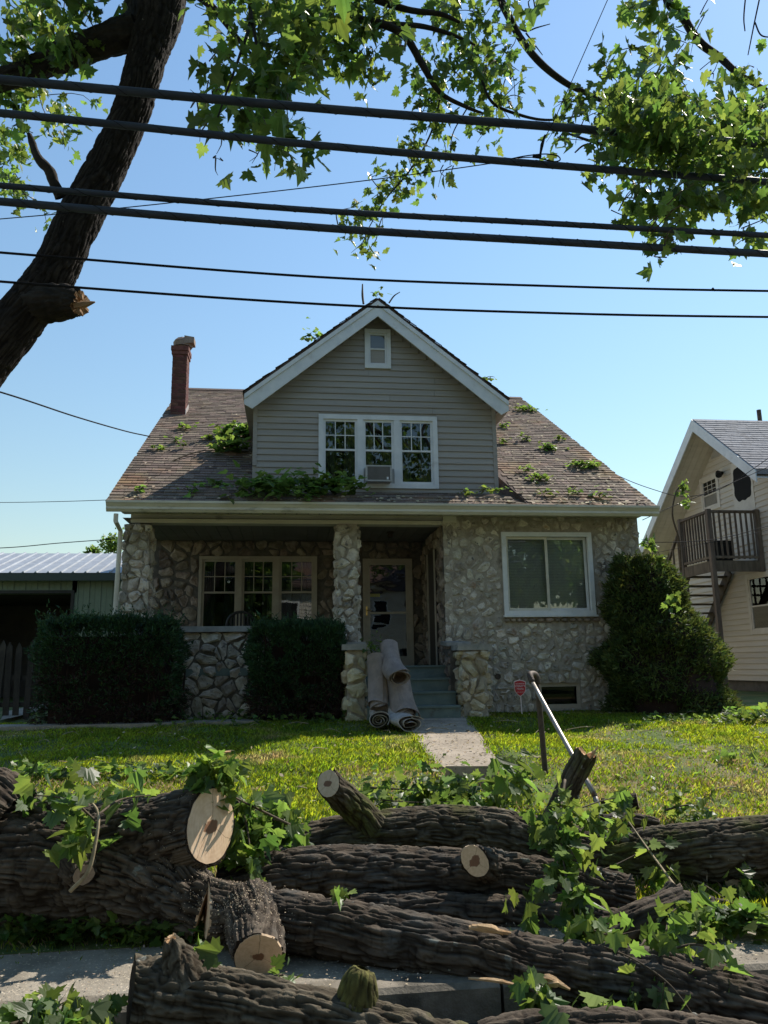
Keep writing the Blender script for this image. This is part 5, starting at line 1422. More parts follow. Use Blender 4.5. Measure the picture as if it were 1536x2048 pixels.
# broken limb collar with splintered wood on the right side of the trunk
q = pp((60, 612, TY - .02), (125, 604, TY - .10), (160, 606, TY - .16))
V, Fc, e = log_geo(q, [w / ppm(p) for w, p in zip((42, 36, 24), q)], seed=107, amp=.014, du=.012, dv=.015, jag=(0, .05))
stub_ = part('broken_collar', (V, Fc), M['bark_tree'], maple, smooth=True)
cv, cf = cap_geo(e[1]); part('torn_wood', (cv, cf), M['torn'], stub_)
for (a, b, w0) in (((150, 612, TY - .2), (190, 604, TY - .25), 8), ((152, 585, TY - .15), (165, 600, TY - .2), 9), ((155, 620, TY - .2), (166, 632, TY - .2), 6)):
    qq = pp(a, b); mb = MB(); mb.tube([qq[0], qq[0].lerp(qq[1], .6), qq[1]], [w0 / ppm(qq[0]), w0 * .8 / ppm(qq[0]), .006], 5); part('splinter', mb, M['torn'], stub_)
limb([(122, 395, TY - .05), (108, 365, TY - .1), (98, 340, TY - .12), (78, 318, TY - .15), (66, 290, TY - .15), (58, 268, TY - .15)], [12, 10, 11, 8, 7, 5], 'dead_snag', seed=109, amp=.006)
# boughs reaching over the street wires
limb([(330, -60, TY), (420, 10, TY - .2), (470, 70, TY - .4), (520, 130, TY - .5)], [14, 8, 5, 2.5], 'bough')
limb([(330, -120, TY), (500, -80, TY - .1), (700, -20, TY - .2), (810, 18, TY - .2), (880, 28, TY - .2), (920, 45, TY - .2)], [14, 12, 10, 6, 5, 3], 'bough')
limb([(640, -40, TY - .2), (700, 30, TY - .3), (770, 50, TY - .3), (812, 75, TY - .3), (845, 130, TY - .3), (880, 185, TY - .3), (935, 215, TY - .3), (970, 228, TY - .3)], [9, 8, 8, 8, 7, 5, 4, 2], 'bough')
limb([(770, 48, TY - .3), (840, 52, TY - .2), (900, 68, TY - .2), (950, 90, TY - .1)], [5, 5, 4, 2], 'bough')
limb([(960, -80, TY + .3), (1010, 18, TY + .3), (1040, 75, TY + .3), (1080, 125, TY + .3), (1130, 165, TY + .3), (1180, 190, TY + .3), (1230, 215, TY + .2)], [9, 8, 7, 7, 6, 5, 3], 'bough')
limb([(960, 150, TY), (985, 205, TY - .1), (1040, 230, TY), (1095, 240, TY), (1160, 232, TY)], [2, 3, 3, 2.5, 1.5], 'bough')
limb([(1025, 45, TY + .3), (1050, 62, TY + .3), (1075, 55, TY + .2), (1100, 48, TY + .2)], [2, 1.8, 1.4, .8], 'dead_twig', n=5)
limb([(1052, 66, TY + .3), (1070, 90, TY + .3), (1085, 110, TY + .2)], [1.8, 1.4, .8], 'dead_twig', n=5)
limb([(500, -60, TY), (500, 40, TY - .8), (480, 110, TY - 1.0), (455, 180, TY - 1.1), (430, 250, TY - 1.2)], [5, 4, 3, 2.5, 1.5], 'twig', n=5)
limb([(500, 20, TY - .8), (515, 100, TY - .9), (530, 170, TY - 1.0), (560, 240, TY - 1.1)], [4, 3, 2.5, 1.5], 'twig', n=5)
# crown: blobs (px, py, radius px, depth, leaves, leaf size m, hang)
lv = []
LN, LS = .80, 1.08
r = np.random.default_rng(2024)
mbt = MB()
def blob(px, py, rp, Y, n, size, hang=.55, dY=.35, src=None, squash=.8, twigs=3):
    c = P(px, py, Y); k = ppm(c); rad_ = rp / k
    ends_ = []; n = int(n * LN); size *= LS * r.uniform(.85, 1.15)
    for t in range(twigs):
        e_ = c + Vector((r.normal() * rad_ * .55, r.normal() * dY * .6, r.normal() * rad_ * .5))
        s_ = P(src[0], src[1], src[2]) if src else c + Vector((r.normal() * rad_ * .5, .1, rad_ * 1.0))
        mid = s_.lerp(e_, .5) + Vector((r.normal() * .05, r.normal() * .05, .04))
        mbt.tube([s_, mid, e_], [.006, .0045, .002], 4, 6, False); ends_.append((s_, mid, e_))
    for i in range(n):
        if r.random() < .5 and ends_:
            s_, mid, e_ = ends_[r.integers(len(ends_))]; t = .35 + .7 * r.random()
            p = (s_.lerp(mid, t * 2) if t < .5 else mid.lerp(e_, t * 2 - 1)) + Vector(r.normal(0, .07, 3))
        else:
            v = r.normal(0, .5, 3); p = c + Vector((v[0] * rad_, v[1] * dY, v[2] * rad_ * squash))
        lv.append(leaf_matrix(r, p, size * r.uniform(.6, 1.2), hang))
# upper left
for b in ((45, 45, 80, 6.4, 120, .105), (110, 25, 60, 6.0, 80, .105), (30, 120, 60, 6.2, 80, .11), (120, 110, 40, 5.9, 40, .11), (150, 75, 40, 6, 34, .10), (60, 185, 45, 6.6, 50, .09), (110, 220, 45, 7.2, 55, .08), (125, 262, 28, 7.3, 34, .075), (15, 200, 40, 6.5, 40, .095), (15, 280, 34, 7.4, 55, .075), (30, 315, 32, 7.4, 55, .075), (18, 360, 34, 7.4, 55, .075), (35, 395, 24, 7.4, 34, .075), (55, 412, 10, 7.3, 10, .07), (200, 8, 30, 6, 14, .10), (145, 10, 40, 6, 30, .1)):
    blob(*b)
# top middle
for b in ((420, 40, 55, 5.9, 46, .105), (470, 20, 50, 5.6, 40, .11), (560, 30, 90, 5.7, 120, .11), (640, 60, 70, 5.6, 75, .115), (700, 25, 60, 5.8, 60, .11), (760, 40, 60, 5.9, 55, .10), (540, 100, 75, 5.4, 85, .115), (600, 140, 55, 5.3, 50, .115), (510, 170, 60, 5.2, 50, .115), (560, 210, 60, 5.1, 44, .115), (490, 240, 45, 5.0, 24, .12), (550, 265, 40, 4.95, 22, .12), (595, 300, 38, 4.9, 18, .12), (430, 140, 42, 5.2, 20, .10), (412, 165, 28, 5.2, 16, .085), (380, 195, 16, 5.1, 7, .11), (440, 190, 18, 5.1, 6, .14), (415, 265, 24, 5.0, 9, .12), (430, 305, 8, 5.0, 2, .13), (720, 110, 50, 5.9, 45, .095), (745, 155, 45, 6.0, 45, .085), (690, 90, 45, 5.8, 40, .1), (670, 30, 40, 5.0, 14, .15), (640, 20, 40, 5.2, 20, .13), (590, 60, 50, 5.3, 40, .12), (510, 300, 20, 4.9, 6, .12)):
    blob(*b)
# middle right, beside the boughs
for b in ((900, 60, 70, 6.3, 90, .085), (960, 80, 60, 6.3, 90, .08), (920, 130, 70, 6.2, 120, .08), (860, 160, 50, 6.1, 55, .085), (980, 160, 50, 6.2, 70, .075), (1020, 110, 35, 6.2, 34, .08), (850, 215, 45, 6.1, 45, .085), (900, 200, 60, 6.2, 70, .08), (1035, 170, 30, 6.2, 22, .075), (1010, 210, 30, 6.1, 18, .08), (860, 280, 42, 6.2, 50, .075), (830, 330, 45, 6.3, 55, .075), (795, 365, 38, 6.3, 45, .075), (765, 400, 40, 6.3, 50, .07), (735, 435, 35, 6.4, 40, .07), (745, 480, 30, 6.4, 30, .07), (700, 460, 24, 6.4, 16, .075), (905, 335, 20, 6.2, 10, .08), (970, 262, 35, 6.1, 20, .08), (890, 10, 40, 6.2, 40, .085), (790, 90, 24, 5.4, 7, .14), (1075, 8, 14, 5.2, 4, .14), (1000, 20, 40, 6.3, 30, .08), (780, 10, 40, 6, 30, .1)):
    blob(*b)
limb([(880, 200, TY), (860, 270, TY + .1), (820, 340, TY + .1), (770, 400, TY + .2), (735, 460, TY + .2)], [2.5, 2, 2, 1.5, 1], 'twig', n=5)
limb([(935, 215, TY - .3), (905, 270, TY), (900, 330, TY)], [1.5, 1.2, .8], 'twig', n=5)
part('twigs', mbt, M['twig'], maple, kind='stuff')
# unseen crown over the street and camera, added to cut sky light
for (cx_, cy_, cz_, rx_, ry_, rz_, n_) in ((-3.5, 3.5, 9.5, 3.0, 2.6, 1.6, 700), (0.5, 2.0, 9.0, 3.2, 2.4, 1.5, 800), (-4, -.5, 8.5, 3.2, 2.4, 1.6, 900), (1.5, -2.0, 9.0, 3.2, 2.4, 1.6, 900), (4.5, 1.0, 9.0, 2.6, 2.2, 1.5, 400)):
    for i in range(n_):
        v = r.normal(0, .5, 3); lv.append(leaf_matrix(r, Vector((cx_ + v[0] * rx_, cy_ + v[1] * ry_, cz_ + v[2] * rz_)), .19 * r.uniform(.7, 1.2), .5))
for e_ in ((-3.5, 3.5, 9.5), (.5, 2, 9), (-4, -.5, 8.5), (1.5, -2, 9), (4.5, 1, 9)):
    mb = MB(); s_ = tpts[-2]; mb.tube([s_, s_.lerp(Vector(e_), .5) + Vector((0, 0, .6)), Vector(e_)], [.16, .10, .03], 8, 14); part('limb', mb, M['bark_tree'], maple, smooth=True)  # unseen limbs added to carry that crown
place_leaves(maple, lv, 300, rest='crown', seed=1, wilt=.02)

# the second maple's torn boughs tangled in the wires at the right
rt_ = thing('maple_tree', 'maple boughs tangled in the cables at the upper right', 'tree', (7.2, 6.5, gz(6.5)))
maple_save = maple; maple = rt_
limb([(2900, 1500, 6.6), (2700, 600, 6.6), (2500, 0, 6.5), (2450, -500, 6.4)], [110, 90, 80, 50], 'trunk', n=20)
limb([(2460, -300, 6.4), (1900, -260, 6.3), (1500, -180, 6.2), (1340, -30, 6.1), (1370, 40, 6.1), (1400, 85, 6.1), (1440, 115, 6.1), (1480, 150, 6.0), (1550, 190, 6.0)], [40, 26, 14, 9, 8, 8, 7, 6, 4], 'limb')
limb([(2460, -100, 6.4), (1900, 60, 6.2), (1620, 170, 6.0), (1530, 205, 6.0), (1470, 240, 5.8), (1380, 280, 5.6), (1300, 300, 5.6)], [34, 22, 14, 11, 9, 7, 4], 'limb')
limb([(1130, 265, 5.7), (1190, 285, 5.6), (1260, 305, 5.5), (1330, 325, 5.4)], [2, 3, 3.5, 4], 'bough')
limb([(1150, 305, 5.6), (1165, 292, 5.6), (1182, 287, 5.6)], [1.5, 2, 2], 'twig')
for q in ([(1495, -40, 5.4), (1488, 30, 5.4), (1490, 62, 5.4)], [(1525, -30, 5.4), (1510, 40, 5.4), (1500, 90, 5.4), (1496, 110, 5.4)], [(1510, 45, 5.4), (1522, 70, 5.4), (1545, 75, 5.4)]):
    limb(q, [1.6, 1.5, 1.2, 1][:len(q)], 'twig', n=5)
limb([(1300, 330, 5.3), (1302, 380, 5.3), (1303, 440, 5.3)], [2, 1.5, 1], 'twig', n=5)
limb([(1480, 350, 5.3), (1500, 385, 5.3), (1530, 410, 5.3)], [3, 2.5, 2], 'twig', n=5)
lv = []; mbt = MB()
for b in ((1290, 40, 55, 6.0, 24, .12), (1340, 70, 50, 6.0, 22, .12), (1270, 110, 40, 5.8, 15, .125), (1310, 130, 45, 5.7, 17, .13), (1375, 100, 35, 5.8, 11, .12), (1430, 40, 34, 5.4, 4, .13), (1260, 15, 30, 5.6, 8, .125), (1350, 20, 40, 6, 13, .12), (1420, 150, 30, 5.7, 3, .12), (1240, 170, 40, 5.8, 34, .10), (1200, 195, 40, 5.8, 44, .085), (1150, 225, 40, 5.7, 44, .08), (1125, 250, 30, 5.6, 26, .085), (1230, 225, 55, 5.6, 85, .09), (1290, 250, 65, 5.5, 130, .09), (1350, 280, 70, 5.4, 150, .09), (1330, 230, 60, 5.6, 80, .095), (1400, 240, 55, 5.6, 52, .10), (1460, 200, 50, 5.6, 22, .105), (1510, 160, 50, 5.7, 16, .105), (1500, 230, 60, 5.6, 59, .105), (1440, 300, 70, 5.4, 120, .10), (1510, 310, 60, 5.4, 90, .105), (1400, 330, 60, 5.3, 85, .10), (1290, 320, 45, 5.4, 55, .09), (1200, 285, 40, 5.5, 24, .095), (1140, 290, 25, 5.5, 10, .10), (1240, 300, 40, 5.4, 34, .09), (1470, 370, 55, 5.3, 60, .105), (1520, 420, 55, 5.3, 60, .11), (1440, 420, 40, 5.2, 30, .105), (1380, 400, 45, 5.2, 40, .095), (1330, 400, 45, 5.2, 34, .095), (1290, 385, 35, 5.2, 26, .09), (1260, 400, 22, 5.2, 12, .09), (1260, 425, 20, 5.1, 9, .10), (1340, 450, 38, 5.1, 24, .10), (1300, 480, 30, 5.1, 18, .10), (1330, 515, 16, 5.05, 7, .10), (1385, 450, 20, 5.1, 8, .10), (1500, 470, 30, 5.1, 14, .11), (1340, 180, 40, 5.3, 9, .12), (1420, 155, 18, 5.2, 1, .12)):
    blob(*b, twigs=2)
for b in ((1230, 245, 40, 4.45, 60, .08), (1275, 252, 44, 4.4, 90, .08), (1330, 262, 46, 4.4, 110, .08), (1390, 272, 46, 4.4, 100, .082), (1450, 284, 46, 4.4, 90, .085), (1520, 292, 46, 4.4, 70, .09), (1300, 290, 30, 4.4, 40, .08), (1360, 305, 30, 4.4, 40, .08), (1460, 350, 34, 4.4, 30, .085), (1525, 362, 34, 4.4, 36, .09), (1340, 500, 26, 4.5, 9, .09), (1320, 475, 26, 4.5, 8, .09)):
    blob(*b, twigs=2)
part('twigs', mbt, M['twig'], rt_, kind='stuff')
place_leaves(rt_, lv, 300, rest='crown', seed=2, wilt=.05)
maple = maple_save

# ================================================================== overhead cables
def cable(name, label, cat, pts, r0, m='cable', group=None, lash=0):
    q = [P(*p) for p in pts]
    C = catmull(q, 90)
    t = thing(name, label, cat, tuple(C[45]), group)
    mb = MB(); mb.tube([Vector(c) for c in C], r0, 12 if r0 > .01 else 6, 90); part('sheath' if r0 > .01 else 'strand', mb, M[m], t, smooth=True)
    if lash:
        T_, N_, B_ = frames(C); V = []
        pts2 = []
        for k in range(int(lash)):
            f_ = k / (lash - 1) * 88; i = int(f_); c = C[i] + (C[i + 1] - C[i]) * (f_ - i); a = k * .9
            pts2.append(Vector(c + (N_[i] * math.cos(a) + B_[i] * math.sin(a)) * (r0 + .001)))
        mb = MB(); mb.tube(pts2, .0022, 4, int(lash)); part('lashing_wire', mb, M['wire'], t)
    return t
GC = 'thick telephone cables crossing overhead'
CY = 4.6
def wpx(px, py, Y, w): return w / 2 / ppm(P(px, py, Y))
cable('overhead_cable', 'uppermost of the four thick black cables, vanishing into the right foliage', 'cable', [(-700, 95, CY + .2), (0, 159, CY), (620, 215, CY), (1250, 265, CY), (1540, 290, CY), (2300, 350, CY + .1)], wpx(600, 215, CY, 16.7), group=GC, lash=260)
cable('overhead_cable', 'second thick black cable from the top, below the coiled loop', 'cable', [(-700, 165, CY + .2), (0, 226, CY), (600, 287, CY), (1100, 330, CY), (1540, 364, CY), (2300, 420, CY + .1)], wpx(600, 287, CY, 14.6), group=GC, lash=260)
cable('overhead_cable', 'third thick black cable from the top, the thinner of the lower pair', 'cable', [(-700, 315, CY + .2), (0, 371, CY), (620, 420, CY), (1100, 447, CY), (1540, 471, CY), (2300, 510, CY + .1)], wpx(600, 420, CY, 11.8), group=GC, lash=260)
cable('overhead_cable', 'lowest and thickest of the four black cables', 'cable', [(-700, 340, CY + .2), (0, 403, CY), (620, 454, CY), (1100, 483, CY), (1540, 508, CY), (2300, 550, CY + .1)], wpx(600, 454, CY, 15.3), group=GC, lash=300)
GW = 'thin electric wires above the gable'
cable('power_wire', 'upper of two thin dark wires passing above the gable peak', 'wire', [(-700, 448, 5.0), (0, 505, 5.0), (620, 553, 5.0), (1100, 572, 5.0), (1540, 582, 5.0), (2300, 590, 5.0)], wpx(600, 553, 5, 5.5), 'wire', GW)
cable('power_wire', 'lower of two thin dark wires, crossing the gable peak', 'wire', [(-700, 505, 5.0), (0, 563, 5.0), (620, 607, 5.0), (1100, 626, 5.0), (1540, 634, 5.0), (2300, 640, 5.0)], wpx(600, 607, 5, 5.5), 'wire', GW)
sp = P(1426, 579, 4.99); mb = MB(); mb.tube([sp + Vector((-.02, 0, -.01)), sp + Vector((.0, 0, .012)), sp + Vector((.018, 0, -.012))], .006, 5); solo('wire_clip', mb, M['wire'], 'tiny clip on the upper thin wire at the right', 'clip', sp)
cable('guy_wire', 'thin wire rising from the left edge to the cable hook', 'wire', [(-200, 452, 5.4), (0, 438, 5.3), (300, 410, 5.1), (700, 365, 4.9), (960, 330, 4.7), (1030, 317, 4.62), (1070, 314, 4.55)], .004, 'wire')
cable('guy_wire', 'thin wire dropping from the top right sky to the cable hook', 'wire', [(1250, -80, 4.6), (1215, 0, 4.6), (1120, 215, 4.55), (1088, 280, 4.55), (1078, 312, 4.55)], .003, 'wire')
hk = P(1078, 314, 4.52)
t = thing('cable_loop', 'small wire loop and clamp riding on the second cable', 'clamp', hk)
mb = MB(); mb.tube(pp((1020, 318, 4.52), (1050, 312, 4.52), (1090, 308, 4.5), (1115, 312, 4.5), (1120, 320, 4.5), (1108, 323, 4.52), (1085, 318, 4.52), (1070, 314, 4.52)), .0045, 6, 40); part('loop', mb, M['wire'], t)
mb = MB(); mb.tube(pp((1090, 270, 4.54), (1084, 290, 4.54), (1080, 312, 4.53)), [.006, .012, .006], 6); part('clamp', mb, M['wire'], t)
mb = MB(); mb.tube(pp((1066, 312, 4.52), (1082, 314, 4.52)), .014, 6); part('bolt', mb, M['wire'], t)
cable('service_drop', 'thin sagging wire from the left sky to the brown roof edge', 'wire', [(-300, 700, 9), (0, 784, 10.5), (150, 833, 12.5), (250, 862, 14.5), (300, 873, 15.5)], .012, 'wire')
cable('service_drop', 'faint thin wire at the far left above the garage', 'wire', [(-300, 1007, 16), (0, 1005, 16), (120, 1003, 15), (214, 1000, 14)], .006, 'wire')
cable('service_drop', 'wire just above the tin garage roof', 'wire', [(-200, 1100, 17), (0, 1096, 17), (120, 1086, 17), (230, 1078, 17)], .009, 'wire')
cable('service_drop', 'wire sagging from the right roof rake towards the balcony', 'wire', [(1170, 910, 15), (1240, 953, 15), (1310, 980, 15.5), (1365, 993, 16), (1420, 985, 16), (1470, 962, 16), (1560, 900, 16)], .008, 'wire')
cable('service_drop', 'wire rising from the right eave corner across the neighbour gable', 'wire', [(1285, 1040, 13), (1340, 1015, 13.5), (1430, 980, 14), (1500, 950, 14.5), (1600, 905, 15)], .007, 'wire')
cable('service_drop', 'wire crossing in front of the balcony balusters', 'wire', [(1290, 1085, 13.5), (1380, 1083, 14), (1450, 1075, 14.5), (1536, 1052, 15), (1650, 1020, 15)], .007, 'wire')
cable('service_drop', 'lower faint wire in front of the balcony', 'wire', [(1290, 1110, 13.6), (1380, 1092, 14), (1450, 1080, 14.5), (1536, 1060, 15.2), (1650, 1030, 15)], .004, 'wire')

# ================================================================== shrubs
def leaf_cloud(name, parent, pts, nrm, size, m, seed, asp=.45, kind='stuff', jit=1.0):
    """many small pointed leaf faces at pts, roughly facing nrm"""
    r = np.random.default_rng(seed); n = len(pts)
    d = nrm + r.normal(0, .7 * jit, (n, 3)); d /= np.linalg.norm(d, axis=1)[:, None]
    u = np.cross(d, r.normal(0, 1, (n, 3))); u /= np.linalg.norm(u, axis=1)[:, None] + 1e-9
    sz = size * r.uniform(.6, 1.4, (n, 1))
    w_ = u * sz * asp * .5; tip = pts + d * sz
    V = np.stack([pts - w_, pts + w_, pts + w_ * .7 + d * sz * .6, tip, pts - w_ * .7 + d * sz * .6], 1).reshape(-1, 3)
    F_ = np.arange(n * 5).reshape(n, 5)
    return part(name, (V, F_), m, parent, kind=kind, tint=np.repeat(r.random(n), 5))
def hedge(label, px0, px1, pytop, pybot, Y0, Y1, seed, bare=.5):
    a, b = P(px0, (pytop + pybot) / 2, Y0).x, P(px1, (pytop + pybot) / 2, Y0).x
    zt = P((px0 + px1) / 2, pytop, Y0).z; zb = GR
    t = thing('hedge_shrub', label, 'hedge', ((a + b) / 2, (Y0 + Y1) / 2, zb), 'clipped yew hedges before the porch')
    r = np.random.default_rng(seed)
    n = 30000
    # clipped box with rounded shoulders and an uneven skin
    u = r.uniform(-1, 1, (n, 3)); ax = r.choice(3, n, p=[.22, .48, .30]); sg_ = r.choice([-1, 1], n)
    sg_[(ax == 2)] = 1; sg_[(ax == 1)] = np.where(r.random((ax == 1).sum()) < .8, -1, 1)
    u[np.arange(n), ax] = sg_
    nr = np.sign(u) * np.abs(u) ** 6; nr /= np.linalg.norm(nr, axis=1)[:, None]
    le = (np.abs(u) ** 7).sum(1) ** (1 / 7); u /= le[:, None]
    lump = 1 + (vnoise(u * 2.6 + seed, seed) - .5) * .24 + (vnoise(u * 8 + seed, seed + 1) - .5) * .16
    dpt = 1 - r.exponential(.045, n)
    q = u * lump[:, None] * np.clip(dpt, .6, 1.1)[:, None]
    c = np.array([(a + b) / 2, (Y0 + Y1) / 2, (zt + zb) / 2]); hs = np.array([(b - a) / 2, (Y1 - Y0) / 2, (zt - zb) / 2])
    p = c + q * hs
    low = (p[:, 2] - zb) / (zt - zb) + r.normal(0, .14, n) + (vnoise(p * 1.8, seed + 5) - .5) * .5
    gap = vnoise(p * 5, seed + 7)
    keep = gap > .30
    green = (low > bare * .8) & keep
    leaf_cloud('foliage', t, p[green], nr[green] + [0, 0, .5], .055, M['yew'], seed + 2, .34)
    br = (~green) & keep
    leaf_cloud('bare_twigs', t, p[br], nr[br], .07, M['yewtwig'], seed + 3, .14)
    mb = MB()
    for k in range(46):
        x = r.uniform(a + .08, b - .08); y = r.uniform(Y0 + .1, Y1 - .1)
        mb.tube([(x, y, zb - .05), (x + r.normal(0, .08), y + r.normal(0, .06), zb + (zt - zb) * .5), (x + r.normal(0, .16), y + r.normal(0, .1), zt - .12)], [.022, .014, .005], 5, 7)
    part('stems', mb, M['yewtwig'], t, kind='stuff')
    # stray shoots standing out of the clipped top and front
    sp_, sn_ = [], []
    for k in range(150):
        x = r.uniform(a + .03, b - .03); y = r.uniform(Y0 + .03, Y1 - .1); hgt = r.uniform(.05, .20) * (1 if r.random() < .8 else 1.6); base_ = zt - .06
        dx_, dy_ = r.normal(0, .35), r.normal(0, .35)
        for j in range(12):
            f_ = j / 11; sp_.append((x + dx_ * hgt * f_ + r.normal(0, .012), y + dy_ * hgt * f_ + r.normal(0, .012), base_ + hgt * f_)); sn_.append((dx_ + r.normal(0, .6), dy_ + r.normal(0, .6), .8))
    leaf_cloud('shoots', t, np.array(sp_), np.array(sn_), .055, M['yew'], seed + 9, .3)
    mb = MB(); mb.box(a + .22, b - .22, Y0 + .28, Y1 - .1, zb, zt - .25); part('dense_heart', mb, M['yewtwig'], t)
    return t
hedge('wide dark clipped yew hedge at the left, below the downspout', 58, 355, 1237, 1432, 11.75, 12.75, 201, .42)
hedge('smaller dark clipped yew hedge between the low wall and the step pedestal', 497, 692, 1247, 1432, 11.8, 12.75, 211, .42)
# conical evergreen at the right corner
c0 = G(1340, 1440); cY = 12.35
ct = thing('conical_evergreen', 'shaggy cone shaped evergreen shrub at the right house corner', 'shrub', (P(1340, 1440, cY).x, cY, GR))
r = np.random.default_rng(300); n = 5200
prof_ = np.array([(1112, 1268, 28), (1130, 1280, 52), (1170, 1292, 68), (1220, 1305, 85), (1280, 1318, 105), (1340, 1332, 124), (1390, 1340, 132), (1425, 1342, 126), (1445, 1345, 110)], float)
cl_p = []; cl_n = []
for k in range(n):
    py = 1112 + (1445 - 1112) * r.random() ** .8
    cx = np.interp(py, prof_[:, 0], prof_[:, 1]); rp_ = np.interp(py, prof_[:, 0], prof_[:, 2])
    a = r.uniform(0, 2 * math.pi); c = P(cx, py, cY); rr = rp_ / ppm(c)
    lump = 1 + (float(vnoise(np.array([[math.cos(a) * 2.2, math.sin(a) * 2.2, c.z * 2.4]]), 9)[0]) - .55) * .62
    rr *= lump * (1 - r.exponential(.05))
    cl_p.append((c.x + rr * math.cos(a), c.y + rr * math.sin(a) * .8, c.z)); cl_n.append((math.cos(a), math.sin(a), .55))
cl_p = np.array(cl_p); cl_n = np.array(cl_n)
P_ = np.repeat(cl_p, 9, 0) + r.normal(0, .035, (n * 9, 3)); N_ = np.repeat(cl_n, 9, 0)
leaf_cloud('foliage', ct, P_, N_, .07, M['conifer'], 301, .30)
mb = MB(); mb.tube(pp((1338, 1448, cY), (1320, 1300, cY), (1275, 1130, cY)), [.09, .06, .02], 8, 12); part('trunk', mb, M['twig'], ct)
mb = MB(); V = []
for k in range(len(prof_)):
    c = P(prof_[k, 1], prof_[k, 0], cY); V.append((c, max(.05, prof_[k, 2] / ppm(c) - .26)))
mb.tube([v[0] for v in V], [v[1] for v in V], 12, 9); part('dense_heart', mb, M['yewtwig'], ct)

# ================================================================== roof debris: maple sprigs
r = np.random.default_rng(404)
GRF = 'torn maple sprigs lying on the brown roof'
def sprig(label, base, n, rad_, size, seed, name='fallen_sprig', cat='branch', group=GRF, up_=(0, -.53, .85), flat=.5, cap=0, height=.08):
    r = np.random.default_rng(seed)
    t = thing(name, label, cat, base, group)
    nrm = Vector(up_).normalized(); ax = Vector((1, 0, 0)); ay = nrm.cross(ax)
    ms = []
    for k in range(n):
        p = base + ax * r.normal(0, rad_ * .5) + ay * r.normal(0, rad_ * .3) + nrm * (abs(r.normal(0, height)) + .02)
        ms.append(leaf_matrix(r, p, size * r.uniform(.7, 1.25), .1, True))
    mb = MB()
    for k in range(3):
        a = base + ax * r.normal(0, rad_ * .5) + ay * r.normal(0, rad_ * .3) + nrm * .03; b = base + ax * r.normal(0, rad_ * .6) + ay * r.normal(0, rad_ * .4) + nrm * (.04 + height * .6)
        mb.tube([a, a.lerp(b, .5) + nrm * .03, b], [.008, .006, .003], 5, 7)
    part('twig', mb, M['twig'], t)
    place_leaves(t, ms, cap, seed=seed, rest='foliage', low=True)
    return t
big = [((560, 988), 300, .85, 'largest maple sprig, draped over the roof strip below the gable windows'), ((655, 985), 220, .50, 'maple sprig drooping over the roof edge under the left gable window'), ((478, 875), 190, .45, 'dense dark maple sprig wedged against the left side of the gable'), ((460, 905), 110, .35, 'maple sprig spilling down the shaded left roof beside the gable')]
for k, ((px, py), n, rr, lb) in enumerate(big): sprig(lb, roof_at(px, py) + Vector((0, 0, .05)), n, rr, .13, 410 + k, height=.11)
sm = [((372, 858), 22, .18, 'small bright sprig high on the left roof below the chimney'), ((418, 880), 18, .15, 'yellow-green sprig left of the dark sprig beside the gable'), ((350, 885), 12, .15, 'loose leaves lying mid way down the left roof'), ((315, 900), 16, .16, 'small sprig near the left rake'), ((368, 897), 8, .10, 'tiny tuft in the middle of the left roof'), ((430, 975), 20, .2, 'flat sprig near the gutter left of the gable'), ((280, 985), 8, .12, 'tiny sprig above the left end of the gutter'), ((385, 985), 14, .2, 'sparse leaves above the gutter in the gable shadow'),
      ((1050, 822), 60, .28, 'leafy sprig at the right end of the ridge'), ((1009, 856), 14, .12, 'small tuft beside the upper right gable corner'), ((1047, 882), 22, .16, 'small sprig right of the gable in the sun'), ((1010, 888), 14, .14, 'low tuft close to the right gable wall'), ((1098, 900), 60, .22, 'round sunny sprig in the middle of the right roof'), ((1122, 882), 14, .12, 'small tuft above the round sprig near the right rake'), ((1168, 936), 90, .34, 'widest sprig on the right roof near the rake'), ((1078, 962), 34, .18, 'sprig above the gutter right of the step in the roof'), ((1050, 945), 12, .14, 'dark curled leaves low on the right roof'), ((980, 988), 34, .22, 'bright sprig on the strip at the right foot of the gable'), ((1195, 996), 18, .2, 'sparse sprig above the right end of the gutter'), ((1150, 990), 12, .14, 'tiny sprig above the gutter over the big window'), ((935, 992), 12, .16, 'few leaves on the roof strip right of the gable windows'), ((1095, 992), 14, .16, 'low sprig just above the gutter below the sunny slope')]
for k, ((px, py), n, rr, lb) in enumerate(sm): sprig(lb, roof_at(px, py) + Vector((0, 0, .02)), n, rr, .085, 430 + k, height=.05)
p = P(625, 685, 14.5); sprig('maple sprig showing behind the left slope of the gable roof', p, 40, .22, .10, 470, height=.15, flat=.3)
p = P(757, 594, 13.6); sprig('small sprig on the very peak of the gable', p, 7, .18, .09, 471, height=.07)
p = P(973, 762, 13.5); sprig('tiny sprig on the right slope of the gable roof', p, 12, .14, .07, 472, height=.05)
q = pp((727, 608, 13.2), (725, 590, 13.2), (725, 568, 13.2)); mb = MB(); mb.tube(q, [.02, .022, .012], 6, 10); solo('broken_stick', mb, M['rust'], 'upright broken stick left of the gable peak', 'stick', q[0])
q = pp((778, 606, 13.2), (788, 592, 13.2), (800, 584, 13.2)); mb = MB(); mb.tube(q, [.015, .013, .007], 6, 10); solo('broken_stick', mb, M['twig'], 'slanting twig right of the gable peak', 'stick', q[0])
a, b = roof_at(345, 925) + Vector((0, 0, .03)), roof_at(412, 905) + Vector((0, 0, .05)); mb = MB(); mb.tube([a, a.lerp(b, .5) + Vector((0, 0, .03)), b], [.012, .018, .012], 6, 9); solo('broken_stick', mb, M['twig'], 'bare stick lying on the sunny left roof', 'stick', a)
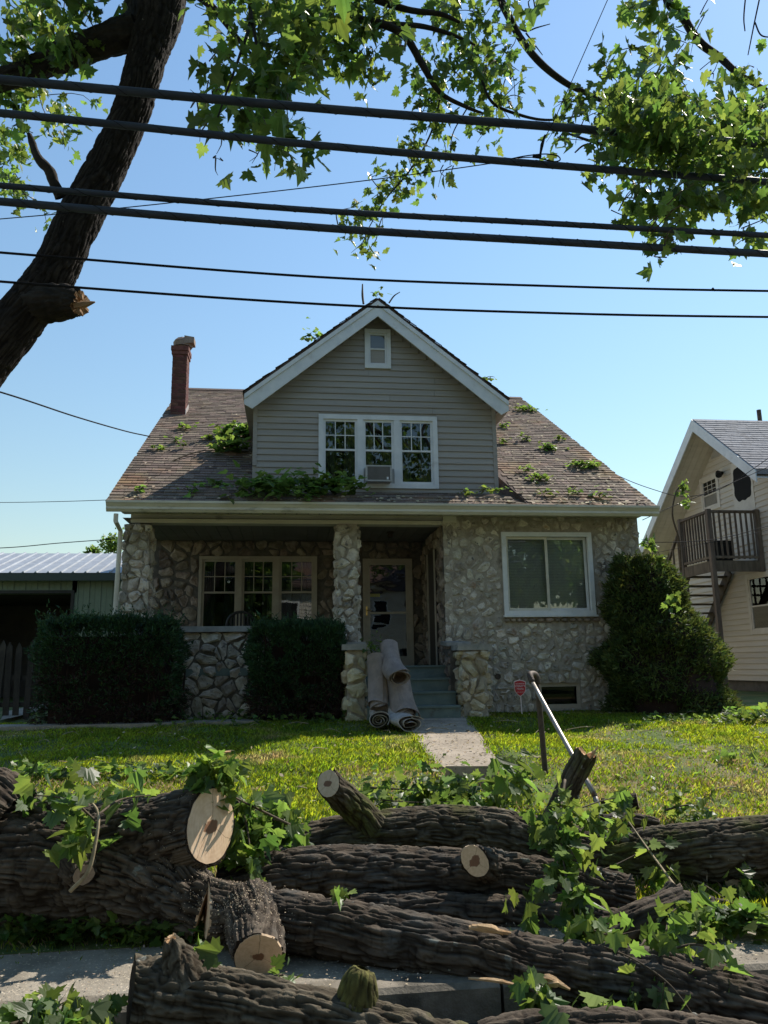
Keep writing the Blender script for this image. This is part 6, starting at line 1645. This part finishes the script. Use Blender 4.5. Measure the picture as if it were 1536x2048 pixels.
# leaf litter over the roof
n = 1500; V = []; T = []
for k in range(n):
    x = r.uniform(EX0 + .1, EX1 - .1); y = EY + (RY - EY) * r.random() ** 2.0
    if in_dormer(x, y): continue
    if x < 1 and r.random() < .7: continue
    c = rp(x, y, .028 + r.uniform(0, .012)); a = r.uniform(0, 6.28); s = r.uniform(.02, .055)
    u = (Vector((1, 0, 0)) * math.cos(a) + up * math.sin(a)) * s; v_ = (Vector((-1, 0, 0)) * math.sin(a) + up * math.cos(a)) * s * .6
    V += [c - u, c - v_ + nl * .01, c + u, c + v_]; T += [r.random()] * 4
solo('leaf_litter', (np.array([list(v) for v in V]), np.arange(len(V)).reshape(-1, 4)), M['litter'], 'dry leaf litter scattered over the brown roof', 'litter', kind='stuff', tint=T)

# ================================================================== grass
def blades(n, seed, hgt, wid, xr, yr, name, m, dens=None, zoff=0):
    r = np.random.default_rng(seed)
    X = r.uniform(*xr, n); Y = yr[0] + (yr[1] - yr[0]) * r.random(n)
    p3 = np.stack([X * .9, Y * .9, X * 0], 1)
    cl = vnoise(p3 * 1.0, 77) * .6 + vnoise(p3 * 4, 78) * .4
    keep = r.random(n) < np.clip((cl - .2) * 2.8, .32, 1)
    if dens is not None: keep &= dens(X, Y, r, cl)
    a = PATH[0]
    pa = PATH[0].x + (PATH[3].x - PATH[0].x) * (Y - PATH[0].y) / (PATH[3].y - PATH[0].y); pb = PATH[1].x + (PATH[2].x - PATH[1].x) * (Y - PATH[1].y) / (PATH[2].y - PATH[1].y)
    edge = r.normal(0, .03, n)
    keep &= ~((X > pa + .03 + edge) & (X < pb - .03 + edge) & (Y > PATH[0].y - .7))
    wy = G(160, 1455).y
    keep &= ~((Y > wy - .2) & (Y < wy + .3) & (X < -.6) & (r.random(n) < .8))
    X, Y = X[keep], Y[keep]; n = len(X); cl = cl[keep]
    Z = lawn_z(X, Y) - .01
    h = hgt * r.uniform(.4, 1.3, n) * (.6 + cl * .9); a = r.uniform(0, 6.283, n); ln = h * r.uniform(.1, .9, n); b = a + r.normal(0, .7, n)
    w_ = wid * r.uniform(.6, 1.4, n)
    dx, dy = np.cos(a) * w_, np.sin(a) * w_
    lx, ly = np.cos(b + 1.57) * ln, np.sin(b + 1.57) * ln
    p0 = np.stack([X - dx, Y - dy, Z], 1); p1 = np.stack([X + dx, Y + dy, Z], 1)
    m0 = np.stack([X + lx * .35 + dx * .8, Y + ly * .35 + dy * .8, Z + h * .6], 1); m1 = np.stack([X + lx * .35 - dx * .8, Y + ly * .35 - dy * .8, Z + h * .6], 1)
    tp_ = np.stack([X + lx, Y + ly, Z + h * .92], 1)
    V = np.stack([p0, p1, m0, tp_], 1).reshape(-1, 3)
    return solo(name, (V, np.arange(n * 4).reshape(n, 4)), m, kind='stuff', tint=np.repeat(r.random(n), 4))
g = blades(420000, 501, .046, .0045, (-8, 12), (5.6, 12.7), 'grass', M['grass']); g['label'] = 'uneven green lawn grass on the bank and before the house'; g['category'] = 'grass'
g = blades(70000, 502, .045, .011, (-8, 12), (5.6, 12.7), 'clover', M['grass']); g['label'] = 'broad leaved clover and weeds among the lawn grass'; g['category'] = 'weeds'
g = blades(110000, 503, .055, .0028, (-8, 12), (4.65, 8.6), 'dry_grass', M['straw'], lambda X, Y, r, cl: (cl < .62)); g['label'] = 'dry straw coloured grass on the street bank'; g['category'] = 'grass'
g = blades(60000, 504, .05, .004, (-6, 8), (4.3, 5.7), 'verge_grass', M['grass'], lambda X, Y, r, cl: (Y > 4.62) | ((X < -.5) & (r.random(len(X)) < (Y - 4.25) * 2.2 * cl))); g['label'] = 'shaded grass on the verge under the logs'; g['category'] = 'grass'
# ================================================================== rolled carpets by the steps
def carpet_roll(label, a, b, r0, m, turns=3.2, flat=1.0, seed=0, open_=.45, wob=.05, rot=0.0, sag=.05):
    """a spiral sheet: a = end that shows, b = other end"""
    r = np.random.default_rng(seed); a = Vector(a); b = Vector(b)
    t = thing('carpet_roll', label, 'carpet', (a + b) / 2, 'old carpets rolled up by the steps')
    ax = (b - a).normalized(); up_ = Vector((0, 0, 1)) if abs(ax.z) < .9 else Vector((0, -1, 0))
    x = up_.cross(ax).normalized(); y = ax.cross(x)
    n = int(turns * 30); th = .012; L = 9
    V = []; Fc = []
    for j in range(L):
        s = j / (L - 1); c = a.lerp(b, s) + Vector((.6 * math.sin(seed * 2.1), .5, -1)) * sag * math.sin(math.pi * s)
        for k in range(n):
            f_ = k / (n - 1); an = rot + f_ * turns * 2 * math.pi
            rr = r0 * (open_ + (1 - open_) * f_) * (1 + wob * math.sin(an * 2 + s * 3 + seed) + wob * math.sin(5 * s + an) + wob * .6 * math.sin(an * 3.3 + seed * 1.7 + 4 * s))
            for d in (0, th):
                V.append(c + ax * (.035 * math.sin(an * 1.3 + seed * 3) * (j == 0)) + x * (rr - d) * math.cos(an) + y * (rr - d) * math.sin(an) * flat + ax * (r0 * .12 * f_ * (1 if j == 0 else 0) * math.sin(an * .5 + seed)))
    w_ = 2 * n
    for j in range(L - 1):
        for k in range(n - 1):
            i = j * w_ + 2 * k
            Fc.append((i, i + 2, i + w_ + 2, i + w_)); Fc.append((i + 1, i + w_ + 1, i + w_ + 3, i + 3))
    for j in (0, L - 1):
        for k in range(n - 1):
            i = j * w_ + 2 * k; Fc.append((i, i + 1, i + 3, i + 2))
    for k in (0, n - 1):
        for j in range(L - 1):
            i = j * w_ + 2 * k; Fc.append((i, i + w_, i + w_ + 1, i + 1))
    part('rolled_sheet', (V, Fc), m, t, smooth=False)
    # dark lining and plug put the hollow's shade into the colour
    V = []; Fc = []; ni = 20
    for j in range(2):
        c = a.lerp(b, .03 if j == 0 else .22)
        for k in range(ni):
            an = k * 2 * math.pi / ni; rr = r0 * open_ * .98; V.append(c + x * rr * math.cos(an) + y * rr * math.sin(an) * flat)
    for k in range(ni): Fc.append((k, (k + 1) % ni, ni + (k + 1) % ni, ni + k))
    Fc.append(tuple(ni + k for k in range(ni)))
    part('hollow_shade', (V, Fc), M['carpet_hollow'], t)
    return t
carpet_roll('tall grey carpet roll standing against the left step pedestal', P(757, 1413, 11.25), P(752, 1312, 11.55), .155, M['carpet'], 2.3, .8, 1, .62, .05)
carpet_roll('carpet roll with dark open end pointing down over the second step', P(800, 1356, 11.05), P(776, 1296, 11.75), .165, M['carpet'], 2.4, .92, 2, .60)
carpet_roll('lower grey carpet roll sagging below the dark open end', P(812, 1432, 11.05), P(792, 1352, 11.5), .20, M['carpet'], 2.5, .8, 3, .5)
carpet_roll('short striped carpet roll on the ground by the pedestal foot', P(758, 1441, 10.85), P(757, 1425, 11.5), .165, M['carpet_light'], 3.6, .7, 4, .12, .06)
carpet_roll('flattened pale carpet roll lying on the path by the bottom step', P(822, 1449, 10.6), P(800, 1416, 11.3), .21, M['carpet_light'], 2.4, .5, 5, .3, .09)

# ================================================================== red shield yard sign
sp = P(1040, 1376, 12.1); sgl = ppm(sp)
sign = thing('yard_sign', 'red shield shaped security sign on a thin stake by the basement window', 'sign', (sp.x, 12.1, GR))
def shield(w_, h_):
    pts = [(-w_, h_ * .78), (-w_ * .55, h_ * .92), (0, h_), (w_ * .55, h_ * .92), (w_, h_ * .78), (w_ * .98, 0), (w_ * .86, -h_ * .45), (w_ * .5, -h_ * .80), (0, -h_ * 1.05), (-w_ * .5, -h_ * .80), (-w_ * .86, -h_ * .45), (-w_ * .98, 0)]
    return [(x, z) for x, z in pts]
sw2, sh2 = 12.2 / sgl, 16.0 / sgl
mb = MB(); mb.prism([(sp.x + x, 12.1, sp.z + z) for x, z in shield(sw2, sh2)], (0, .012, 0)); part('shield_rim', mb, M['pale'], sign)
mb = MB(); mb.prism([(sp.x + x, 12.094, sp.z + z) for x, z in shield(sw2 * .9, sh2 * .91)], (0, .005, 0)); face = part('shield_face', mb, M['red'], sign)
def text(body, size, x, y, z, m, parent, align='CENTER'):
    cu = D.curves.new('lettering', 'FONT'); cu.body = body; cu.size = size; cu.align_x = align; cu.align_y = 'CENTER'; cu.extrude = .0006
    ob = D.objects.new('lettering_source', cu); COL.objects.link(ob)
    dg = bpy.context.evaluated_depsgraph_get(); me = D.meshes.new_from_object(ob.evaluated_get(dg)); D.objects.remove(ob)
    me.materials.clear(); me.materials.append(m); me.name = 'lettering'
    piece('lettering', me, parent, Matrix.Translation((x, y, z)) @ Matrix.Rotation(math.pi / 2, 4, 'X'))
text('SECURED BY', .026, sp.x, 12.092, sp.z + sh2 * .52, M['pale'], face)
text('XFINITY', .046, sp.x, 12.092, sp.z + sh2 * .22, M['pale'], face)
text('Home', .044, sp.x, 12.092, sp.z - sh2 * .10, M['pale'], face)
text('HOME SECURITY', .015, sp.x, 12.092, sp.z - sh2 * .5, M['pale'], face)
mb = MB(); mb.tube([(sp.x + .02, 12.112, GR - .1), (sp.x, 12.12, sp.z + sh2 * 1.12)], .009, 6); part('stake', mb, M['pale'], sign)

# ================================================================== pipe hand rail
hY = 8.1
q0 = P(1091, 1535, hY); q1 = P(1073, 1358, hY)
rail = thing('hand_rail', 'worn pipe hand rail on a leaning rusty post beside the path end', 'hand rail', (q0.x, hY, gz(hY)))
mb = MB(); mb.tube([q0 - Vector((0, 0, .2)), q0.lerp(q1, .5), q1], .03, 12, 8); part('post', mb, M['rust'], rail, smooth=True)
r0_ = P(1062, 1360, hY - .12); r1_ = P(1190, 1592, 6.5)
mb = MB(); mb.tube([r0_, r0_.lerp(r1_, .5), r1_], .023, 12, 8); part('rail', mb, M['metal'], rail, smooth=True)
e = P(1068, 1349, hY - .03)
mb = MB(); mb.tube([q1 - Vector((0, 0, .05)), q1 + Vector((.0, 0, .01)), e + Vector((.01, .02, .0)), P(1060, 1350, hY - .10), r0_ + (r1_ - r0_).normalized() * .05], [.038, .038, .036, .034, .032], 12, 16); part('elbow', mb, M['rust'], rail, smooth=True)
mb = MB(); ft = Vector((r1_.x, r1_.y, gz(r1_.y))); mb.tube([r1_ + (r1_ - r0_).normalized() * -.02, Vector((r1_.x + .02, r1_.y - .08, r1_.z - .2)), ft + Vector((.03, -.1, -.2))], .023, 10, 8); part('foot', mb, M['metal'], rail, smooth=True)

# ================================================================== black plastic porch chair behind the low wall
cp = P(482, 1250, 13.6); czs = FL + .40
chair = thing('plastic_chair', 'black slat backed plastic chair on the porch behind the low wall', 'chair', (cp.x, 13.6, FL))
cx = cp.x; ctop = P(482, 1224, 13.55).z
mb = MB(); mb.prism([(cx - .24, 13.62, czs), (cx + .24, 13.62, czs), (cx + .21, 14.05, czs - .02), (cx - .21, 14.05, czs - .02)], (0, 0, .03)); part('seat', mb, M['black'], chair)
for sx in (-1, 1):
    for yy, dx in ((13.60, .25), (14.05, .22)):
        mb = MB(); mb.beam((cx + sx * dx * 1.1, yy, FL), (cx + sx * dx, yy, czs), .045, .045, (0, 1, 0)); part('leg', mb, M['black'], chair)
    mb = MB(); mb.tube([(cx + sx * .26, 13.58, czs + .18), (cx + sx * .28, 13.8, czs + .2), (cx + sx * .25, 14.04, czs + .17), (cx + sx * .24, 14.06, czs)], .02, 6, 12); part('arm', mb, M['black'], chair)
arch = []
for k in range(13):
    a = math.pi * k / 12; arch.append(Vector((cx - .24 * math.cos(a), 13.56 - .02 * math.sin(a), czs + (ctop - czs) * (.45 + .55 * math.sin(a) ** .7))))
arch = [Vector((cx - .23, 13.61, czs))] + arch + [Vector((cx + .23, 13.61, czs))]
mb = MB(); mb.tube(arch, .024, 6, 40); part('back_frame', mb, M['black'], chair)
for k in range(7):
    x = -.17 + .34 * k / 6; zt = czs + (ctop - czs) * (.45 + .55 * math.sqrt(max(0, 1 - (x / .25) ** 2)))
    mb = MB(); mb.box(cx + x - .016, cx + x + .016, 13.545, 13.56, czs + .02, zt); part('back_slat', mb, M['black'], chair)

# ================================================================== leafy branches among the logs
GF = 'torn leafy maple branches among the logs'
def branch(label, paths, n, size, seed, hang=.7, spread=.08, cap=300, radii=(.009, .006, .0025), pale=False, blobs=(), name='leafy_branch', group=GF, wilt=.08):
    r = np.random.default_rng(seed)
    sh = lambda Y: Y * 1.07 if 3.3 <= Y < 5.05 else Y + .3 if Y < 3.3 else Y
    paths = [[(a, b, sh(c)) for a, b, c in p] for p in paths]; blobs = [(a, b, c, sh(d), e) for a, b, c, d, e in blobs]
    q = [pp(*p) for p in paths]
    t = thing(name, label, 'branch', q[0][0], group)
    ms = []
    for k, path_ in enumerate(q):
        mb = MB(); rr = radii if k == 0 else [x * .6 for x in radii]
        mb.tube(path_, list(rr), 7, 8 * len(path_)); part('stem' if k == 0 else 'side_twig', mb, M['twig_pale'] if (pale and k == 0) else M['twig'], t, smooth=True)
        nn = n if isinstance(n, int) else n[k]
        ms += twig_leaves(r, path_, nn, size, hang, spread)
    for (px, py, rp_, Y, m_) in blobs:
        c = P(px, py, Y); ra = rp_ / ppm(c)
        for i in range(m_):
            v = r.normal(0, .5, 3); ms.append(leaf_matrix(r, c + Vector((v[0] * ra, v[1] * .12, v[2] * ra)), size * r.uniform(.65, 1.25), hang, r.random() < .25))
    place_leaves(t, ms, cap, seed=seed, wilt=wilt)
    return t
branch('big leafy branch cascading over the logs right of the middle', [[(1130, 1560, 4.7), (1120, 1640, 4.4), (1130, 1740, 4.1), (1150, 1830, 3.85), (1190, 1900, 3.7)], [(1090, 1590, 4.6), (1040, 1545, 4.7), (1010, 1530, 4.75)], [(1150, 1620, 4.5), (1210, 1600, 4.6), (1270, 1590, 4.6)], [(1140, 1780, 4.0), (1080, 1800, 3.95), (1060, 1830, 3.9)], [(1160, 1850, 3.8), (1220, 1870, 3.7), (1280, 1860, 3.7)]], [46, 16, 14, 10, 16], .092, 601, .8, .07,
       blobs=[(1110, 1650, 46, 4.3, 26), (1140, 1700, 46, 4.2, 24), (1040, 1560, 34, 4.6, 12), (1150, 1790, 46, 3.95, 24), (1170, 1860, 44, 3.8, 20), (1065, 1780, 16, 4.1, 4), (1200, 1640, 40, 4.4, 12), (1130, 1600, 40, 4.5, 12)], cap=300)
branch('leafy twig sprays at the lower right over the dark log', [[(1265, 1890, 3.65), (1330, 1900, 3.6), (1400, 1890, 3.55), (1470, 1940, 3.5)], [(1330, 1890, 3.6), (1340, 1830, 3.8), (1380, 1800, 3.9)], [(1290, 1880, 3.65), (1260, 1930, 3.55), (1270, 1960, 3.5)]], [18, 14, 8], .088, 611, .6, .07, blobs=[(1350, 1845, 40, 3.75, 16), (1400, 1830, 36, 3.8, 14), (1440, 1945, 40, 3.5, 14), (1350, 1945, 26, 3.5, 7), (1285, 1940, 26, 3.55, 8)], cap=240)
branch('maple leaves at the bottom edge right of centre, in front of the kerb', [[(1040, 1965, 3.4), (1075, 1990, 3.35), (1100, 2020, 3.3), (1110, 2050, 3.28)]], 22, .10, 621, .6, .07, blobs=[(1072, 1985, 24, 3.35, 10), (1105, 2030, 26, 3.3, 9)], cap=60)
branch('maple leaves at the bottom edge hanging over the dark right log', [[(1180, 2040, 3.25), (1215, 2025, 3.25), (1240, 2045, 3.22)]], 22, .095, 631, .6, .07, blobs=[(1215, 2030, 34, 3.25, 18)], cap=60)
branch('leafy branch lying on top of the big left trunk with a pale bare stick', [[(140, 1783, 4.05), (175, 1745, 4.05), (190, 1690, 4.08), (197, 1630, 4.15), (180, 1600, 4.3)], [(190, 1640, 4.2), (140, 1600, 4.4), (70, 1590, 4.5)], [(195, 1630, 4.2), (240, 1600, 4.4), (300, 1590, 4.5)]], [0, 20, 20], .092, 641, .5, .08, radii=(.011, .010, .005), pale=True, blobs=[(150, 1625, 40, 4.25, 22), (165, 1665, 30, 4.15, 16), (240, 1590, 46, 4.7, 18), (290, 1605, 36, 4.75, 10), (90, 1585, 36, 4.6, 12), (150, 1690, 20, 4.1, 5)], cap=200)
branch('bright yellow-green leaf tuft above the sunlit saw cut', [[(580, 1650, 4.75), (520, 1620, 4.7), (470, 1595, 4.6), (430, 1570, 4.55), (400, 1550, 4.5)]], 34, .10, 651, .2, .07, blobs=[(420, 1545, 36, 4.5, 30), (390, 1560, 26, 4.5, 16), (455, 1540, 26, 4.5, 14)], cap=150, wilt=.0)
branch('drooping dark leafy branch between the sawn trunk and the arched log', [[(470, 1590, 4.75), (490, 1640, 4.7), (500, 1700, 4.6), (505, 1765, 4.5)], [(480, 1640, 4.8), (550, 1640, 4.9), (610, 1660, 5.0)], [(478, 1600, 4.75), (540, 1630, 4.9), (585, 1650, 5.0)]], [30, 36, 20], .095, 661, .6, .08, blobs=[(490, 1640, 40, 4.8, 34), (550, 1650, 45, 5.0, 34), (495, 1720, 26, 4.6, 12), (480, 1680, 30, 4.75, 16)], cap=180)
branch('leaf litter heap on the kerb at the bottom left corner', [[(20, 2050, 3.1), (80, 2035, 3.15), (150, 2030, 3.2), (220, 2050, 3.15)]], 36, .085, 671, .1, .06, blobs=[(60, 2042, 30, 3.15, 22), (130, 2038, 30, 3.15, 22), (200, 2046, 26, 3.15, 16), (85, 2008, 16, 3.2, 6)], cap=180)
branch('small upright leaf sprig between the front log and the round stub cut', [[(415, 1945, 3.35), (412, 1920, 3.35), (408, 1895, 3.38)]], 8, .085, 681, .0, .035, cap=12)
branch('leaf sprig on the ground under the round stub cut', [[(530, 1960, 3.45), (560, 1950, 3.5), (580, 1955, 3.5)]], 9, .07, 691, .2, .04, cap=12)
branch('single bright sprig on top of the long front log', [[(690, 1800, 3.85), (682, 1792, 3.85), (676, 1784, 3.86)]], 4, .07, 695, .0, .02, cap=6)
branch('tangle of leaves at the foot of the path step', [[(740, 1575, 7.2), (820, 1580, 7.1), (900, 1590, 7.0), (980, 1595, 6.9)], [(760, 1600, 6.8), (850, 1605, 6.7), (950, 1600, 6.6)]], [70, 60], .10, 701, .2, .10, blobs=[(830, 1585, 60, 7.0, 60), (920, 1590, 50, 6.9, 50), (760, 1585, 40, 7.1, 30), (990, 1580, 40, 6.8, 30), (1020, 1560, 30, 6.6, 18)], cap=200)
branch('leafy branch with a bare arching twig over the cut log end at right', [[(1255, 1640, 5.0), (1290, 1690, 4.8), (1330, 1745, 4.5), (1352, 1775, 4.3)], [(1290, 1700, 4.8), (1230, 1730, 4.7), (1190, 1745, 4.6)]], [4, 2], .10, 711, .5, .05, radii=(.005, .007, .009), pale=True, blobs=[(1320, 1690, 22, 4.7, 5), (1315, 1740, 22, 4.6, 6), (1235, 1660, 30, 4.9, 10)], cap=40)
branch('dark leafy branch at the far right edge above the pale billet', [[(1420, 1830, 4.3), (1480, 1850, 4.2), (1560, 1870, 4.1)], [(1440, 1790, 4.6), (1500, 1800, 4.5), (1560, 1790, 4.5)]], [50, 40], .09, 721, .5, .10, blobs=[(1500, 1885, 60, 4.1, 60), (1510, 1800, 40, 4.5, 34), (1430, 1880, 50, 4.2, 40), (1470, 1930, 40, 3.9, 30), (1280, 1900, 40, 4.1, 24)], cap=120)
branch('leafy twigs on the sunny bank at the far right', [[(1330, 1620, 6.4), (1380, 1610, 6.4), (1430, 1620, 6.4)], [(1400, 1530, 8.4), (1450, 1535, 8.3), (1490, 1545, 8.2)]], [30, 26], .085, 731, .15, .09, blobs=[(1440, 1540, 34, 8.3, 30), (1375, 1615, 34, 6.4, 26)], cap=60)
branch('thin bare twigs trailing down to the bottom right', [[(1200, 1890, 3.6), (1270, 1920, 3.5), (1340, 1970, 3.4), (1400, 2050, 3.3)], [(1330, 1965, 3.4), (1320, 2010, 3.4), (1290, 2040, 3.4)]], [5, 3], .08, 741, .5, .05, radii=(.004, .004, .003), cap=12)
branch('broken maple sprig caught on the wires before the neighbour house', [[(1362, 1140, 14.0), (1358, 1080, 14.0), (1345, 1030, 14.0), (1352, 985, 14.0), (1365, 968, 14.0)]], 0, .10, 751, .5, .05, radii=(.022, .018, .010), blobs=[(1368, 970, 10, 14, 16), (1362, 985, 9, 14, 12), (1372, 1008, 10, 14, 14)], cap=0)
branch('torn maple tuft stuck on top of the conical evergreen', [[(1320, 1150, 12.1), (1322, 1120, 12.1), (1305, 1080, 12.1)]], 0, .10, 761, .4, .05, blobs=[(1303, 1085, 14, 12.1, 20), (1325, 1120, 12, 12.1, 10), (1340, 1205, 20, 11.4, 22)], cap=0)
# weeds along the foot of the walls
def weeds(label, px0, px1, py, n, seed, Y=None, size=.07, name='weed_patch'):
    r = np.random.default_rng(seed); ms = []
    base = G((px0 + px1) / 2, py)
    t = thing(name, label, 'weeds', base)
    for k in range(n):
        g_ = G(r.uniform(px0, px1), py + r.normal(0, 5)); g_.z += r.uniform(.02, .14)
        ms.append(leaf_matrix(r, g_, size * r.uniform(.5, 1.2), -.2, r.random() < .6))
    place_leaves(t, ms, 0, seed=seed, low=True); return t
weeds('torn leaves heaped on the pavement at the right edge behind the long log', 1370, 1545, 1875, 150, 809, size=.085)
weeds('dark weeds and torn leaves along the pavement under the great left trunk', 0, 400, 1890, 260, 808, size=.06)
weeds('low ivy and weeds along the foot of the low stone wall', 150, 690, 1445, 520, 801)
weeds('weedy strip below the left hedge', 60, 330, 1440, 200, 802)
weeds('creeping weeds at the foot of the evergreen', 1290, 1470, 1450, 160, 803)
weeds('green ground plants beside the evergreen at the far right', 1450, 1560, 1440, 160, 804, size=.12)
weeds('broad leaf weeds on the sunny bank behind the left trunk', 20, 380, 1560, 240, 805, size=.09)
t = weeds('small weed growing out of the joint by the left pedestal cap', 738, 762, 1446, 1, 806)
ms = []; r = np.random.default_rng(807); c = P(748, 1300, 11.7)
for k in range(70): ms.append(leaf_matrix(r, c + Vector((r.normal(0, .07), r.normal(0, .06), r.normal(0, .1))), .06 * r.uniform(.5, 1.2), .2))
place_leaves(t, ms, 0, seed=8, low=True)
t['label'] = 'small leafy weed growing between the left pedestal and the carpet rolls'; t['category'] = 'weed'
# fallen leaves and chips on the lawn, sidewalk and street
def chips(name, label, cat, n, seed, xr, yr, zf, s0, s1, m, thick=0):
    r = np.random.default_rng(seed); V = []; T = []
    for k in range(n):
        x, y = r.uniform(*xr), r.uniform(*yr); z = zf(x, y) + r.uniform(.004, .03); a = r.uniform(0, 6.28); s = r.uniform(s0, s1)
        u = Vector((math.cos(a), math.sin(a), r.normal(0, .3))) * s; v_ = Vector((-math.sin(a), math.cos(a), r.normal(0, .3))) * s * r.uniform(.3, .8)
        c = Vector((x, y, z)); V += [c - u, c - v_ * .8, c + u, c + v_]; T += [r.random()] * 4
    o = solo(name, (np.array([list(v) for v in V]), np.arange(len(V)).reshape(-1, 4)), m, label, cat, kind='stuff', tint=T); return o
chips('lawn_litter', 'pale torn leaves scattered over the lawn', 'litter', 1500, 811, (-7, 9), (6, 12), lambda x, y: gz(y) + .03, .012, .035, M['litter'])
chips('green_leaf_litter', 'green torn leaves scattered over the bank', 'litter', 1500, 812, (-6, 8), (4.4, 9), lambda x, y: gz(y) + .03, .02, .05, M['leaf_t'])
chips('path_litter', 'bits of leaf and bark on the path', 'litter', 260, 813, (PATH[0].x, PATH[1].x + .2), (PATH[0].y + .05, 11), lambda x, y: gz(y) + .03, .008, .025, M['litter'])
chips('sawdust', 'wood chips and sawdust on the sidewalk', 'sawdust', 2600, 814, (-3, 3), (3.86, 4.6), lambda x, y: .155, .003, .009, M['dust'])
r = np.random.default_rng(830); mb = MB()
for k in range(130):
    x, y = r.uniform(-5, 7), r.uniform(4.7, 11.5); a = r.uniform(0, 6.28); L_ = r.uniform(.08, .45); z = gz(y) + .05
    p0 = Vector((x, y, z)); d = Vector((math.cos(a), math.sin(a), 0)) * L_
    mb.tube([p0, p0 + d * .5 + Vector((r.normal(0, .03), r.normal(0, .03), .03)), p0 + d + Vector((0, 0, r.uniform(-.02, .03)))], [.005, .004, .002], 4, 5)
solo('twig_litter', mb, M['twig_pale'], 'broken twigs strewn over the lawn and bank', 'twigs', kind='stuff')
# splintered pieces of wood
def splinter(label, pts, w_, seed):
    q = pp(*[(a, b, c * 1.075 if c < 4.5 else c + .3 if c < 6 else c) for a, b, c in pts]); mb = MB(); r = np.random.default_rng(seed)
    for k in range(3):
        o = Vector(r.normal(0, w_ * .5, 3)); mb.tube([q[0] + o, q[0].lerp(q[-1], .5) + o * .6 + Vector((0, 0, .008)), q[-1] - o], [w_ * .5, w_, w_ * .25], 5, 8)
    solo('wood_splinter', mb, M['split'], label, 'splinter', q[0], group='splintered wood on the logs')
splinter('long ragged splinter lying at the kerb below the front log', [(940, 1958, 3.5), (1000, 1965, 3.48), (1055, 1975, 3.45)], .010, 1)
splinter('orange broken wood chunk on the dark log near the bottom', [(1095, 1965, 3.42), (1125, 1970, 3.4)], .022, 2)
splinter('torn orange wood patch on top of the long front log', [(945, 1850, 3.62), (990, 1862, 3.6), (1015, 1870, 3.58)], .018, 3)
splinter('pale splinter at the tip of the upright broken stub', [(1180, 1520, 5.18), (1196, 1494, 5.15)], .010, 4)
splinter('pale stick lying on the lawn behind the trunk', [(432, 1512, 8.6), (460, 1503, 8.7)], .02, 5)

# ================================================================== what the windows mirror: the far side of the street, with trees that also dim sky light
oh = thing('opposite_house', 'tan sided house across the street, behind the camera', 'house', (3.2, -14, .1))
fo = lambda a, b, h: Vector((a, -14 + h, b))
ohw = part('wall', MB().box(-1.5, 8, -22, -14, 0, 6.2), M['yellowsiding'], oh)
mb = MB(); mb.prism([(-2, -13.5, 6.0), (8.5, -13.5, 6.0), (8.5, -18, 9), (-2, -18, 9)], (0, 0, .15)); mb.prism([(-2, -22.5, 6.0), (8.5, -22.5, 6.0), (8.5, -18, 9), (-2, -18, 9)], (0, 0, .15)); part('roof', mb, M['shingle'], oh)
z = .4
while z < 6:
    mb = MB(); mb.prism([(-1.5, -14, z), (-1.5, -13.96, z), (-1.5, -13.99, z + .18), (-1.5, -14, z + .18)], (9.5, 0, 0)); part('siding_board', mb, M['yellowsiding'], ohw); z += .19
for x in (-.6, 2.0, 4.6):
    for z in (.9, 3.7):
        mb = MB(); mb.box(x, x + 1.1, -13.95, -13.9, z, z + 1.6); w_ = part('window', mb, M['white'], oh); mb = MB(); mb.box(x + .12, x + .98, -13.899, -13.89, z + .12, z + 1.48); part('pane', mb, M['dark'], w_)
r = np.random.default_rng(900)
for (x, y, h_, ra, lb) in ((-8, -11.5, 11, 4.2, 'added leftmost round green tree across the street, behind the camera'), (-14, -15, 13, 4.8, 'added far left tall tree across the street'), (11.5, -12, 12, 4.4, 'added tall green tree right of the tan house across the street'), (-3.2, -12.5, 9.5, 3.4, 'added low tree beside the left end of the tan house across the street'), (17, -14, 13, 4.8, 'added rightmost tall tree across the street'), (7.5, -26, 16, 5.2, 'added second tall tree behind the tan house across the street')):
    t = thing('added_street_tree', lb, 'tree', (x, y, 0), 'trees added across the street to dim sky light')  # row added to block sky light on the front; windows mirror it
    mb = MB(); mb.tube([(x, y, 0), (x + .1, y, h_ * .4), (x, y, h_ * .75)], [.3, .22, .08], 8, 10); part('trunk', mb, M['bark_tree'], t)
    n = 7000; v = r.normal(0, 1, (n, 3)); v /= np.linalg.norm(v, axis=1)[:, None]
    rr = ra * (.55 + .6 * vnoise(v * 2.2 + x, 5)) * r.uniform(.75, 1.05, n)
    leaf_cloud('crown', t, np.array([x, y, h_ * .68]) + v * rr[:, None] * [1, 1, .95], v, .36, M['leaf_t'], 910, .8)
# tree tops beyond the garage
for (px, py, Y, ra, lb) in ((226, 1090, 34, .42, 'light green tree top beyond the garage roof by the pillar'), (186, 1106, 36, .22, 'tiny tree top showing over the garage ridge')):
    c = P(px, py, Y); t = thing('distant_tree', lb, 'tree', (c.x, Y, .8))
    mb = MB(); mb.tube([(c.x, Y, .8), (c.x, Y, c.z)], [.12, .04], 6); part('trunk', mb, M['twig'], t)
    n = 700; v = r.normal(0, .5, (n, 3)); leaf_cloud('crown', t, np.array(c) + v * [ra, ra, ra * 1.0], v, .12, M['leaf_t'], 920, .7)
